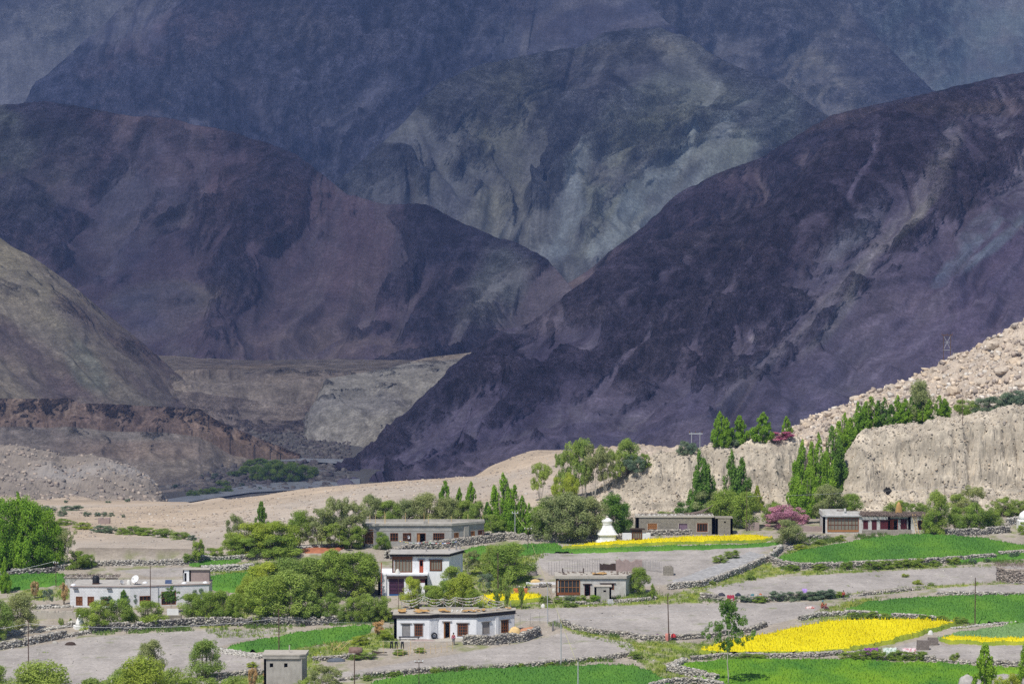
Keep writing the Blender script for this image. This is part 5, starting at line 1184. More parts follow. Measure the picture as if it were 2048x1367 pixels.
# bushes sitting on and beside walls
row('low dark bush', 'on the upper right field wall',
    [(1585,1140,1126,30,'wild','bush'),(1640,1138,1126,34,'wild','bush'),(1693,1138,1120,26,'wild','bush'),(1745,1137,1118,40,'wild','bush'),(1770,1136,1118,36,'wild','bush'),(1802,1134,1116,40,'wild','bush'),(1836,1132,1114,40,'wild','bush'),(1868,1131,1118,24,'wild','bush'),(1907,1127,1113,30,'wild','bush'),(1945,1126,1115,18,'sage','bush'),(1975,1123,1115,16,'sage','bush'),(2028,1116,1102,22,'sage','bush')], 'bushes on the long field wall')
row('low feathery bush', 'in the hedge above the central bare plot',
    [(1490,1202,1188,32,'sage','bush'),(1520,1203,1190,34,'wild','bush'),(1556,1200,1180,36,'sage','bush'),(1590,1199,1178,44,'sage','bush'),(1622,1198,1180,40,'sage','bush'),(1650,1196,1176,42,'sage','bush'),(1680,1193,1180,26,'wild','bush')], 'hedge above the central bare plot')
row('low bush', 'in the hedge above the big mustard field',
    [(1706,1237,1222,30,'wild','bush'),(1738,1238,1221,36,'wild','bush'),(1770,1239,1223,34,'wild','bush'),(1850,1240,1228,34,'wild','bush'),(1885,1243,1230,34,'wild','bush'),(1920,1245,1231,30,'wild','bush')], 'hedge above the big mustard field')
row('low green bush', 'in the hedge with the washing',
    [(1700,1318,1300,40,'wild','bush'),(1725,1318,1298,40,'wild','bush'),(1758,1317,1298,36,'wild','bush'),(1790,1318,1297,36,'wild','bush'),(1815,1318,1300,36,'wild','bush'),(1840,1318,1299,34,'wild','bush'),(1490,1318,1304,40,'wild','bush'),(1518,1317,1306,36,'wild','bush'),(1910,1322,1302,24,'wil','bush')], 'hedge with the washing')
row('small wall bush', 'along the wall of the bottom centre field',
    [(872,1345,1332,24,'wild','bush'),(790,1352,1340,26,'wild','bush'),(925,1340,1330,22,'wild','bush'),(1040,1337,1325,20,'wild','bush'),(1100,1332,1322,22,'wild','bush'),(1270,1316,1300,30,'wil','bush'),(735,1360,1348,20,'wil','bush'),(1180,1322,1312,18,'wild','bush')], 'bushes on the bottom wall')
row('small green bush', 'below the yard of the black banded house',
    [(738,1316,1302,34,'wil','bush'),(710,1318,1306,30,'wild','bush'),(800,1308,1296,30,'wild','bush'),(840,1304,1294,26,'wild','bush'),(770,1278,1256,34,'lime','bush'),(720,1288,1268,36,'lime','bush')], 'bushes below the yard')
row('small garden shrub', 'before the glazed porch house',
    [(1090,1204,1188,24,'wil','bush'),(1115,1204,1190,26,'wil','bush'),(1140,1202,1190,24,'sage','bush'),(1165,1203,1188,26,'wil','bush'),(1190,1203,1187,24,'pop','bush'),(1140,1212,1200,30,'wil','bush')], 'garden shrubs')
row('low green herb tuft', 'on the bank left of the barley',
    [(1440,1124,1108,34,'wil','bush'),(1462,1116,1098,34,'wil','bush'),(1600,1098,1086,30,'lime','bush'),(1640,1088,1078,28,'wil','bush'),(1680,1080,1068,28,'wil','bush'),(1500,1158,1146,24,'wil','bush'),(1420,1168,1158,22,'wil','bush')], 'herb tufts on the bank')
row('low weed tuft', 'on the bare plots at the lower right',
    [(1811,1153,1146,16,'lime','bush'),(1836,1167,1158,22,'lime','bush'),(1862,1170,1163,16,'wild','bush'),(505,1333,1322,26,'lime','bush')], 'weed tufts on bare plots')
# grey green desert shrubs on the plain
row('grey green desert shrub', 'on the pale plain behind the left poplars',
    [(97,1024,1010,34,'sage','bush'),(125,1032,1017,20,'sage','bush'),(145,1020,1008,44,'sage','bush'),(132,1005,999,10,'sage','bush'),(175,1032,1022,18,'sage','bush'),(195,1032,1022,16,'sage','bush'),(209,1032,1023,14,'sage','bush'),(222,1033,1023,14,'sage','bush'),(247,1034,1027,9,'sage','bush'),(255,1003,996,12,'sage','bush'),(216,1005,1000,12,'sage','bush'),
     (200,1064,1048,40,'sage','bush'),(222,1066,1050,30,'sage','bush'),(130,1050,1036,50,'wild','bush'),(165,1058,1042,40,'lime','bush'),(245,1068,1052,26,'wild','bush'),(268,1068,1048,40,'wild','bush'),(295,1070,1052,44,'wild','bush'),(330,1074,1056,48,'wild','bush'),(362,1078,1060,40,'wil','bush'),(383,1080,1068,20,'sage','bush')], 'desert shrubs on the plain')
row('dark green valley shrub', 'by the river far below',
    [(350,975,967,12,'sage','bush'),(393,957,950,14,'sage','bush'),(402,956,948,12,'sage','bush'),(430,958,944,18,'sage','bush'),(468,952,940,30,'wild','bush'),(485,972,964,14,'sage','bush'),(520,980,972,10,'sage','bush'),(385,992,978,26,'wild','bush'),(408,990,974,26,'wild','bush'),(430,988,972,28,'wild','bush'),(455,984,968,24,'wild','bush'),(445,970,958,28,'wild','bush')], 'shrubs by the river', ymin=1300)
row('dark green willow', 'in the thicket on the river flat',
    [(492,948,930,30,'wild','willow'),(512,960,928,38,'wild','willow'),(535,962,924,40,'wild','willow'),(560,964,922,42,'wild','willow'),(585,964,922,42,'wild','willow'),(608,962,928,38,'wild','willow'),(626,952,932,24,'wild','willow'),(550,944,918,40,'wild','willow'),(520,932,915,34,'wild','willow'),(500,934,918,26,'wild','willow')], 'thicket on the river flat', ymin=1300)
row('tuft of dry orange reeds', 'in the village',
    [(70,1196,1160,24,'reed','vase'),(128,1208,1164,22,'reed','vase'),(505,1380,1335,26,'reed','vase'),(536,1380,1338,26,'reed','vase'),(758,1270,1240,34,'reed','vase')], 'dry reeds', cat='reeds', name='reed_clump')
# ------------------------------------------------------------------ buildings
def wash(name, c, c2=None, sc=1.2, brick=None, bmp=.02):
    m, nt, b = nodes(name)
    b.inputs['Roughness'].default_value = .9; b.inputs['Specular IOR Level'].default_value = .15
    tc = N(nt, 'ShaderNodeTexCoord')
    f = noise(nt, tc.outputs['Object'], sc, 7, .65, mapping=(1, 1, .6)); f2 = noise(nt, tc.outputs['Object'], 9, 4)
    col = ramp(nt, f, [(.3, c2 or tuple(x * .8 for x in c)), (.6, c)])
    col = mix(nt, 1, col, ramp(nt, f2, [(.3, .88), (.7, 1.08)]), 'MULTIPLY')
    if brick:
        sp = N(nt, 'ShaderNodeSeparateXYZ'); nt.links.new(tc.outputs['Object'], sp.inputs[0])
        ad = N(nt, 'ShaderNodeMath', operation='ADD'); nt.links.new(sp.outputs[0], ad.inputs[0]); nt.links.new(sp.outputs[1], ad.inputs[1])
        cb = N(nt, 'ShaderNodeCombineXYZ'); nt.links.new(ad.outputs[0], cb.inputs[0]); nt.links.new(sp.outputs[2], cb.inputs[1])
        br = N(nt, 'ShaderNodeTexBrick'); nt.links.new(cb.outputs[0], br.inputs['Vector'])
        br.inputs['Scale'].default_value = 1.0; br.inputs['Brick Width'].default_value = brick[0]; br.inputs['Row Height'].default_value = brick[1]
        br.inputs['Mortar Size'].default_value = brick[2]; br.inputs['Color1'].default_value = (1, 1, 1, 1); br.inputs['Color2'].default_value = (brick[4],) * 3 + (1,)
        br.inputs['Mortar'].default_value = (brick[3],) * 3 + (1,); br.inputs['Mortar Smooth'].default_value = .3
        col = mix(nt, 1, col, br.outputs[0], 'MULTIPLY')
    nt.links.new(col, b.inputs['Base Color'])
    bump(nt, f2, .5, bmp, b)
    return m
M_WHITE = wash('whitewash', (.80, .80, .80), (.66, .66, .67))
M_WBRICK = wash('whitewashed_brick', (.76, .76, .76), (.62, .61, .61), brick=(.42, .24, .022, .70, .94))
M_BLOCK = wash('grey_block', (.37, .36, .335), (.29, .28, .26), brick=(.45, .22, .016, 1.25, .88))
M_CONC = wash('concrete', (.42, .395, .35), (.29, .27, .235), 1.5)
M_RUBW = wash('stone_masonry', (.36, .325, .265), (.25, .225, .185), 3.5, brick=(.5, .2, .03, .55, .75), bmp=.06)
M_MUDW = wash('mud_plaster', (.46, .42, .36), (.36, .33, .28), 1.5)
M_DIRTW = wash('dirty_whitewash', (.62, .60, .56), (.44, .41, .36), 1.4, brick=(.6, .28, .02, .8, .92))
M_PINKW = wash('pinkish_mud', (.36, .28, .25), (.27, .21, .19), 2)
M_BAND = wash('black_band', (.028, .026, .028), (.018, .017, .018), 3)
M_ROOFM = wash('mud_roof', (.46, .43, .39), (.33, .31, .28), .9)
M_WOOD = plain('brown_wood', (.24, .085, .03), (.15, .05, .02), 5, rough=.6)
M_WOODL = plain('orange_wood', (.40, .19, .065), (.28, .12, .045), 5, rough=.6)
M_WOODD = plain('dark_wood', (.07, .045, .035), (.04, .028, .022), 5)
M_MAROON = plain('maroon_paint', (.13, .022, .028), (.08, .016, .02), 3, rough=.6)
M_VIOLET = plain('violet_paint', (.075, .03, .065), (.05, .02, .045), 3, rough=.6)
M_RED = plain('red_paint', (.42, .09, .045), (.33, .07, .035), 3)
M_BLUE = plain('blue_paint', (.035, .12, .33), (.03, .10, .27), 3)
M_GREYB = plain('grey_board', (.30, .29, .28), (.22, .21, .205), 3)
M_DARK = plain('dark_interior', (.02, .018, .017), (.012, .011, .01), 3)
M_CURT = plain('curtain', (.25, .235, .185), (.15, .14, .11), 2, mapping=(6, 6, .3))
M_TWIG = plain('twigs', (.26, .20, .165), (.12, .09, .075), 4)
M_HAY = plain('hay', (.50, .30, .11), (.36, .22, .08), 3, bmp=.05)
M_HAYL = plain('straw', (.72, .52, .24), (.55, .38, .17), 3)
M_CLOTHW = plain('white_cloth', (.72, .70, .64), (.55, .54, .50), 3)
M_METAL = plain('galvanised', (.45, .46, .47), (.33, .34, .35), 3, rough=.45)
M_RUST = plain('rusty_iron', (.13, .075, .055), (.075, .05, .04), 5, rough=.8)
M_BLK = plain('black_plastic', (.018, .019, .022), (.012, .012, .014), 3, rough=.5)
M_TIN = plain('tin_sheet', (.55, .55, .54), (.36, .35, .34), 2, rough=.5)
M_ORNG = plain('orange_tub', (.62, .21, .08), (.5, .17, .06), 2)
mg, nt, b = nodes('window_glass'); b.inputs['Base Color'].default_value = (.035, .04, .045, 1); b.inputs['Roughness'].default_value = .12; M_GLASS = mg

class MB:
    def __init__(s): s.v = []; s.f = []
    def hexa(s, p):
        o = len(s.v); s.v += [tuple(q) for q in p]
        s.f += [(o, o+3, o+2, o+1), (o+4, o+5, o+6, o+7), (o, o+1, o+5, o+4), (o+1, o+2, o+6, o+5), (o+2, o+3, o+7, o+6), (o+3, o, o+4, o+7)]
        return s
    def box(s, x0, x1, y0, y1, z0, z1):
        return s.hexa([(x0,y0,z0),(x1,y0,z0),(x1,y1,z0),(x0,y1,z0),(x0,y0,z1),(x1,y0,z1),(x1,y1,z1),(x0,y1,z1)])
    def prism(s, poly, z0, z1, dz=None):
        n = len(poly); o = len(s.v); dz = dz or [0] * n
        s.v += [(x, y, z0 + d) for (x, y), d in zip(poly, dz)] + [(x, y, z1 + d) for (x, y), d in zip(poly, dz)]
        s.f.append(tuple(range(o + n - 1, o - 1, -1))); s.f.append(tuple(range(o + n, o + 2 * n)))
        s.f += [(o + i, o + (i + 1) % n, o + n + (i + 1) % n, o + n + i) for i in range(n)]
        return s
    def add(s, vf):
        v, f = vf; o = len(s.v); s.v += [tuple(map(float, q)) for q in v]; s.f += [tuple(i + o for i in q) for q in f]; return s
    def bar(s, p, q, r, r2=None, k=6):
        return s.add(tube([p, tuple((a + b_) / 2 for a, b_ in zip(p, q)), q], np.linspace(r, r2 if r2 is not None else r, 3), k))
    def obj(s, name, mat, parent=None, smooth=False):
        return meshobj(name, s.v, s.f, mat, parent, smooth)

class Seg:
    """one straight stretch of wall in the building's own plan"""
    def __init__(s, p0, p1):
        s.p0 = Vector((p0[0], p0[1], 0)); d = Vector((p1[0] - p0[0], p1[1] - p0[1], 0)); s.L = d.length; s.e = d.normalized(); s.n = Vector((-s.e.y, s.e.x, 0))
    def pt(s, a, d, z): q = s.p0 + s.e * a + s.n * d; return (q.x, q.y, z)
    def box(s, mb, a0, a1, d0, d1, z0, z1):
        return mb.hexa([s.pt(a0,d0,z0), s.pt(a1,d0,z0), s.pt(a1,d1,z0), s.pt(a0,d1,z0), s.pt(a0,d0,z1), s.pt(a1,d0,z1), s.pt(a1,d1,z1), s.pt(a0,d1,z1)])
def wallseg(mb, sg, z0, z1, t, ops):
    a = 0.0
    for (o0, o1, q0, q1) in sorted(ops):
        if o0 > a: sg.box(mb, a, o0, 0, t, z0, z1)
        sg.box(mb, o0, o1, 0, t, z0, q0); sg.box(mb, o0, o1, 0, t, q1, z1); a = o1
    if a < sg.L: sg.box(mb, a, sg.L, 0, t, z0, z1)
def window(root, sg, op, wood, nx=2, nz=2, glass=None, lintel=None, border=.09, name='window', boards=False, over=.25, surround=None):
    a0, a1, z0, z1 = op
    f = MB()
    b_ = border
    sg.box(f, a0, a0 + b_, -.03, .12, z0, z1); sg.box(f, a1 - b_, a1, -.03, .12, z0, z1)
    sg.box(f, a0 + b_, a1 - b_, -.03, .12, z0, z0 + b_); sg.box(f, a0 + b_, a1 - b_, -.03, .12, z1 - b_, z1)
    for i in range(1, nx): x = a0 + (a1 - a0) * i / nx; sg.box(f, x - .035, x + .035, -.015, .10, z0 + b_, z1 - b_)
    for j in range(1, nz): z = z0 + (z1 - z0) * j / nz; sg.box(f, a0 + b_, a1 - b_, -.012, .095, z - .03, z + .03)
    w = f.obj(name, wood, root)
    sg.box(MBc := MB(), a0 + .02, a1 - .02, .06, .09, z0 + .02, z1 - .02)
    MBc.obj('board' if boards else 'pane', glass or M_GLASS, w)
    if surround:
        s = MB(); k = .12
        sg.box(s, a0 - k, a0 - .002, -.022, .05, z0 - k, z1); sg.box(s, a1 + .002, a1 + k, -.022, .05, z0 - k, z1); sg.box(s, a0 - .002, a1 + .002, -.022, .05, z0 - k, z0 - .002)
        s.obj('surround', surround, w)
    if lintel:
        l = MB(); sg.box(l, a0 - over, a1 + over, -.16, .02, z1 + .003, z1 + .11); l.obj('lintel', lintel, w)
    return w
def doorway(root, sg, op, wood, leaf=True, lintel=None, leafmat_=None):
    a0, a1, z0, z1 = op; f = MB()
    sg.box(f, a0, a0 + .09, -.03, .14, z0, z1); sg.box(f, a1 - .09, a1, -.03, .14, z0, z1); sg.box(f, a0 + .09, a1 - .09, -.03, .14, z1 - .09, z1)
    d = f.obj('door', wood, root)
    if leaf:
        l = MB(); sg.box(l, a0 + .09, a0 + (a1 - a0) * leaf, .05, .10, z0 + .02, z1 - .09); l.obj('door_leaf', leafmat_ or wood, d)
    if lintel:
        l = MB(); sg.box(l, a0 - .25, a1 + .25, -.16, .02, z1 + .003, z1 + .11); l.obj('lintel', lintel, d)
    return d
def place(u, v, **k): return ghit(u, v, **k)
def roofpatch(root, poly, z, mat, name, h=.12, seed=1, step=.3, gaps=-.6):
    gx = np.arange(min(p[0] for p in poly), max(p[0] for p in poly), step); gy = np.arange(min(p[1] for p in poly), max(p[1] for p in poly), step)
    X, Y = np.meshgrid(gx, gy, indexing='ij'); n0, n1 = X.shape
    nn = fbm(X / 1.1, Y / 1.1, 4, seed)
    ins = inpoly(X, Y, poly) & (fbm(X / 1.6, Y / 1.3, 3, seed + 5) > gaps)
    Z = z + np.where(ins, h * (.7 + 1.2 * nn), -.01)
    idx = np.arange(n0 * n1).reshape(n0, n1); k = ins[:-1, :-1] & ins[1:, :-1] & ins[1:, 1:] & ins[:-1, 1:]
    q = np.stack([idx[:-1, :-1], idx[1:, :-1], idx[1:, 1:], idx[:-1, 1:]], -1)[k]
    if len(q) == 0: return
    used = np.unique(q); mp = np.full(n0 * n1, -1); mp[used] = np.arange(len(used))
    return meshobj(name, np.stack([X, Y, Z], -1).reshape(-1, 3)[used], mp[q], mat, root)
def clutter(root, n, box, z, mat, name, seed, smin=.1, smax=.4):
    r = np.random.default_rng(seed)
    c = np.stack([r.uniform(box[0], box[1], n), r.uniform(box[2], box[3], n), np.full(n, z)], -1)
    v, f = stones(c, r.uniform(smin, smax, (n, 3)) * [1.5, 1, .6], r=r)
    return meshobj(name, v, f, mat, root)
def twigroof(root, poly, z, seed, n=900, name='thatch', over=.5, L=1.6):
    r = np.random.default_rng(seed); mb = MB()
    xs = [p[0] for p in poly]; ys_ = [p[1] for p in poly]
    c = 0
    while c < n:
        x, y = r.uniform(min(xs) - .1, max(xs) + .1), r.uniform(min(ys_) - over, max(ys_))
        if not inpoly(np.array([x]), np.array([max(y, min(ys_) + .05)]), poly)[0]: continue
        a = r.normal(math.pi / 2, .5); l = r.uniform(.4, 1) * L; dz = -.22 if y < min(ys_) + .5 else r.uniform(-.05, .05)
        zz = z + r.uniform(0, .35)
        mb.bar((x, y + l * .5 * math.sin(a), zz), (x + l * math.cos(a) * .5, y - l * .5 * math.sin(a), zz + dz), .03, .012, 3); c += 1
    return mb.obj(name, M_TWIG, root)

# ---- A: single storey white house with the black roof band
pA = place(788, 1277)
A = empty('white_house', pA); tag(A, 'single storey white house with a thick black roof band and orange hay drying on top', 'house')
PA = [(0,0),(5.05,0),(6.3,.85),(11.7,.85),(17.1,4.6),(17.1,6.4),(0,4.6)]
HA = 2.95
segs = [Seg(PA[i], PA[i + 1]) for i in range(4)]
ops = [[(1.15,2.3,.45,2.2),(2.95,4.05,.45,2.2)], [], [(.75,1.65,-.05,2.35),(2.75,4.15,.35,2.15)], [(1.0,2.25,.45,2.2),(4.3,5.5,.4,2.25)]]
mb = MB()
for sg, o in zip(segs, ops): wallseg(mb, sg, -.9, HA, .4, o)
for i in range(4, 7): wallseg(mb, Seg(PA[i], PA[(i + 1) % 7]), -.9, HA, .4, [])
mb.obj('wall', M_WHITE, A)
mb = MB(); mb.prism([(x * .99 + .08, y * .97 + .3) for x, y in PA], -.05, -.01); mb.obj('floor', M_DARK, A)
pr = MB(); segs[3].box(pr, 3.25, 3.75, -.12, -.002, -.6, HA - .02); pr.obj('pilaster', M_WHITE, A)
pr = MB(); segs[1].box(pr, .15, 1.35, -.04, -.004, .0, HA - .02)
for i in range(7): segs[1].box(pr, .2 + i * .17, .22 + i * .17, -.06, -.041, 0.02, HA - .05)
pr.obj('corrugated_panel', M_TIN if False else M_WHITE, A)
window(A, segs[0], ops[0][0], M_GREYB, 1, 1, M_GREYB, M_GREYB, .05, boards=True)
window(A, segs[0], ops[0][1], M_WOOD, 3, 4, None, M_GREYB, .12, surround=M_GREYB)
doorway(A, segs[2], ops[2][0], M_WOODL, .22, M_GREYB)
window(A, segs[2], ops[2][1], M_WOOD, 4, 4, None, M_GREYB, .13, surround=M_GREYB)
window(A, segs[3], ops[3][0], M_GREYB, 1, 1, plain('shutter', (.30, .27, .245), (.25, .225, .205), 2), M_GREYB, .05, boards=True)
window(A, segs[3], ops[3][1], M_WOOD, 3, 4, None, M_GREYB, .12, surround=M_GREYB)
OA = [(-.15,-.16),(5.1,-.16),(6.35,.68),(11.75,.68),(17.3,4.5),(17.3,6.6),(-.15,4.8)]
MB().prism(OA, HA + .003, HA + .50).obj('roof_band', M_BAND, A)
MB().prism([(x * 1.002 - .01, y + (-.03 if y < 5 else .02)) for x, y in OA], HA + .503, HA + .62).obj('roof', M_MUDW, A)
roofpatch(A, [(.3,.4),(5,.4),(6.4,1.2),(8.2,1.3),(8.2,3.0),(.5,3.2)], HA + .62, M_HAY, 'hay', .38, 3, .22, -.12)
roofpatch(A, [(9.6,1.3),(11.7,1.2),(16.8,4.9),(16.6,5.8),(9.6,3.2)], HA + .62, M_HAY, 'hay', .30, 6, .22, -.05)
par = MB(); par.box(3.5, 12, 4.2, 4.5, HA + .62, HA + 1.0); par.obj('parapet', M_MUDW, A)
clutter(A, 24, (8, 12, 2, 5), HA + .7, M_CLOTHW, 'roof_clutter', 5, .1, .3)
# prayer flag lines over the roof of A
def flag_line(name, label, posts, z0, hgt, sag, mats, nper=16, size=.2, rows=1, post_mat=M_GREYB, base=pA, seed=1):
    r = np.random.default_rng(seed)
    root = empty(name, base); tag(root, label, 'prayer flags')
    tops = []
    for (x, y, h) in posts:
        MB().bar((x, y, z0), (x + .03, y, z0 + h), .035, .025).obj('pole', post_mat, root); tops.append((x, y, z0 + h))
    line = MB(); fl = [MB() for _ in mats]
    for a, b_ in zip(tops, tops[1:]):
        for rw in range(rows):
            sg_ = sag * (1 + rw * .7); n = nper
            P = []
            for i in range(n + 1):
                t = i / n; P.append((a[0] + (b_[0] - a[0]) * t, a[1] + (b_[1] - a[1]) * t, a[2] + (b_[2] - a[2]) * t - 4 * sg_ * t * (1 - t) - rw * .22))
            for i in range(n): line.bar(P[i], P[i + 1], .018, .018, 3)
            for i in range(n):
                if r.uniform() < .12: continue
                m_ = int(r.integers(0, len(mats))); p, q = P[i], P[i + 1]; f_ = .85
                q = tuple(p[k] + (q[k] - p[k]) * f_ for k in range(3)); d = size * r.uniform(.6, 1.1); w = r.uniform(-.08, .08)
                fl[m_].hexa([(p[0], p[1] - .008, p[2] - d), (q[0], q[1] - .008 + w, q[2] - d), (q[0], q[1] + .008 + w, q[2] - d), (p[0], p[1] + .008, p[2] - d), (p[0], p[1] - .008, p[2]), (q[0], q[1] - .008, q[2]), (q[0], q[1] + .008, q[2]), (p[0], p[1] + .008, p[2])])
    line.obj('cord', M_CLOTHW, root)
    for f_, m_ in zip(fl, mats):
        if f_.v: f_.obj('flag', m_, root)
    return root
FG = [plain('flag_cream', (.60, .55, .44), (.5, .45, .36)), plain('flag_grey', (.42, .42, .42)), plain('flag_brown', (.34, .24, .18))]
flag_line('prayer_flags', 'faded cream prayer flags sagging between poles above the black banded house roof', [(.9,4.3,1.5),(4.0,4.4,2.1),(6.9,4.4,1.7),(8.6,4.5,1.9),(12.6,4.9,2.1),(15.6,5.6,1.1)], HA + .55, 0, .32, FG, 20, .16, 3)
FGC = [plain('flag_blue', (.15, .22, .5)), plain('flag_white', (.7, .7, .7)), plain('flag_red', (.5, .12, .1)), plain('flag_green', (.12, .35, .18)), plain('flag_yellow', (.65, .5, .1))]
MBp = MB()
for x, y, h in ((9.7,4.2,1.2),(14.9,5.5,1.0),(16.6,6.0,1.1)): MBp.bar((x, y, HA + .6), (x, y, HA + .6 + h), .05, .04)
MBp.obj('roof_post', M_GREYB, A)
# yard of A
def lump(name, label, cat, p, sx, sy, sz, mat, seed=1, group=None, flat=True):
    r = np.random.default_rng(seed); nu_, nv_ = 16, 9
    T, Ph = np.meshgrid(np.linspace(0, 2 * math.pi, nu_, endpoint=False), np.linspace(.001, math.pi * (.55 if flat else .999), nv_))
    d = np.stack([np.cos(T) * np.sin(Ph), np.sin(T) * np.sin(Ph), np.cos(Ph)], -1)
    rr = 1 + .25 * fbm(T * 1.3 + seed, Ph * 2.2, 3, seed)
    rr[:, -1] = rr[:, 0] * .5 + rr[:, -1] * .5
    v = (d * rr[..., None] * np.array([sx / 2, sy / 2, sz])).reshape(-1, 3)
    f = [(j * nu_ + i, j * nu_ + (i + 1) % nu_, (j + 1) * nu_ + (i + 1) % nu_, (j + 1) * nu_ + i) for j in range(nv_ - 1) for i in range(nu_)]
    o = meshobj(name, v, f, mat, smooth=True); o.location = p
    return tag(o, label, cat, group)
def at(u, v, dz=0, **k): q = ghit(u, v, **k); return Vector((q.x, q.y, q.z + dz))
# tyres leaning by the door
for i, (dx, lab) in enumerate(((0, 'black tyre leaning on the white wall left of the open door'),)):
    th = np.linspace(0, 2 * math.pi, 20, endpoint=False); mb = MB(); v = []; f = []
    for a in th:
        for b2 in np.linspace(0, 2 * math.pi, 8, endpoint=False):
            rr = .36 + .11 * math.cos(b2); v.append((rr * math.cos(a), .11 * math.sin(b2), rr * math.sin(a) + .47))
    for i_ in range(20):
        for j_ in range(8): f.append((i_ * 8 + j_, i_ * 8 + (j_ + 1) % 8, ((i_ + 1) % 20) * 8 + (j_ + 1) % 8, ((i_ + 1) % 20) * 8 + j_))
    o = meshobj('tyre', v, f, M_BLK, smooth=True); o.location = pA + Vector((5.75, .05, .0)); o.rotation_euler = (R(-10), 0, R(20)); tag(o, lab, 'tyre')
mb = MB(); mb.box(0, 3.0, -.02, .5, .32, .46); mb.box(.1, .25, 0, .4, -.3, .32); mb.box(2.7, 2.85, 0, .4, -.3, .32)
o = mb.obj('wall_bench', plain('bench_slate', (.08, .08, .09))); o.location = pA + Vector((.7, -.85, .0)); tag(o, 'low dark stone bench under the boarded window of the black banded house', 'bench')
lump('earth_heap', 'brown earth and firewood heap before the black banded house', 'heap', pA + Vector((4.2, -1.5, -.35)), 4.5, 1.4, .55, M_PINKW, 3)
lump('straw_heap', 'cone of pale straw right of the black banded house', 'heap', at(1030, 1270), 1.9, 1.3, 1.25, M_HAYL, 4)
lump('brick_heap', 'spread of orange bricks behind the right end of the yard wall', 'heap', at(1060, 1266), 3.4, 1.5, .9, plain('orange_brick', (.5, .26, .15), (.38, .17, .09), 5), 5)
mb = MB(); mb.add(tube([(0,0,0),(0,0,.06),(0,0,.10)], [.38,.36,.3], 14)); 
for k in range(4): a = k * math.pi / 2; mb.bar((.25 * math.cos(a), .25 * math.sin(a), -.6), (.3 * math.cos(a), .3 * math.sin(a), .02), .02)
o = mb.obj('wash_basin', M_METAL); o.location = pA + Vector((12.0, -.2, .35)); tag(o, 'grey metal basin on a stand at the corner of the black banded house', 'basin')
# terrace step in front
mb = MB(); mb.prism([(1.0,-2.6),(7,-2.2),(11.5,-1.6),(11.6,.7),(6.2,.7),(5,-.1),(1,-.1)], -.9, -.02); o = mb.obj('yard_terrace', M_MUDW); o.location = pA; tag(o, kind='structure')

# ---- B: two storey white house
pB = place(756, 1190)
B = empty('two_storey_house', pB); tag(B, 'two storey white house with brown glazed upper room and violet lower window', 'house')
mb = MB(); s1 = Seg((0,0),(7.6,0)); o1 = [(1.7,4.0,-.45,2.6)]
wallseg(mb, s1, -1.2, 3.1, .4, o1)
for p, q in (((7.6,0),(7.6,7)),((7.6,7),(0,7)),((0,7),(0,0))): wallseg(mb, Seg(p, q), -1.2, 3.1, .4, [])
mb.prism([(-.05,-.05),(7.65,-.05),(7.65,7.05),(-.05,7.05)], 3.1, 3.3)
mb.obj('lower_storey', M_WHITE, B)
w = window(B, s1, (1.7,4.0,.25,2.6), M_VIOLET, 2, 4, M_VIOLET, None, .10)
l = MB(); s1.box(l, 1.7, 4.0, .0, .2, -.45, .25); l.obj('blue_panel', M_BLUE, w)
l = MB(); s1.box(l, 1.4, 7.5, -.28, .05, 2.62, 3.0); l.obj('cornice', M_WOODD, B)
l = MB(); s1.box(l, 4.3, 7.2, -.03, -.003, 2.0, 2.55); l.obj('porch_beam', M_MAROON, B)
Z2 = 3.3; HB = 2.55
PB = [(2.1,1.8),(5.25,1.8),(10.9,1.8),(12.9,6.6),(2.1,6.6)]
mb = MB(); sB = [Seg(PB[0], PB[1]), Seg(PB[1], PB[2]), Seg(PB[2], PB[3])]
oB = [[(.12,3.1,.05,2.35)], [(1.05,1.65,.0,1.95),(2.75,4.45,.35,1.95)], []]
for sg, o in zip(sB, oB): wallseg(mb, sg, Z2 - (.0 if sg is sB[0] else .0), Z2 + HB, .35, [(a, b_, c_ + Z2, d_ + Z2) for a, b_, c_, d_ in o])
wallseg(mb, Seg(PB[3], PB[4]), -.5, Z2 + HB, .35, []); wallseg(mb, Seg(PB[4], PB[0]), Z2, Z2 + HB, .35, [])
wallseg(mb, Seg((7.6,1.8),(10.9,1.8)), -1.2, Z2 - .002, .35, []); wallseg(mb, Seg(PB[2], PB[3]), -1.2, Z2 - .002, .35, [])
mb.obj('upper_storey', M_WHITE, B)
up = lambda o: (o[0], o[1], o[2] + Z2, o[3] + Z2)
window(B, sB[0], up(oB[0][0]), M_WOOD, 6, 1, M_CURT, None, .12, name='glazed_bay')
l = MB(); sB[0].box(l, 0, 3.15, -.10, -.004, Z2 + 2.02, Z2 + 2.5); l.obj('bay_head', M_WOOD, B)
d = doorway(B, sB[1], up(oB[1][0]), M_RED, 0, M_WOODD); l = MB(); sB[1].box(l, 1.14, 1.56, .05, .1, Z2, Z2 + 1.0); l.obj('door_leaf', M_RED, d)
window(B, sB[1], up(oB[1][1]), M_WOOD, 4, 1, M_CURT, M_WOODD, .12, surround=M_WOODD)
for z_ in (): pass
MB().prism([(1.75,1.35),(11.0,1.35),(13.3,6.9),(1.75,6.9)], Z2 + HB + .003, Z2 + HB + .16).obj('roof_band', M_BAND, B)
MB().prism([(1.82,1.5),(10.9,1.5),(13.1,6.8),(1.82,6.8)], Z2 + HB + .163, Z2 + HB + .34).obj('roof_edge', M_WOODD, B)
MB().prism([(1.72,1.30),(11.03,1.30),(13.33,6.95),(1.72,6.95)], Z2 + HB + .343, Z2 + HB + .46).obj('roof', M_ROOFM, B)
mb = MB()
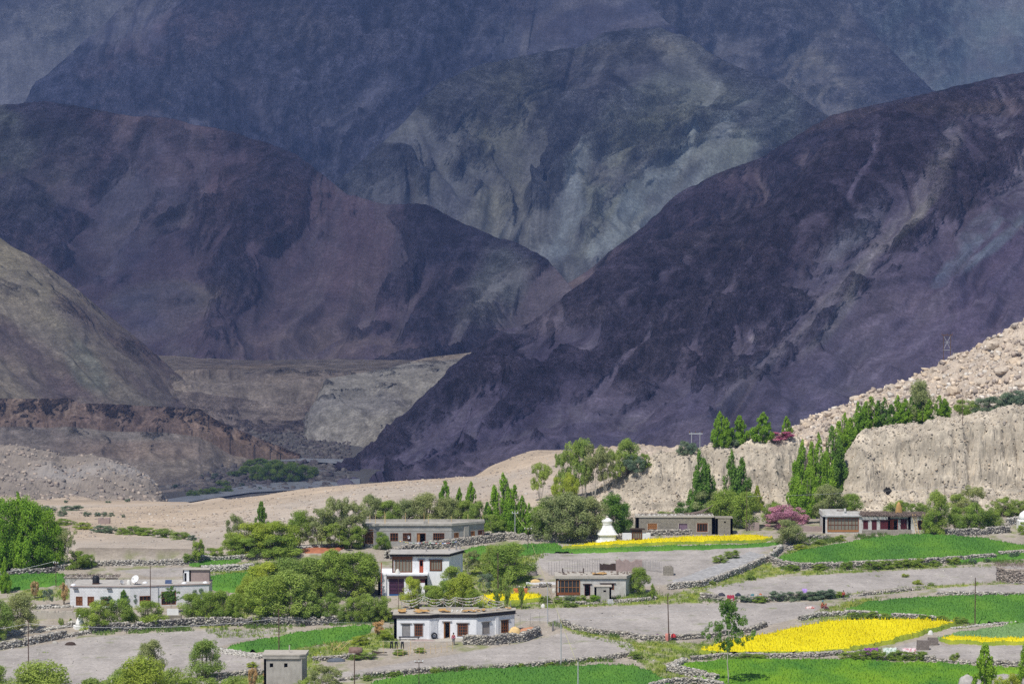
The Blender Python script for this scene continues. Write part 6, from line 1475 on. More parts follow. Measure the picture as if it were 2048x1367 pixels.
for x, y, h in ((7.2,4.2,.75),(10.7,5.2,.5),(11.8,5.6,.75),(12.4,6.0,.6)): MB().box(x, x + .2, y, y + .2, Z2 + HB + .46, Z2 + HB + .46 + h).obj('chimney', M_GREYB, B)
lump('water_pot', 'small white round water tank on the lower roof of the two storey house', 'water tank', pB + Vector((3.0, .7, 3.3)), .75, .75, .7, M_CLOTHW, 2)
flag_line('prayer_flags', 'thin faded prayer flags strung over the flat roof of the two storey house', [(3.0,6.5,1.5),(7.3,6.6,1.3),(12.0,6.4,1.4)], Z2 + HB + .4, 0, .25, FGC, 14, .14, 1, base=pB, seed=4)
lump('rubble_heap', 'heap of dark wood and stones at the left foot of the two storey house', 'heap', at(742, 1186), 2.6, 1.6, .9, plain('rubble_mix', (.40, .36, .33), (.15, .12, .11), 4, bmp=.1), 8)

# ---- C: long grey block building
pC = place(726, 1093)
C_ = empty('block_building', pC); tag(C_, 'long unfinished grey concrete block building with dark framed windows', 'building')
PC = [(0,0),(1.9,0),(2.6,.5),(14.9,.5),(20.2,4.6),(20.2,6.4),(0,5.0)]
HC = 3.55
sC = [Seg(PC[i], PC[i + 1]) for i in range(4)]
oC = [[(.1,1.75,.55,2.95)], [], [(1.95,3.3,.95,2.3),(4.1,5.5,.95,2.3),(6.45,7.95,.1,2.3),(9.2,11.1,.85,2.3)], [(.55,1.5,.7,2.3),(4.05,4.9,.75,2.35),(5.6,6.9,.75,2.4)]]
mb = MB()
for sg, o in zip(sC, oC): wallseg(mb, sg, -.9, HC, .3, o)
for i in range(4, 7): wallseg(mb, Seg(PC[i], PC[(i + 1) % 7]), -.9, HC, .3, [])
mb.obj('wall', M_BLOCK, C_)
window(C_, sC[0], oC[0][0], M_WOODL, 7, 2, M_DARK, None, .07, name='glazed_porch')
for o, nx in ((oC[2][0],3),(oC[2][1],4),(oC[2][3],5)): window(C_, sC[2], o, M_WOOD, nx, 2, M_DARK, None, .07)
doorway(C_, sC[2], oC[2][2], M_WOOD, .35, None, M_WOODL)
for o, nx in ((oC[3][0],3),(oC[3][1],3),(oC[3][2],3)): window(C_, sC[3], o, M_WOODL if nx == 3 and o[0] < 5 else M_WOOD, nx, 2, M_DARK, None, .07)
pr = MB(); sC[3].box(pr, 2.6, 3.5, -.25, -.003, -.8, HC - .3); pr.obj('pilaster', M_CONC, C_)
mb = MB(); 
for sg in sC: sg.box(mb, -.02, sg.L + .02, -.035, -.003, 2.62, 2.72)
mb.obj('lintel_band', M_CONC, C_)
OC = [(-.2,-.25),(2.0,-.25),(2.7,.25),(15.0,.25),(20.5,4.5),(20.5,6.6),(-.2,5.2)]
MB().prism(OC, HC + .003, HC + .22).obj('roof_slab', M_CONC, C_)
mb = MB()
Pp = [(-.2,-.25),(2.0,-.25),(2.7,.25),(15.0,.25),(20.5,4.5)]
for i in range(4): sg = Seg(Pp[i], Pp[i + 1]); sg.box(mb, 0, sg.L, 0, .2, HC + .223, HC + .32 + .06 * (i % 2))
mb.box(-.2, 20.4, 4.9, 5.15, HC + .223, HC + .6); mb.box(10.2, 10.9, .6, 1.1, HC + .223, HC + .75)
mb.obj('parapet', M_CONC, C_)
for i, (x, y, h) in enumerate(((2.1,.6,1.9),(3.6,.6,2.4),(3.75,1.2,1.9),(10.3,.8,2.2),(11.0,2,1.6),(14.8,4,1.3),(20.2,5.6,1.6),(7,4.5,1.8),(17.6,5,1.5),(1.0,4,1.5))):
    MB().bar((x, y, HC), (x + .03 * (i % 3 - 1), y, HC + h), .045, .03).obj('bamboo_pole', M_HAYL, C_)
mb = MB(); mb.prism([(0,-.8),(14.8,-.8),(14.9,.48),(2.6,.48),(1.9,-.02),(0,-.02)], -1.2, -.02); mb.obj('plinth', M_CONC, C_)

# ---- D: flat roofed stone house
pD = place(1272, 1068)
D_ = empty('stone_house', pD); tag(D_, 'flat roofed brown stone house with brushwood on its roof behind the mustard strip', 'house')
PD = [(0,0),(13.6,0),(13.6,4),(0,4)]; HD = 2.95
s = Seg(PD[0], PD[1]); oD = [(2.0,3.65,.55,1.9),(7.4,8.9,.65,1.85),(10.5,12.4,.45,1.95)]
mb = MB(); wallseg(mb, s, -.8, HD, .5, oD)
for i in range(1, 4): wallseg(mb, Seg(PD[i], PD[(i + 1) % 4]), -.8, HD, .5, [])
mb.obj('wall', M_RUBW, D_)
window(D_, s, oD[0], M_WOODL, 5, 3, M_WOODL, None, .10, surround=M_MUDW); window(D_, s, oD[1], M_VIOLET, 1, 1, plain('violet_curtain', (.22, .15, .20), (.16, .11, .15)), None, .07, surround=M_MUDW); window(D_, s, oD[2], M_WOOD, 4, 1, M_DARK, None, .12, surround=M_MUDW)
MB().prism([(-.1,-.15),(13.5,-.15),(13.5,4.1),(-.1,4.1)], HD + .003, HD + .25).obj('roof', M_MUDW, D_)
mb = MB(); P2 = [(13.75,-.3),(16.7,-.3),(16.7,2.6),(13.75,2.6)]
s2 = Seg(P2[0], P2[1]); wallseg(mb, s2, -.8, 2.8, .4, [(1.45,1.75,2.0,2.3)])
for i in range(1, 4): wallseg(mb, Seg(P2[i], P2[(i + 1) % 4]), -.8, 2.8, .4, [])
mb.prism([(13.7,-.35),(16.75,-.35),(16.75,2.65),(13.7,2.65)], 2.803, 2.92); mb.obj('annex', M_RUBW, D_)
twigroof(D_, [(.5,1.0),(13.2,1.0),(13.2,3.6),(.5,3.6)], HD + .22, 3, 260, 'brushwood', .2, 2.0)
mb = MB()
for i in range(9): mb.bar((8.5 + i * .35, 2, HD + .4), (12.4 + i * .15, 3.5, HD + .9 + .12 * i), .06, .04)
mb.obj('timber', M_TWIG, D_); clutter(D_, 60, (.5, 13, .3, 3), HD + .3, M_CLOTHW, 'roof_clutter', 7, .08, .28)
# white gate hut with dark head before D
pG = place(1247, 1079)
G_ = empty('gate_hut', pG); tag(G_, 'low white gate wall with a small dark roofed window between stupa and stone house', 'gate')
MB().box(-.2, 1.4, 0, .5, -.5, 1.15).obj('wall', M_WHITE, G_); MB().box(3.2, 4.6, 0, .5, -.5, 1.2).obj('wall', M_WHITE, G_)
s = Seg((1.4,-.05),(3.2,-.05)); mb = MB(); wallseg(mb, s, -.5, 1.75, .4, [(.12,1.7,.2,1.35)]); mb.obj('window_wall', M_WOODD, G_)
window(G_, s, (.12,1.7,.2,1.35), M_WOOD, 4, 1, M_CURT, None, .09)
MB().prism([(1.0,-.35),(3.65,-.35),(3.45,.6),(1.2,.6)], 1.75, 1.98).obj('canopy', M_WOODD, G_)

# ---- E: thatched house on the right
pE = place(1646, 1066)
E_ = empty('thatched_house', pE); tag(E_, 'long whitewashed house with a wide glazed front and shaggy brushwood roof', 'house')
HE = 2.95
s0 = Seg((0,0),(6.5,0)); s1 = Seg((6.5,0),(11.6,.0)); s2 = Seg((11.6,1.3),(14.9,1.3)); s3 = Seg((14.9,.6),(18.2,.6))
o0 = [(.75,6.2,.25,2.75)]; o1 = [(.45,1.3,.75,2.25),(1.95,2.8,.55,2.3),(3.4,4.75,.75,2.3)]; o2 = [(.1,1.55,.0,2.3),(2.0,3.1,.6,2.3)]; o3 = [(1.6,2.9,.6,2.2)]
mb = MB()
for sg, o in ((s0,o0),(s1,o1),(s2,o2),(s3,o3)): wallseg(mb, sg, -.8, HE, .4, o)
for p, q in (((11.6,0),(11.6,1.3)),((14.9,1.3),(14.9,.6)),((18.2,.6),(18.2,5.5)),((18.2,5.5),(0,5.5)),((0,5.5),(0,0))): wallseg(mb, Seg(p, q), -.8, HE, .4, [])
mb.obj('wall', M_DIRTW, E_)
window(E_, s0, o0[0], M_WOOD, 9, 2, M_CURT, None, .16, name='glazed_front')
l = MB(); s0.box(l, .75, 6.2, -.05, -.031, .25, .62); l.obj('sill_board', M_WOODL, E_)
l = MB(); s0.box(l, .85, 6.1, -.04, .0, 2.25, 2.32); l.obj('transom', M_WOODD, E_)
for o in o1: window(E_, s1, o, M_MAROON, 3, 1, M_MAROON, M_WOODD, .10, boards=True)
d = doorway(E_, s2, o2[0], M_RED, .5, M_WOODD, M_RED); window(E_, s2, o2[1], M_MAROON, 3, 1, M_MAROON, M_WOODD, .10, boards=True); window(E_, s3, o3[0], M_MAROON, 2, 1, M_DARK, None, .09)
MB().prism([(-.15,-.3),(6.7,-.3),(6.7,5.6),(-.15,5.6)], HE + .003, HE + .16).obj('roof_slab', M_TIN, E_)
MB().box(-.12, .12, -.1, 5.3, HE + .163, HE + .8).box(.12, 4.0, 5.0, 5.3, HE + .163, HE + .75).box(.12, 6.6, 1.6, 1.9, HE + .163, HE + .72).box(-.15, .25, -.25, .15, HE + .163, HE + 1.15).box(3.8, 4.15, 1.4, 2.0, HE + .72, HE + 1.2).obj('parapet', M_DIRTW, E_)
MB().prism([(6.72,-.05),(11.7,-.05),(11.7,5.5),(6.72,5.5)], HE + .003, HE + .14).prism([(11.72,.7),(18.3,.3),(18.3,5.5),(11.72,5.5)], HE - .05, HE + .1).obj('roof_deck', M_WOODD, E_)
twigroof(E_, [(6.4,-.05),(11.6,-.05),(11.6,5),(6.4,5)], HE + .15, 11, 900, 'thatch', .35, 1.7)
twigroof(E_, [(11.4,.6),(18.2,.6),(18.2,5),(11.4,5)], HE + .05, 12, 1000, 'thatch', .6, 1.7)
twigroof(E_, [(3.0,2.4),(6.4,2.4),(6.4,5),(3.0,5)], HE + .3, 13, 260, 'thatch', .1, 1.4)
# ladder against E
mb = MB()
for x in (0, .5): mb.bar((x, -.9, -.1), (x - .55, .15, 3.3), .045, .04)
for i in range(9): t = .08 + i * .11; mb.bar((-.55 * t, -.9 + 1.05 * t, 3.4 * t - .1), (.5 - .55 * t, -.9 + 1.05 * t, 3.4 * t - .1), .03)
o = mb.obj('ladder', M_HAYL); o.location = pE + Vector((16.1, .45, 0)); tag(o, 'wooden ladder leaning against the right end of the thatched house', 'ladder')
mb = MB(); s = Seg((6.6,-1.6),(15.2,-1.2)); s.box(mb, 0, s.L, 0, .35, -.6, .75); o = mb.obj('mud_wall', wash('mud_brick', (.38, .34, .28), (.28, .25, .21), 3, brick=(.4, .18, .02, .7, .85))); o.location = pE; tag(o, 'low mud brick wall in front of the thatched house', 'wall')
lump('straw_stook', 'upright orange straw bundle behind the thatched roof', 'straw', pE + Vector((13.6, 3.5, HE + .2)), 1.2, .8, 1.9, M_HAY, 9)

# ---- F: house with glazed porch and tin hutch
pF = place(1112, 1193)
F_ = empty('small_house', pF); tag(F_, 'small pale house with an orange framed glazed porch and flat mud roof', 'house')
HF = 2.85
s0 = Seg((0,0),(3.85,0)); s1 = Seg((3.85,0),(10.7,0)); sr = Seg((10.7,0),(12.2,4.5))
o0 = [(.12,3.7,.3,2.65)]; o1 = [(.5,1.4,.0,1.95),(3.1,5.05,1.15,2.05)]
mb = MB()
for sg, o in ((s0,o0),(s1,o1),(sr,[])): wallseg(mb, sg, -.8, HF, .4, o)
for p, q in (((12.2,4.5),(0,4.5)),((0,4.5),(0,0))): wallseg(mb, Seg(p, q), -.8, HF, .4, [])
mb.obj('wall', M_DIRTW, F_)
l = MB(); s1.box(l, .02, 2.9, -.03, -.003, -.5, HF - .02) if False else None
window(F_, s0, o0[0], M_WOODL, 6, 2, M_GLASS, None, .12, name='glazed_porch')
l = MB(); s0.box(l, .12, 3.7, -.05, -.032, .3, .72); l.obj('sill_board', M_WOOD, F_)
doorway(F_, s1, o1[0], M_MAROON, 0, M_WOODD); window(F_, s1, o1[1], M_WOOD, 4, 1, M_DARK, M_WOODD, .12)
MB().prism([(-.2,-.25),(10.8,-.25),(12.5,4.7),(-.2,4.7)], HF + .003, HF + .42).obj('roof', M_MUDW, F_)
roofpatch(F_, [(5.6,.6),(8,.6),(8,2.4),(5.6,2.4)], HF + .42, M_HAY, 'hay', .25, 8, .22, -.3); clutter(F_, 40, (.5, 12, 1, 5), HF + .48, M_TWIG, 'roof_clutter', 9, .1, .35)
mb = MB()
for x in (1.0, 4.2): MB().box(x, x + .18, 3, 3.2, HF + .42, HF + 1.2).obj('chimney', M_WOODD, F_)
pH = place(1189, 1201); H_ = empty('outhouse', pH); tag(H_, 'small roofless stone outhouse standing before the glazed porch house', 'outhouse')
mb = MB(); wallseg(mb, Seg((0,0),(2.55,0)), -.4, 2.15, .3, [(1.35,1.75,1.35,1.65)]); wallseg(mb, Seg((2.55,0),(2.55,1.9)), -.4, 2.15, .3, []); wallseg(mb, Seg((2.55,1.9),(0,1.9)), -.4, 2.15, .3, []); wallseg(mb, Seg((0,1.9),(0,0)), -.4, 2.15, .3, [])
mb.obj('wall', M_CONC, H_); MB().prism([(-.1,-.1),(2.65,-.1),(2.65,2),(-.1,2)], 2.153, 2.25).obj('roof', M_MUDW, H_)
mb = MB(); mb.hexa([(0,0,0),(1.05,0,0),(1.05,.8,0),(0,.8,0),(.12,.05,.72),(.93,.05,.72),(.93,.75,.72),(.12,.75,.72)]); o = mb.obj('tin_hutch', M_TIN); o.location = at(1214, 1208); tag(o, 'shiny grey tin hutch at the foot of the outhouse', 'hutch')
lump('white_sack', 'small white sack in the weeds left of the garden', 'sack', at(1086, 1214), .7, .5, .55, M_CLOTHW, 3)

# ---- G: white brick courtyard house on the left
pGh = place(140, 1213)
W_ = empty('brick_house', pGh); tag(W_, 'long white brick house with small orange windows and a satellite dish on its roof', 'house')
HG = 3.05
PG = [(0,0),(9.1,-.3),(16.9,1.9),(20.6,2.9),(20.6,7.6),(0,7.2)]
sG = [Seg(PG[i], PG[i + 1]) for i in range(3)]
oG = [[(.9,1.9,.25,1.6),(2.65,3.65,.25,1.6),(4.7,6.0,.25,1.55)], [(1.4,3.1,.3,1.65),(4.7,6.9,.2,2.2)], []]
mb = MB()
for sg, o in zip(sG, oG): wallseg(mb, sg, -1.3, HG, .4, o)
for i in range(3, 6): wallseg(mb, Seg(PG[i], PG[(i + 1) % 6]), -1.3, HG, .4, [])
mb.obj('wall', M_WBRICK, W_)
for o in oG[0]: window(W_, sG[0], o, M_WOOD, 2, 2, plain('drape', (.22, .09, .035)) , None, .09)
for o in oG[1]: window(W_, sG[1], o, M_WOOD, 3, 2, M_DARK, None, .09)
OG = [(-.1,-.12),(9.1,-.42),(17.0,1.8),(20.75,2.8),(20.7,7.7),(-.1,7.3)]
MB().prism(OG, HG + .003, HG + .10).obj('coping', M_PINKW, W_)
MB().prism([(x * .985 + .12, y * .97 + .25) for x, y in OG], HG + .103, HG + .14).obj('roof', M_ROOFM, W_)
l = MB()
for x, y in ((.45,.5),(16.9,2.6),(20.0,3.4),(10.9,3.2)): l.add(tube([(x,y,HG+.1),(x,y,HG+.3),(x,y,HG+.42)], [.42,.36,.02], 10))
l.obj('roof_knob', M_WHITE, W_)
l = MB()
for a in (.5, 5.6): sG[0].box(l, a, a + .75, -.35, -.05, HG - .28, HG - .22)
l.obj('rain_spout', M_WOODD, W_)
def roofbox(u0, name, lab): pass
Rm = empty('roof_room', pGh + Vector((16.4, 5.2, HG + .14))); tag(Rm, 'small white and grey shed standing on the right end of the brick house roof', 'shed')
sg = Seg((0,0),(1.15,0)); mb = MB(); wallseg(mb, sg, 0, 1.75, .2, [(.1,.55,0,1.3)]); wallseg(mb, Seg((1.15,0),(1.15,2)), 0, 1.75, .2, []); wallseg(mb, Seg((1.15,2),(0,2)), 0, 1.75, .2, []); wallseg(mb, Seg((0,2),(0,0)), 0, 1.75, .2, []); mb.obj('wall', M_WHITE, Rm)
MB().box(1.18, 4.0, .1, 1.9, 0, 1.65).obj('side_room', M_PINKW, Rm); MB().prism([(-.1,-.15),(4.1,-.15),(4.1,2.1),(-.1,2.1)], 1.76, 1.87).obj('roof', M_MUDW, Rm)
# shed behind with brushwood edge
pS = place(130, 1178); S_ = empty('rear_shed', pS); tag(S_, 'grey walled shed with a dark brushwood roof edge behind the white brick house', 'shed')
MB().box(0, 5, 0, 3, -.6, 1.8).box(6.2, 7.8, .8, 3, -.6, 1.6).obj('wall', M_DIRTW, S_); twigroof(S_, [(-.2,-.2),(8.3,-.2),(8.3,3),(-.2,3)], 1.8, 17, 520, 'thatch', .35, 1.4)
MB().prism([(-.2,-.1),(8.2,-.1),(8.2,3),(-.2,3)], 1.803, 1.9).obj('roof', M_MUDW, S_)
# dishes, tank and panel on G
def dish(p, d, lab, az=.35, tilt=.55, mat=None):
    root = empty('satellite_dish', p, az); tag(root, lab, 'satellite dish'); n = 18; v = []; f = []
    for off in (0, -.02):
        for i in range(5):
            r_ = d / 2 * i / 4
            for j in range(n): a = 2 * math.pi * j / n; v.append((r_ * math.cos(a), off + -.28 * d * (r_ / (d / 2)) ** 2 * .6, r_ * math.sin(a)))
    for s_ in (0, 1):
        o_ = s_ * 5 * n
        for i in range(4):
            for j in range(n):
                q = (o_ + i * n + j, o_ + i * n + (j + 1) % n, o_ + (i + 1) * n + (j + 1) % n, o_ + (i + 1) * n + j); f.append(q if s_ else q[::-1])
    v = np.array(v); ca, sa = math.cos(-tilt), math.sin(-tilt)
    v = np.stack([v[:, 0], v[:, 1] * ca - v[:, 2] * sa, v[:, 1] * sa + v[:, 2] * ca + d * .62], -1)
    meshobj('dish', v, f, mat or M_WHITE, root, True)
    MB().bar((0,.05,0), (0,.05,d*.6), .04).bar((-.3,.25,0),(0,.05,d*.45),.025).bar((.3,.25,0),(0,.05,d*.45),.025).obj('mount', M_RUST, root)
    MB().bar((0,-.0,d*.25), (0,-d*.55,d*.75), .015).box(-.05,.05,-d*.6,-d*.5,d*.7,d*.82).obj('feed', M_RUST, root)
    return root
dish(pGh + Vector((9.7, 1.6, HG + .14)), 1.25, 'large white satellite dish on the white brick house roof', -.5)
dish(pGh + Vector((7.6, 1.4, HG + .14)), .62, 'small grey satellite dish on the white brick house roof', .7, .6, M_METAL)
dish(pB + Vector((11.3, 1.5, 9)) if False else pC + Vector((7.6, .2, 1.25)), .62, 'small tilted white dish on the front of the grey block building', .9, .2)
mb = MB(); mb.add(tube([(0,0,0),(0,0,.1),(0,0,.9),(0,0,1.05),(0,0,1.15)], [.5,.52,.52,.35,.2], 16)); 
for k in range(5): mb.add(tube([(0,0,.15+k*.17),(0,0,.19+k*.17),(0,0,.23+k*.17)], [.52,.55,.52], 16))
o = mb.obj('water_tank', M_BLK, smooth=True); o.location = pGh + Vector((3.6, 2.2, HG + .3)); tag(o, 'black ribbed water tank on the white brick house roof', 'water tank')
mb = MB(); mb.box(-.5, .5, -.5, .5, 0, .16); o = mb.obj('tank_stand', M_RUST); o.location = pGh + Vector((3.6, 2.2, HG + .14)); tag(o, 'low rusty stand under the black ribbed water tank', 'stand')
mb = MB(); mb.hexa([(0,0,0),(1.0,0,0),(1.0,.55,.5),(0,.55,.5),(0,-.03,.04),(1.0,-.03,.04),(1.0,.52,.54),(0,.52,.54)])
o = mb.obj('solar_panel', plain('solar_cells', (.06, .09, .18), (.04, .06, .12), 4, rough=.3)); o.location = pGh + Vector((14.0, 2.4, HG + .14)); tag(o, 'small blue solar panel on the brick house roof, beside the shed', 'solar panel')
lump('feed_sack', 'cream coloured sack between the two dishes on the brick house roof', 'sack', pGh + Vector((8.6, 1.9, HG + .14)), .65, .5, .7, M_CLOTHW, 4)
mb = MB(); mb.box(0, 1.7, 0, .08, .3, 1.45); mb.box(.05, .12, 0, .1, -.3, .3); mb.box(1.55, 1.62, 0, .1, -.3, .3); o = mb.obj('painted_board', M_WHITE); o.location = at(334, 1236); tag(o, 'white painted board standing above the dark wall by the small bare tree', 'board')
mb = MB(); mb.box(0, 3.0, 0, .5, -.5, 1.1); o = mb.obj('retaining_wall', M_RUBW); o.location = at(322, 1245); tag(o, 'grey stone retaining wall beneath the white painted board', 'wall')
lump('orange_tarp', 'orange tarpaulin bundle under the pruned willows on the dark wall', 'tarpaulin', at(405, 1243), 2.2, .9, .55, M_ORNG, 4)
lump('straw_heap', 'small yellow straw heap at the foot of the third pruned willow', 'heap', at(314, 1252), 1.2, .7, .8, M_HAYL, 6)

# ---- tower at the bottom
pT = place(528, 1392)
T_ = empty('concrete_tower', pT); tag(T_, 'small square concrete tower with two dark square holes, cut by the bottom edge', 'tower')
ztop = float(unproj(570, 1316, pT.y)[2]) - pT.z
s = Seg((0,0),(4.9,0)); mb = MB(); wallseg(mb, s, -1, ztop, .3, [(.75,1.2,ztop-1.15,ztop-.6),(2.6,3.05,ztop-1.15,ztop-.6)])
wallseg(mb, Seg((4.9,0),(5.3,3.5)), -1, ztop, .3, []); wallseg(mb, Seg((5.3,3.5),(0,3.5)), -1, ztop, .3, []); wallseg(mb, Seg((0,3.5),(0,0)), -1, ztop, .3, [])
mb.obj('wall', M_CONC, T_)
MB().prism([(-.15,-.2),(4.6,-.2),(5.35,.3),(5.5,3.7),(-.15,3.7)], ztop + .003, ztop + .42).obj('roof_slab', M_CONC, T_)
MB().prism([(-.2,-.25),(4.6,-.25),(5.4,.25),(5.55,3.75),(-.2,3.75)], ztop + .423, ztop + .56).box(3.1, 3.25, 1.5, 1.65, ztop + .56, ztop + 1.5).obj('roof_cap', M_MUDW, T_)
l = MB(); s.box(l, 3.3, 4.0, -.02, -.003, -.5, 1.2); l.obj('hatch', M_GREYB, T_)

# ---- stupas
def lathe(prof, n=20, sq=False):
    v = []; f = []
    for (r_, z) in prof:
        for j in range(n):
            a = 2 * math.pi * (j + .5) / n; k = 1 / max(abs(math.cos(a)), abs(math.sin(a))) if sq else 1
            v.append((r_ * math.cos(a) * k, r_ * math.sin(a) * k, z))
    m_ = len(prof)
    for i in range(m_ - 1):
        for j in range(n): f.append((i * n + j, i * n + (j + 1) % n, (i + 1) * n + (j + 1) % n, (i + 1) * n + j))
    f.append(tuple(range(n))[::-1]); f.append(tuple((m_ - 1) * n + j for j in range(n)))
    return v, f
M_LIME = wash('lime_plaster', (.82, .81, .78), (.70, .69, .66), 2)
pZ = place(1214, 1083)
Z_ = empty('stupa', pZ, .12); tag(Z_, 'tall white plastered stupa at the left end of the upper mustard strip', 'stupa')
meshobj('base', *lathe([(1.95,-.4),(1.95,.10),(1.62,.32),(1.42,.42),(1.38,1.25)], 24, True), M_LIME, Z_)
meshobj('steps', *lathe([(1.62,1.253),(1.66,1.36),(1.5,1.55),(1.46,1.56),(1.34,1.85),(1.30,1.86),(1.16,2.15),(1.12,2.16),(.98,2.5),(.93,2.51),(.80,2.85)], 24, True), M_LIME, Z_)
meshobj('dome', *lathe([(.78,2.853),(.76,3.0),(.90,3.45),(.98,3.62),(.72,3.82),(.5,4.0),(.30,4.12)], 24), M_LIME, Z_, True)
meshobj('finial', *lathe([(.28,4.123),(.30,4.24),(.16,4.42),(.02,4.5)], 12), M_MUDW, Z_, True)
pz2 = place(160, 1256); z2 = empty('small_stupa', pz2, .4); tag(z2, 'small white cone shaped shrine beside the first pruned willow', 'stupa')
meshobj('base', *lathe([(.85,-.3),(.82,.45),(.70,.5)], 20, True), M_LIME, z2); meshobj('cone', *lathe([(.68,.503),(.60,.9),(.38,1.5),(.14,1.95),(.02,2.1)], 16), M_LIME, z2, True)
pz3 = place(2050, 1058); z3 = empty('white_shrine', pz3); tag(z3, 'white domed shrine cut by the right edge beside the thatched house', 'stupa')
meshobj('base', *lathe([(1.3,-.3),(1.25,1.6),(1.0,1.7)], 20, True), M_LIME, z3); meshobj('dome', *lathe([(1.0,1.703),(1.15,2.2),(.9,2.8),(.4,3.2),(.05,3.3)], 18), M_LIME, z3, True)

# ---- stone pen at the right edge
pP = place(1995, 1160); P_ = empty('stone_pen', pP); tag(P_, 'round cornered stone pen heaped with red brown twigs at the right edge', 'animal pen')
mb = MB()
pts = [(1995,1160),(2012,1165),(2048,1167),(2120,1162)]
L = line_pts(pts, .22); Cc = []; Aa = []
for k in range(9):
    for side in (-.15, .2): Cc.append(np.stack([L[:, 0] + rng.uniform(-.05, .05, len(L)), L[:, 1] + side + rng.uniform(-.05, .05, len(L)), gz(L[:, 0], L[:, 1]) + .1 + k * .25], -1)); Aa.append(L[:, 2])
Cc = np.concatenate(Cc); v, f = stones(Cc, rng.uniform(.7, 1.2, (len(Cc), 3)) * [.36, .3, .3], rotz=np.concatenate(Aa), tilt=.1)
o = meshobj('wall', v - np.array(pP), f, M_STONE, P_, attrs={'Col': stone_cols(len(Cc), [(.30,.25,.21),(.24,.20,.17),(.36,.31,.26)])})
twigroof(P_, [(.0,.4),(12,.4),(12,4.5),(.0,4.5)], 2.1, 19, 900, 'twig_heap', .25, 1.5)

# ---- ruined mud brick blocks right of the big mustard field
for i, (u, v, w_, h_, lab) in enumerate(((1834, 1299, 1.75, 1.35, 'larger dark mud brick stub right of the big mustard field'), (1856, 1290, 1.5, 1.1, 'smaller mud brick stub just behind the larger one'))):
    mb = MB(); mb.hexa([(0,0,-.2),(w_,.1,-.2),(w_,.9,-.2),(0,.8,-.2),(.08,.05,h_),(w_-.06,.1,h_*.93),(w_-.1,.8,h_*.96),(.06,.75,h_*.98)])
    o = mb.obj('brick_stub', wash('old_brick_%d' % i, (.27, .23, .20), (.19, .16, .14), 4, brick=(.4, .2, .03, .6, .8))); o.location = at(u, v); tag(o, lab, 'wall', 'mud brick stubs')
def ruin(u, v, w_, h_, d_, mat, lab, name='ruined_wall', rz=0):
    mb = MB(); n = max(3, int(w_ / .5)); r = random.Random(u)
    for i in range(n):
        x0, x1 = w_ * i / n, w_ * (i + 1) / n; q0, q1 = h_ * r.uniform(.75, 1.05), h_ * r.uniform(.75, 1.05)
        mb.hexa([(x0,0,-.4),(x1,0,-.4),(x1,d_,-.4),(x0,d_,-.4),(x0,.03,q0),(x1,.03,q1),(x1,d_-.03,q1),(x0,d_-.03,q0)])
    o = mb.obj(name, mat); o.location = at(u, v); o.rotation_euler = (0, 0, rz); return tag(o, lab, 'wall')
ruin(1232, 1142, 4.2, 1.9, 1.2, M_PINKW, 'pinkish mud shed with a dark top edge behind the glazed porch house', 'mud_shed')
ruin(1199, 1140, 2.6, 1.1, .8, M_WOODD, 'low dark timber stack behind the glazed porch house roof', 'timber_stack')
ruin(1327, 1150, 1.6, 1.6, 1.2, M_RUBW, 'squat stone stack at the right end of the stick fence', 'stone_stack')
ruin(1491, 1060, 2.4, 1.4, .8, M_PINKW, 'dark reddish mud wall stub right of the stone house')
ruin(1600, 1062, 4.2, 1.0, .6, M_PINKW, 'low pinkish mud wall left of the thatched house')
ruin(60, 1238, 6.8, 1.3, .5, M_MUDW, 'plain mud wall below the dry reeds left of the white brick house')
ruin(196, 1047, 2.6, 1.3, 1.4, M_PINKW, 'tiny pinkish ruin among the desert shrubs on the plain')
ruin(1052, 1168, 6.4, .35, .3, M_WHITE, 'long low whitewashed kerb left of the glazed porch house', 'white_kerb')
# ------------------------------------------------------------------ poles, wires, people and small things
def pole(u, vt, vb, label, r=.075, mat=None, arm=0, group='utility poles', ymax=2500, ins=True, lean=0, name='utility_pole', Y=None):
    p = at(u, vb, ymax=ymax)
    h = float(unproj(u, vt, p.y)[2]) - p.z
    root = empty(name, p); tag(root, label, 'pole', group)
    MB().bar((0, 0, -.4), (lean, 0, h), r, r * .7, 8).obj('post', mat or M_RUST, root)
    if arm:
        MB().box(lean - arm, lean + arm, -.05, .05, h - .55, h - .45).obj('crossarm', mat or M_RUST, root)
        for x in (-arm * .9, 0, arm * .9): MB().add(tube([(lean + x, 0, h - .45), (lean + x, 0, h - .3), (lean + x, 0, h - .2)], [.05, .07, .03], 8)).obj('insulator', M_WHITE, root)
    return root, p + Vector((lean, 0, h - .2))
P1 = pole(57, 1238, 1326, 'thin dark iron pole on the bare plot at the lower left')
P2 = pole(112, 1120, 1172, 'short dark pole beside the leftmost barley field', .06, arm=.35)
P3 = pole(301, 1132, 1216, 'rusty pole standing before the centre of the white brick house')
P4 = pole(558, 1216, 1312, 'rusty iron pole at the left end of the small barley field', .09)
P5 = pole(709, 1308, 1392, 'rusty iron pole cut by the bottom edge, right of the concrete tower', .085)
P6 = pole(838, 1316, 1385, 'thin dark pole with a short crossarm at the bottom centre', .06, arm=.55)
P7 = pole(763, 1124, 1193, 'red pole against the left corner of the two storey house', .08, M_RED)
P8 = pole(797, 1152, 1250, 'slender dark pole in front of the violet lower window', .045)
P9 = pole(1030, 1020, 1076, 'pale metal pole with a crossarm beside the bright poplars', .09, M_METAL, arm=.5)
P10 = pole(1056, 1052, 1100, 'thin dark pole with white insulators left of the mustard strip', .06, arm=.6)
P11 = pole(996, 1104, 1212, 'dark weathered post in the big spreading tree', .09)
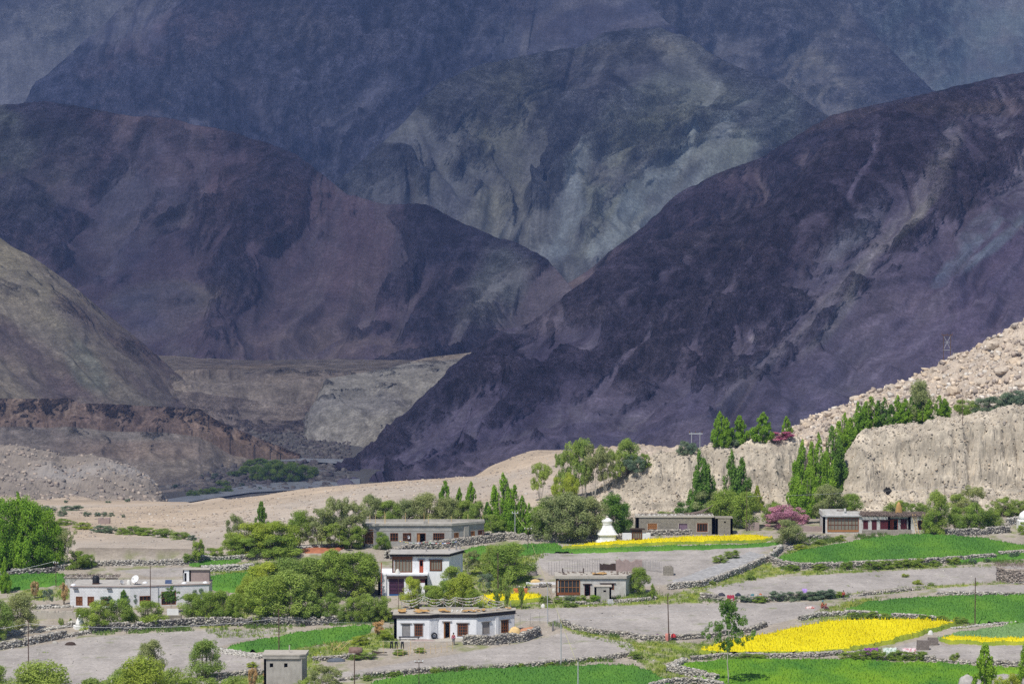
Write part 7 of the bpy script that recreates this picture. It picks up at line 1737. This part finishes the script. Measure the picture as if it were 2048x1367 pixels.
P12 = pole(1095, 1172, 1246, 'slim grey metal pole at the left garden corner of the glazed porch house', .07, M_METAL, arm=.0)
P13 = pole(1122, 1246, 1330, 'grey metal pole between the two lower bare plots', .08, M_METAL)
P14 = pole(1156, 1322, 1400, 'pale blue grey pole cut by the bottom edge in the barley', .085, M_METAL)
P15 = pole(1338, 1190, 1283, 'dark iron post rising from the curving wall in the centre', .09, lean=-.2)
P16 = pole(1950, 1154, 1250, 'dark iron post at the right side of the middle barley field', .09)
P17 = pole(1493, 972, 1062, 'tall thin pole at the foot of the rocky mound', .055)
P18 = pole(1925, 785, 850, 'thin dark pole on top of the bluff', .06, ymax=620)
P19 = pole(1889, 968, 1050, 'thin dark pole in the bushes right of the thatched house', .05)
P20 = pole(83, 1180, 1236, 'x', .03) if False else None
# wires
def wire(a, b_, sag, label, r=.02, mat=None, name='power_line'):
    pts = []; n = 24
    for i in range(n + 1):
        t = i / n; pts.append((a.x + (b_.x - a.x) * t, a.y + (b_.y - a.y) * t, a.z + (b_.z - a.z) * t - 4 * sag * t * (1 - t)))
    o = meshobj(name, *tube(np.array(pts), r, 4), mat or M_METAL); return tag(o, label, 'cable', 'overhead cables')
def off(p, u, v, dist): q = unproj(u, v, dist); return Vector(q)
M_WIREW = plain('bright_wire', (.55, .55, .55)); M_WIREY = plain('yellow_wire', (.62, .60, .25))
w1 = off(None, -120, 1268, 395); w2 = P1[1]; w2 = Vector(unproj(57, 1246, P1[1].y)); w3 = Vector(unproj(558, 1235, P4[1].y)); w4 = Vector(unproj(800, 1243, P8[1].y))
w5 = Vector(unproj(1056, 1240, 415)); w6 = Vector(unproj(1338, 1222, 405)); w7 = Vector(unproj(1700, 1193, 425)); w8 = Vector(unproj(2250, 1140, 440))
wire(w1, w2, .25, 'pale cable entering from the left edge to the first iron pole', .022, M_WIREW)
wire(w2, w3, .9, 'long pale cable passing before the row of pruned willows', .022, M_WIREW)
wire(w3, w4, .35, 'pale cable before the mottled wall, toward the black banded house', .022, M_WIREW)
wire(w4, w5, .4, 'pale cable passing behind the roof of the black banded house', .018, M_WIREW)
wire(w5, w6, .25, 'pale cable across the central bare plot', .018, M_WIREW)
wire(w6, w7, .35, 'pale cable from the central iron post toward the workers', .018, M_WIREW)
wire(w7, w8, .3, 'pale cable rising to the right edge over the bare plot', .018, M_WIREW)
wire(Vector(unproj(-60, 1152, P2[1].y)), Vector(unproj(112, 1121, P2[1].y)), .3, 'pale cable before the left edge poplars', .025, M_WIREW)
wire(Vector(unproj(1062, 1082, P10[1].y)), Vector(unproj(1100, 1182, P12[1].y)), .15, 'yellow cable coming down from the pole with white insulators', .02, M_WIREY)
wire(Vector(unproj(1104, 1192, P12[1].y)), Vector(unproj(1176, 1380, 372)), .2, 'long yellow cable slanting down to the bottom edge', .022, M_WIREY)
wire(Vector(unproj(1030, 1024, P9[1].y)), Vector(unproj(1056, 1056, P10[1].y)), .6, 'short slack yellow cable between the pale pole and its neighbour', .025, M_WIREY)
wire(Vector(unproj(1493, 990, P17[1].y)), Vector(unproj(1506, 1060, P17[1].y + 1)), .0, 'yellow stay wire of the tall thin pole below the mound', .02, M_WIREY)
wire(Vector(unproj(1493, 992, P17[1].y)), Vector(unproj(1889, 972, P19[1].y)), .3, 'thin cable before the gully poplars and the bluff', .014, M_WIREW)
wire(Vector(unproj(1889, 972, P19[1].y)), Vector(unproj(2250, 985, 500)), .3, 'thin cable before the right part of the bluff', .014, M_WIREW)
# H frame poles
def hframe(u, vt, vb, w_, label, ymax=760, mat=None, brace=True, r=.11):
    p = at(u, vb, ymin=540, ymax=ymax); h = float(unproj(u, vt, p.y)[2]) - p.z
    root = empty('twin_pole', p); tag(root, label, 'pole', 'twin poles')
    for x in (0, w_): MB().bar((x, 0, -1.5), (x, 0, h), r, r * .8, 8).obj('post', mat or M_RUST, root)
    MB().box(-.5, w_ + .5, -.08, .08, h - .35, h - .15).obj('crossarm', mat or M_RUST, root)
    for x in (-.4, w_ / 2, w_ + .4): MB().add(tube([(x, 0, h - .15), (x, 0, h + .05), (x, 0, h + .3)], [.08, .1, .05], 8)).obj('insulator', M_RUST, root)
    if brace:
        MB().bar((0, 0, h - .4), (w_, 0, h * .45), .05).bar((w_, 0, h - .4), (0, 0, h * .45), .05).bar((-.2, 0, h * .42), (w_ + .2, 0, h * .42), .06).bar((0, 0, h * .7), (w_, 0, h * .7), .05).obj('brace', mat or M_METAL, root)
    return root
hframe(1887, 668, 727, 1.75, 'dark braced twin pole pylon on the bare ridge line')
hframe(1383, 864, 906, 1.6, 'pale twin pole frame among sage bushes on the mound', 600, M_METAL, False, .08)
# stick fence behind F
def fence(pts, label, h=1.3, step=.42, name='stick_fence', mat=None, rails=1):
    L = line_pts(pts, step); mb = MB(); r = random.Random(len(L))
    for (x, y, a) in L:
        z = float(gz(x, y)); mb.bar((x, y, z - .2), (x + r.uniform(-.08, .08), y + r.uniform(-.05, .05), z + h * r.uniform(.75, 1.1)), .028, .02, 4)
    for k in range(rails):
        for a, b_ in zip(L, L[1:]): mb.bar((a[0], a[1], float(gz(a[0], a[1])) + h * (.5 + .3 * k)), (b_[0], b_[1], float(gz(b_[0], b_[1])) + h * (.5 + .3 * k)), .012, .012, 3)
    return tag(mb.obj(name, mat or M_GREYB), label, 'fence')
fence([(1098,1150),(1150,1146),(1200,1142)], 'thin stick fence behind the roof of the glazed porch house, left part', 2.2)
fence([(1285,1140),(1322,1144)], 'dense stick fence between the pink mud shed and the squat stone stack', 1.8, .2)
fence([(795,1313),(850,1308),(905,1301)], 'rickety stick fence below the yard of the black banded house', 1.4, .8, mat=M_HAYL)
fence([(1040,1252),(1080,1247),(1115,1244)], 'thin stake fence right of the black banded house', 1.6, 1.2)
fence([(1104,1262),(1108,1258),(1124,1256)], 'small grey plank gate by the grey metal pole', 1.3, .15, 'plank_gate')
fence([(455,1140),(520,1134),(560,1130)], 'thin stake fence above the tumbled pale wall', 1.5, 1.6)
# cave in the bluff
pc = at(1775, 984, ymax=560)
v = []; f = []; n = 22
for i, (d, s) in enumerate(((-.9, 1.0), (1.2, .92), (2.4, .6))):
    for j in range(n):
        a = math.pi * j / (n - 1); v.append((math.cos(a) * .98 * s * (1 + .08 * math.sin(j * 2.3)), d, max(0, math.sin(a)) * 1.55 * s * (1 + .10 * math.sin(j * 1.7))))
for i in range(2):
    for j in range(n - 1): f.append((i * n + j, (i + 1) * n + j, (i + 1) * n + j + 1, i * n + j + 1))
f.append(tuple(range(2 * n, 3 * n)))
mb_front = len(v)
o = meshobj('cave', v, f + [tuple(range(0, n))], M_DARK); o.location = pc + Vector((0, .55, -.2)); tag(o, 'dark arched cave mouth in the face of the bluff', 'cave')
# cloths
def cloth(name, label, u, v, w_, drop, mat, seed=1, top=.5, bulge=.35, group=None):
    p = at(u, v); r = np.random.default_rng(seed); n = 16; m_ = 9; vs = []
    for s_ in (0, .03):
        for i in range(n):
            for j in range(m_):
                t = j / (m_ - 1); x = (i / (n - 1) - .5) * w_
                zz = top + drop * (1 - t) * 1.0 + .05 * math.sin(i * 1.3 + seed) - .10 * math.sin(math.pi * i / (n - 1)) * (t) * 1.5
                y = -bulge * math.sin(t * 1.5) + .06 * math.sin(i * 1.9 + seed) * t + (0.25 if j == 0 else 0)
                if j == 0: zz -= .12
                vs.append((x * (1 - .08 * t), y - s_, zz))
    fs = []
    for s_ in (0, 1):
        for i in range(n - 1):
            for j in range(m_ - 1):
                a = s_ * n * m_ + i * m_ + j; q = (a, a + m_, a + m_ + 1, a + 1); fs.append(q if s_ else q[::-1])
    o = meshobj(name, vs, fs, mat, smooth=True); o.location = p
    return tag(o, label, 'cloth', group)
def checked(name, a, b_, s=3.5):
    m, nt, bs = nodes(name); tc = N(nt, 'ShaderNodeTexCoord'); ck = N(nt, 'ShaderNodeTexChecker'); ck.inputs['Scale'].default_value = s
    ck.inputs['Color1'].default_value = c4(a); ck.inputs['Color2'].default_value = c4(b_); nt.links.new(tc.outputs['Object'], ck.inputs[0]); nt.links.new(ck.outputs[0], bs.inputs['Base Color']); bs.inputs['Roughness'].default_value = .9; return m
def spotted(name, a, b_, s=5):
    m, nt, bs = nodes(name); tc = N(nt, 'ShaderNodeTexCoord'); f = noise(nt, tc.outputs['Object'], s, 2); nt.links.new(ramp(nt, f, [(.5, a), (.56, b_)]), bs.inputs['Base Color']); bs.inputs['Roughness'].default_value = .9; return m
cloth('blanket', 'purple and blue checked blanket hung over the hedge', 1742, 1315, 1.9, 1.35, checked('purple_check', (.26, .06, .26), (.12, .04, .16)), 1, .15, .4, 'washing on the hedge')
cloth('sheet', 'white and pale green patterned sheet hung over the hedge', 1779, 1314, 1.9, .95, spotted('green_print', (.62, .66, .60), (.25, .36, .28)), 2, .5, .4, 'washing on the hedge')
cloth('sheet', 'white and pink patterned sheet hung over the hedge', 1818, 1314, 1.9, .8, spotted('pink_print', (.68, .60, .60), (.50, .20, .24)), 3, .6, .4, 'washing on the hedge')
cloth('blanket', 'crimson blanket hung over the stone wall between dark bundles', 1461, 1201, 1.15, .85, plain('crimson', (.33, .03, .06), (.24, .02, .045)), 4, .15, .5)
lump('clothes_bundle', 'dark grey bundle on the wall left of the crimson blanket', 'bundle', at(1443, 1200, .75), 1.1, .6, .45, plain('dark_wool', (.06, .06, .075)), 2, 'bundles on the wall')
lump('clothes_bundle', 'dark blue bundle on the wall right of the crimson blanket', 'bundle', at(1476, 1200, .75), .9, .6, .42, plain('navy_wool', (.035, .045, .07)), 3, 'bundles on the wall')
lump('clothes_bundle', 'small orange bundle on the wall right of the crimson blanket', 'bundle', at(1521, 1200, .75), .55, .4, .35, plain('orange_wool', (.48, .16, .08)), 4, 'bundles on the wall')
lump('clothes_bundle', 'small teal bundle on the wall between crimson blanket and orange bundle', 'bundle', at(1505, 1200, .75), .6, .4, .3, plain('teal_wool', (.10, .22, .25)), 5, 'bundles on the wall')
cloth('cloth', 'lilac cloth spread on top of the feathery hedge', 1609, 1196, .75, .8, plain('lilac', (.42, .27, .62), (.36, .22, .55)), 6, .8, .3)
lump('cloth_bundle', 'bright red bundle on the wall right of the central iron post', 'bundle', at(1347, 1280, .55), .75, .5, .45, plain('bright_red', (.55, .05, .06)), 6)
lump('cloth_bundle', 'dark violet bundle on the wall left of the central iron post', 'bundle', at(1315, 1279, .5), .55, .4, .4, plain('violet_wool', (.12, .05, .13)), 7)
cloth('cloth', 'pink cloth draped over the wall behind the central iron post', 1335, 1282, .7, .95, plain('salmon', (.58, .24, .20)), 8, .3, .3)
# washing line with three dark trousers
pl_ = at(794, 1306); WL = empty('washing_line', pl_); tag(WL, 'washing line below the yard of the black banded house', 'washing line')
MB().bar((-1.9, 0, -.2), (-1.9, 0, 1.75), .03).bar((1.9, 0, -.2), (1.9, 0, 1.75), .03).obj('post', M_HAYL, WL); MB().bar((-1.9, 0, 1.7), (1.9, 0, 1.7), .012).obj('cord', M_CLOTHW, WL)
for i, (x, lab) in enumerate(((-.75, 'black trousers, leftmost of the three on the washing line'), (-.1, 'black trousers, middle of the three on the washing line'), (.75, 'black trousers, rightmost of the three on the washing line'))):
    mb = MB(); mb.hexa([(-.2,-.03,-.32),(.2,-.03,-.32),(.2,.03,-.32),(-.2,.03,-.32),(-.18,-.02,0),(.18,-.02,0),(.18,.02,0),(-.18,.02,0)])
    for s_ in (-1, 1): mb.hexa([(s_*.17-.07,-.04,-1.0),(s_*.17+.07,-.04,-1.0),(s_*.17+.07,.04,-1.0),(s_*.17-.07,.04,-1.0),(s_*.11-.09,-.03,-.30),(s_*.11+.09,-.03,-.30),(s_*.11+.09,.03,-.30),(s_*.11-.09,.03,-.30)])
    o = mb.obj('trousers', M_BLK); o.location = pl_ + Vector((x, 0, 1.7)); tag(o, lab, 'trousers', 'trousers on the line')
# brown horizontal water tank on a frame
pt_ = at(711, 1312, .0); o = meshobj('fuel_drum', *join([tube([(-.95,0,.75),(-.9,0,.75),(0,0,.72),(.9,0,.75),(.95,0,.75)], [.3,.55,.6,.55,.3], 14), tube([(-.6,0,0),(-.6,0,.2),(-.6,0,.4)], .06), tube([(.6,0,0),(.6,0,.2),(.6,0,.4)], .06)]), plain('brown_sheet', (.15, .085, .065), (.26, .18, .15), 2.5), smooth=True); o.location = pt_
tag(o, 'rusty brown barrel shaped tank beside the rusty pole at the bottom', 'tank')
lump('slate_heap', 'flat blue grey slate heap below the brown barrel tank', 'heap', at(672, 1322), 2.6, .9, .5, plain('slate', (.13, .15, .18), (.08, .09, .11), 4), 5)
mb = MB(); 
for i in range(8): mb.bar((0, i * .1, .1 + .06 * i), (2.0, i * .08, .5 - .03 * i), .045, .035)
o = mb.obj('branch_pile', M_WOODD); o.location = at(744, 1310); tag(o, 'pile of dark branches left of the black trousers', 'branches')
mb = MB()
for i in range(7): mb.bar((i * .35, 0, 0), (i * .3 + 1.2 * (i % 3 - .5), .1, 1.3 + .2 * (i % 2)), .04, .015, 4)
o = mb.obj('branch_pile', M_HAYL); o.location = at(655, 1300); tag(o, 'pale dead branches sticking up above the brown barrel tank', 'branches')
mb = MB(); mb.hexa([(0,0,0),(2.0,0,0),(2.0,1,0),(0,1,0),(-.1,-.05,.75),(2.1,-.05,.75),(2.1,1.05,.75),(-.1,1.05,.75)]); o = mb.obj('orange_tub', M_ORNG); o.location = at(1028, 1187); tag(o, 'orange square tub behind the coppiced willow stumps', 'tub')
o = lump('black_pot', 'small black pot on the corner behind the orange tub', 'pot', at(1053, 1178), .4, .4, .65, M_BLK, 3)
mb = MB(); mb.add(tube([(0,0,0),(.0,0,.3),(0,0,.62)], [.25,.3,.26], 12)); o = mb.obj('white_drum', M_CLOTHW); o.location = at(1108, 1184); tag(o, 'white drum at the left corner of the glazed porch', 'drum')
lump('hay_bale', 'tan hay bundle on the whitewashed kerb left of the glazed porch house', 'hay', at(1071, 1167, .3), 1.6, .6, .45, M_HAYL, 4)
lump('grey_boulder', 'tall grey boulder under the right side of the big spreading tree', 'boulder', at(1064, 1150), 1.7, 1.2, 1.9, plain('grey_rock', (.30, .26, .25), (.2, .18, .17), 2, bmp=.1), 5)
lump('grey_boulder', 'pale grey boulder at the bottom edge near the right corner', 'boulder', at(1935, 1375), 2.6, 1.5, 1.7, plain('pale_rock', (.45, .42, .39), (.3, .28, .26), 2, bmp=.1), 6)
lump('white_boulder', 'white boulder at the right edge of the big mustard field', 'boulder', at(1861, 1268), .8, .6, .6, M_CLOTHW, 7)
lump('dark_log', 'dark log lying on the bare plot below the dark wall', 'log', at(141, 1289), 1.6, .6, .45, M_WOODD, 7)
lump('grey_stone', 'grey stone left of the dark log on the bare plot', 'stone', at(110, 1286), .9, .5, .4, M_CONC, 8)

# cow under the trees left of A
def skinned(name, verts, edges, radii, mat, parent=None, sub=2, rootv=0):
    me = bpy.data.meshes.new(name); me.from_pydata(verts, edges, []); me.update()
    o = bpy.data.objects.new(name, me); COL.objects.link(o); me.materials.append(mat)
    if parent: o.parent = parent
    sk = o.modifiers.new('skin', 'SKIN')
    for i, r_ in enumerate(radii):
        rr = r_ if isinstance(r_, tuple) else (r_, r_); me.skin_vertices[0].data[i].radius = rr
    me.skin_vertices[0].data[rootv].use_root = True
    s = o.modifiers.new('sub', 'SUBSURF'); s.levels = sub; s.render_levels = sub
    return o
pcow = at(779, 1243)
cow = empty('cow', pcow, math.pi); tag(cow, 'dark brown cow standing in the scrub behind the wall, left of the black banded house', 'cow')
V = [(0,0,1.0),(.45,0,1.02),(.85,0,1.05),(1.15,0,1.2),(1.38,0,1.22),(1.62,0,1.0),(-.45,0,1.05),(-.62,0,1.0),(-.72,0,.6),
     (.8,.2,.8),(.82,.2,.45),(.78,.2,.05),(.8,-.2,.8),(.82,-.2,.45),(.78,-.2,.05),(-.5,.2,.8),(-.62,.2,.42),(-.55,.2,.05),(-.5,-.2,.8),(-.62,-.2,.42),(-.55,-.2,.05),(1.36,.2,1.36),(1.36,-.2,1.36)]
Eg = [(0,1),(1,2),(2,3),(3,4),(4,5),(0,6),(6,7),(7,8),(2,9),(9,10),(10,11),(2,12),(12,13),(13,14),(6,15),(15,16),(16,17),(6,18),(18,19),(19,20),(4,21),(4,22)]
Rd = [.36,.36,.30,.18,.15,.09,.32,.14,.03,.13,.07,.06,.13,.07,.06,.15,.08,.06,.15,.08,.06,.03,.03]
skinned('body', V, Eg, Rd, plain('cow_hide', (.045, .028, .022), (.03, .02, .016), 3), cow)

# people
SKIN = plain('skin', (.36, .20, .13)); HAIR = plain('hair', (.02, .016, .014))
def person(p, rz, label, top, bottom, pose='stand', scarf=None, s=1.0):
    root = empty('person', p, rz); root.scale = (s, s, s); tag(root, label, 'person')
    # front faces -Y
    if pose == 'stand':
        J = dict(pel=(0,0,.93), wst=(0,0,1.08), chs=(0,-.01,1.32), nck=(0,0,1.46), hd1=(0,-.02,1.55), hd2=(0,-.01,1.66), 
             hl=(.09,0,.9), kl=(.11,-.02,.5), al=(.12,.02,.09), tl=(.13,-.14,.04), hr=(-.09,0,.9), kr=(-.10,-.03,.5), ar=(-.10,.0,.09), tr=(-.11,-.16,.04),
             sl=(.17,0,1.39), el=(.24,.03,1.13), wl=(.25,-.06,.90), sr=(-.17,0,1.39), er=(-.25,.02,1.13), wr=(-.24,-.09,.91))
    else:   # sitting on the ground, legs bent in front
        J = dict(pel=(0,0,.12), wst=(0,-.02,.27), chs=(0,-.08,.50), nck=(0,-.12,.63), hd1=(0,-.16,.71), hd2=(0,-.16,.81),
             hl=(.09,-.05,.12), kl=(.20,-.38,.36), al=(.14,-.62,.07), tl=(.14,-.76,.05), hr=(-.09,-.05,.12), kr=(-.22,-.36,.34), ar=(-.12,-.60,.07), tr=(-.12,-.74,.05),
             sl=(.17,-.08,.56), el=(.25,-.24,.36), wl=(.16,-.42,.33), sr=(-.17,-.08,.56), er=(-.26,-.22,.36), wr=(-.14,-.42,.34))
    names = list(J); V = [J[k] for k in names]; ix = {k: i for i, k in enumerate(names)}
    Ed = [('pel','wst'),('wst','chs'),('chs','nck'),('nck','hd1'),('hd1','hd2'),('pel','hl'),('hl','kl'),('kl','al'),('al','tl'),('pel','hr'),('hr','kr'),('kr','ar'),('ar','tr'),('chs','sl'),('sl','el'),('el','wl'),('chs','sr'),('sr','er'),('er','wr')]
    E_ = [(ix[a], ix[b_]) for a, b_ in Ed]
    rad = dict(pel=.12, wst=.11, chs=.13, nck=.05, hd1=.075, hd2=.085, hl=.085, kl=.055, al=.035, tl=.03, hr=.085, kr=.055, ar=.035, tr=.03, sl=.06, el=.038, wl=.026, sr=.06, er=.038, wr=.026)
    Rr_ = [rad[k] for k in names]
    for side, w, e in ((1, 'wl', 'el'), (-1, 'wr', 'er')):
        d = (Vector(J[w]) - Vector(J[e])).normalized(); base = Vector(J[w]); palm = base + d * .07
        V.append(tuple(palm)); pi_ = len(V) - 1; Rr_.append(.024); E_.append((ix[w], pi_))
        sd = Vector((0, 1, 0)) if abs(d.y) < .8 else Vector((1, 0, 0))
        for k, (o_, l_) in enumerate(((-.03, .065), (-.01, .075), (.01, .07), (.03, .055))):
            a = palm + sd * o_ + d * .03; b2 = a + d * l_ * .5 + Vector((-side * .008, 0, 0)); c_ = b2 + d * l_ * .4 + Vector((-side * .02, 0, 0))
            for q in (a, b2, c_): V.append(tuple(q)); Rr_.append(.009)
            n_ = len(V); E_ += [(pi_, n_ - 3), (n_ - 3, n_ - 2), (n_ - 2, n_ - 1)]
        t1 = base + d * .03 - sd * .035; t2 = t1 + d * .035 - sd * .012
        for q in (t1, t2): V.append(tuple(q)); Rr_.append(.010)
        n_ = len(V); E_ += [(ix[w], n_ - 2), (n_ - 2, n_ - 1)]
    skinned('body', V, E_, Rr_, SKIN, root)
    def garment(nm, keys, edges, extra, mat):
        ks = list(keys); skinned(nm, [J[k] for k in ks], [(ks.index(a), ks.index(b_)) for a, b_ in edges], [rad[k] + extra for k in ks], mat, root)
    garment('shirt', ['wst','chs','sl','el','wl','sr','er','wr','pel'], [('pel','wst'),('wst','chs'),('chs','sl'),('sl','el'),('el','wl'),('chs','sr'),('sr','er'),('er','wr')], .022, top)
    garment('trousers', ['pel','hl','kl','al','hr','kr','ar'], [('pel','hl'),('hl','kl'),('kl','al'),('pel','hr'),('hr','kr'),('kr','ar')], .028, bottom)
    h = Vector(J['hd2'])
    v, f = lathe([(.02,.125),(.07,.10),(.098,.04),(.10,-.03),(.085,-.09)], 14); v = [(x, y + .02, z) for x, y, z in v]
    hh = meshobj('headscarf' if scarf else 'hair', v, f, scarf or HAIR, root, True); hh.location = h + Vector((0, .012, .0))
    fc = MB(); fc.hexa([(-.012,-.115,-.03),(.012,-.115,-.03),(.012,-.08,-.03),(-.012,-.08,-.03),(-.006,-.095,.02),(.006,-.095,.02),(.006,-.08,.02),(-.006,-.08,.02)]); o = fc.obj('nose', SKIN, root); o.location = h + Vector((0, 0, -.04))
    for sx in (-1, 1):
        e_ = MB(); e_.box(sx * .034 - .012, sx * .034 + .012, -.096, -.08, -.004, .008); o = e_.obj('eye', HAIR, root); o.location = h + Vector((0, 0, -.02))
        e_ = MB(); e_.box(sx * .092 - .01, sx * .092 + .01, -.02, .02, -.05, .01); o = e_.obj('ear', SKIN, root); o.location = h + Vector((0, 0, -.02))
    m_ = MB(); m_.box(-.025, .025, -.095, -.078, -.095, -.085); o = m_.obj('mouth', plain('lips', (.3, .1, .09)), root); o.location = h
    return root
person(at(907, 1289), R(-15), 'person in crimson jacket and grey trousers standing before the black banded house', plain('crimson_jacket', (.38, .05, .11)), plain('grey_trousers', (.17, .16, .17)))
person(at(1643, 1215), R(75), 'person in orange clothes and teal headscarf sitting at the edge of the bare plot', plain('orange_tunic', (.45, .15, .07)), plain('rust_skirt', (.28, .10, .08)), 'sit', plain('teal_scarf', (.07, .27, .33)), 1.3)
person(at(1650, 1219), R(95), 'person in dark wine red clothes sitting just in front of the one in orange', plain('wine_tunic', (.24, .07, .09)), plain('brown_skirt', (.13, .08, .08)), 'sit', plain('orange_scarf', (.5, .18, .08)), 1.1)
person(at(1687, 1199), R(10), 'person in red standing bent at the right end of the feathery hedge', plain('red_tunic', (.50, .06, .045)), plain('black_skirt', (.05, .03, .035)), 'stand', None, .85)
pdw = pC + Vector((9.4, .2, .0)); person(pdw, 0, 'person in dark clothes sitting in the doorway of the grey block building', plain('dark_tunic', (.08, .07, .08)), plain('dark_skirt', (.05, .05, .06)), 'sit', plain('pale_cap', (.5, .45, .4)))
lump('cloth_heap', 'small heap of pale and pink cloths left of the seated workers', 'cloth', at(1621, 1216), 1.6, .6, .35, spotted('mixed_cloth', (.6, .52, .48), (.45, .14, .12), 3), 6)
# ------------------------------------------------------------------ cloud above the far valley, outside the picture: it shades the mountains
CH = 2600.0
def cloud(name, label, pts, thick, seed, tr):
    """pts: outline of the shadow wanted on the valley floor (x, y); the cloud hangs up-sun of it"""
    off = Vector((SV.x, SV.y, 0)) * (CH / SV.z)
    P = [(x + off.x, y + off.y) for x, y in pts]
    xs = [p[0] for p in P]; ys_ = [p[1] for p in P]
    n = 110
    gx, gy = np.meshgrid(np.linspace(min(xs) - 300, max(xs) + 300, n), np.linspace(min(ys_) - 300, max(ys_) + 300, n), indexing='ij')
    d = polydist(gx, gy * 1.0, P) + 260 * fbm(gx / 900, gy / 900, 4, seed)
    puff = np.clip(d / 900, 0, 1) ** .5
    top = thick * puff * (0.8 + .5 * fbm(gx / 700, gy / 700, 5, seed + 3))
    bot = -thick * .25 * puff * (1 + .6 * fbm(gx / 600, gy / 600, 4, seed + 6))
    keep = d > 0
    idx = np.arange(n * n).reshape(n, n)
    kc = keep[:-1, :-1] | keep[1:, :-1] | keep[:-1, 1:] | keep[1:, 1:]
    q = np.stack([idx[:-1, :-1], idx[1:, :-1], idx[1:, 1:], idx[:-1, 1:]], -1)[kc]
    V = np.concatenate([np.stack([gx, gy, CH + top], -1).reshape(-1, 3), np.stack([gx, gy, CH + bot - 3], -1).reshape(-1, 3)])
    Fc = np.concatenate([q, q[:, ::-1] + n * n])
    m, nt, b = nodes('cloud_vapour')
    nt.nodes.remove(b)
    out = nt.nodes['Material Output']
    tl = N(nt, 'ShaderNodeBsdfTranslucent'); tl.inputs[0].default_value = (.45, .45, .48, 1)
    df = N(nt, 'ShaderNodeBsdfDiffuse'); df.inputs[0].default_value = (.9, .9, .9, 1)
    tp = N(nt, 'ShaderNodeBsdfTransparent')
    ms = N(nt, 'ShaderNodeMixShader'); ms.inputs[0].default_value = .5
    nt.links.new(tl.outputs[0], ms.inputs[1]); nt.links.new(df.outputs[0], ms.inputs[2])
    mt = N(nt, 'ShaderNodeMixShader')
    tc = N(nt, 'ShaderNodeTexCoord'); f = noise(nt, tc.outputs['Object'], .0011, 3)
    nt.links.new(ramp(nt, f, [(.3, tr[0]), (.7, tr[1])]), mt.inputs[0])
    nt.links.new(tp.outputs[0], mt.inputs[2]); nt.links.new(ms.outputs[0], mt.inputs[1])
    nt.links.new(mt.outputs[0], out.inputs[0])
    return tag(meshobj(name, V, Fc, m, smooth=True), kind='structure')
cloud('cloud', '', [(-4200,2250),(-1200,1950),(-420,1880),(-250,1560),(-60,1480),(120,1120),(420,1090),(2500,1100),(4800,2500),(5200,13500),(-5200,13500)], 420, 61, (.50, .66))

# ------------------------------------------------------------------ air
hz = meshobj('haze', [(x, y, z) for z in (-135, 1750) for x, y in ((-6500, -500), (6500, -500), (6500, 15500), (-6500, 15500))],
             [(0, 3, 2, 1), (4, 5, 6, 7), (0, 1, 5, 4), (1, 2, 6, 5), (2, 3, 7, 6), (3, 0, 4, 7)])
m, nt, b = nodes('air'); nt.nodes.remove(b)
pv = N(nt, 'ShaderNodeVolumePrincipled'); pv.inputs['Color'].default_value = (.30, .48, 1.0, 1); pv.inputs['Density'].default_value = HAZE
nt.links.new(pv.outputs[0], nt.nodes['Material Output'].inputs['Volume'])
hz.data.materials.append(m)
tag(hz, kind='stuff')
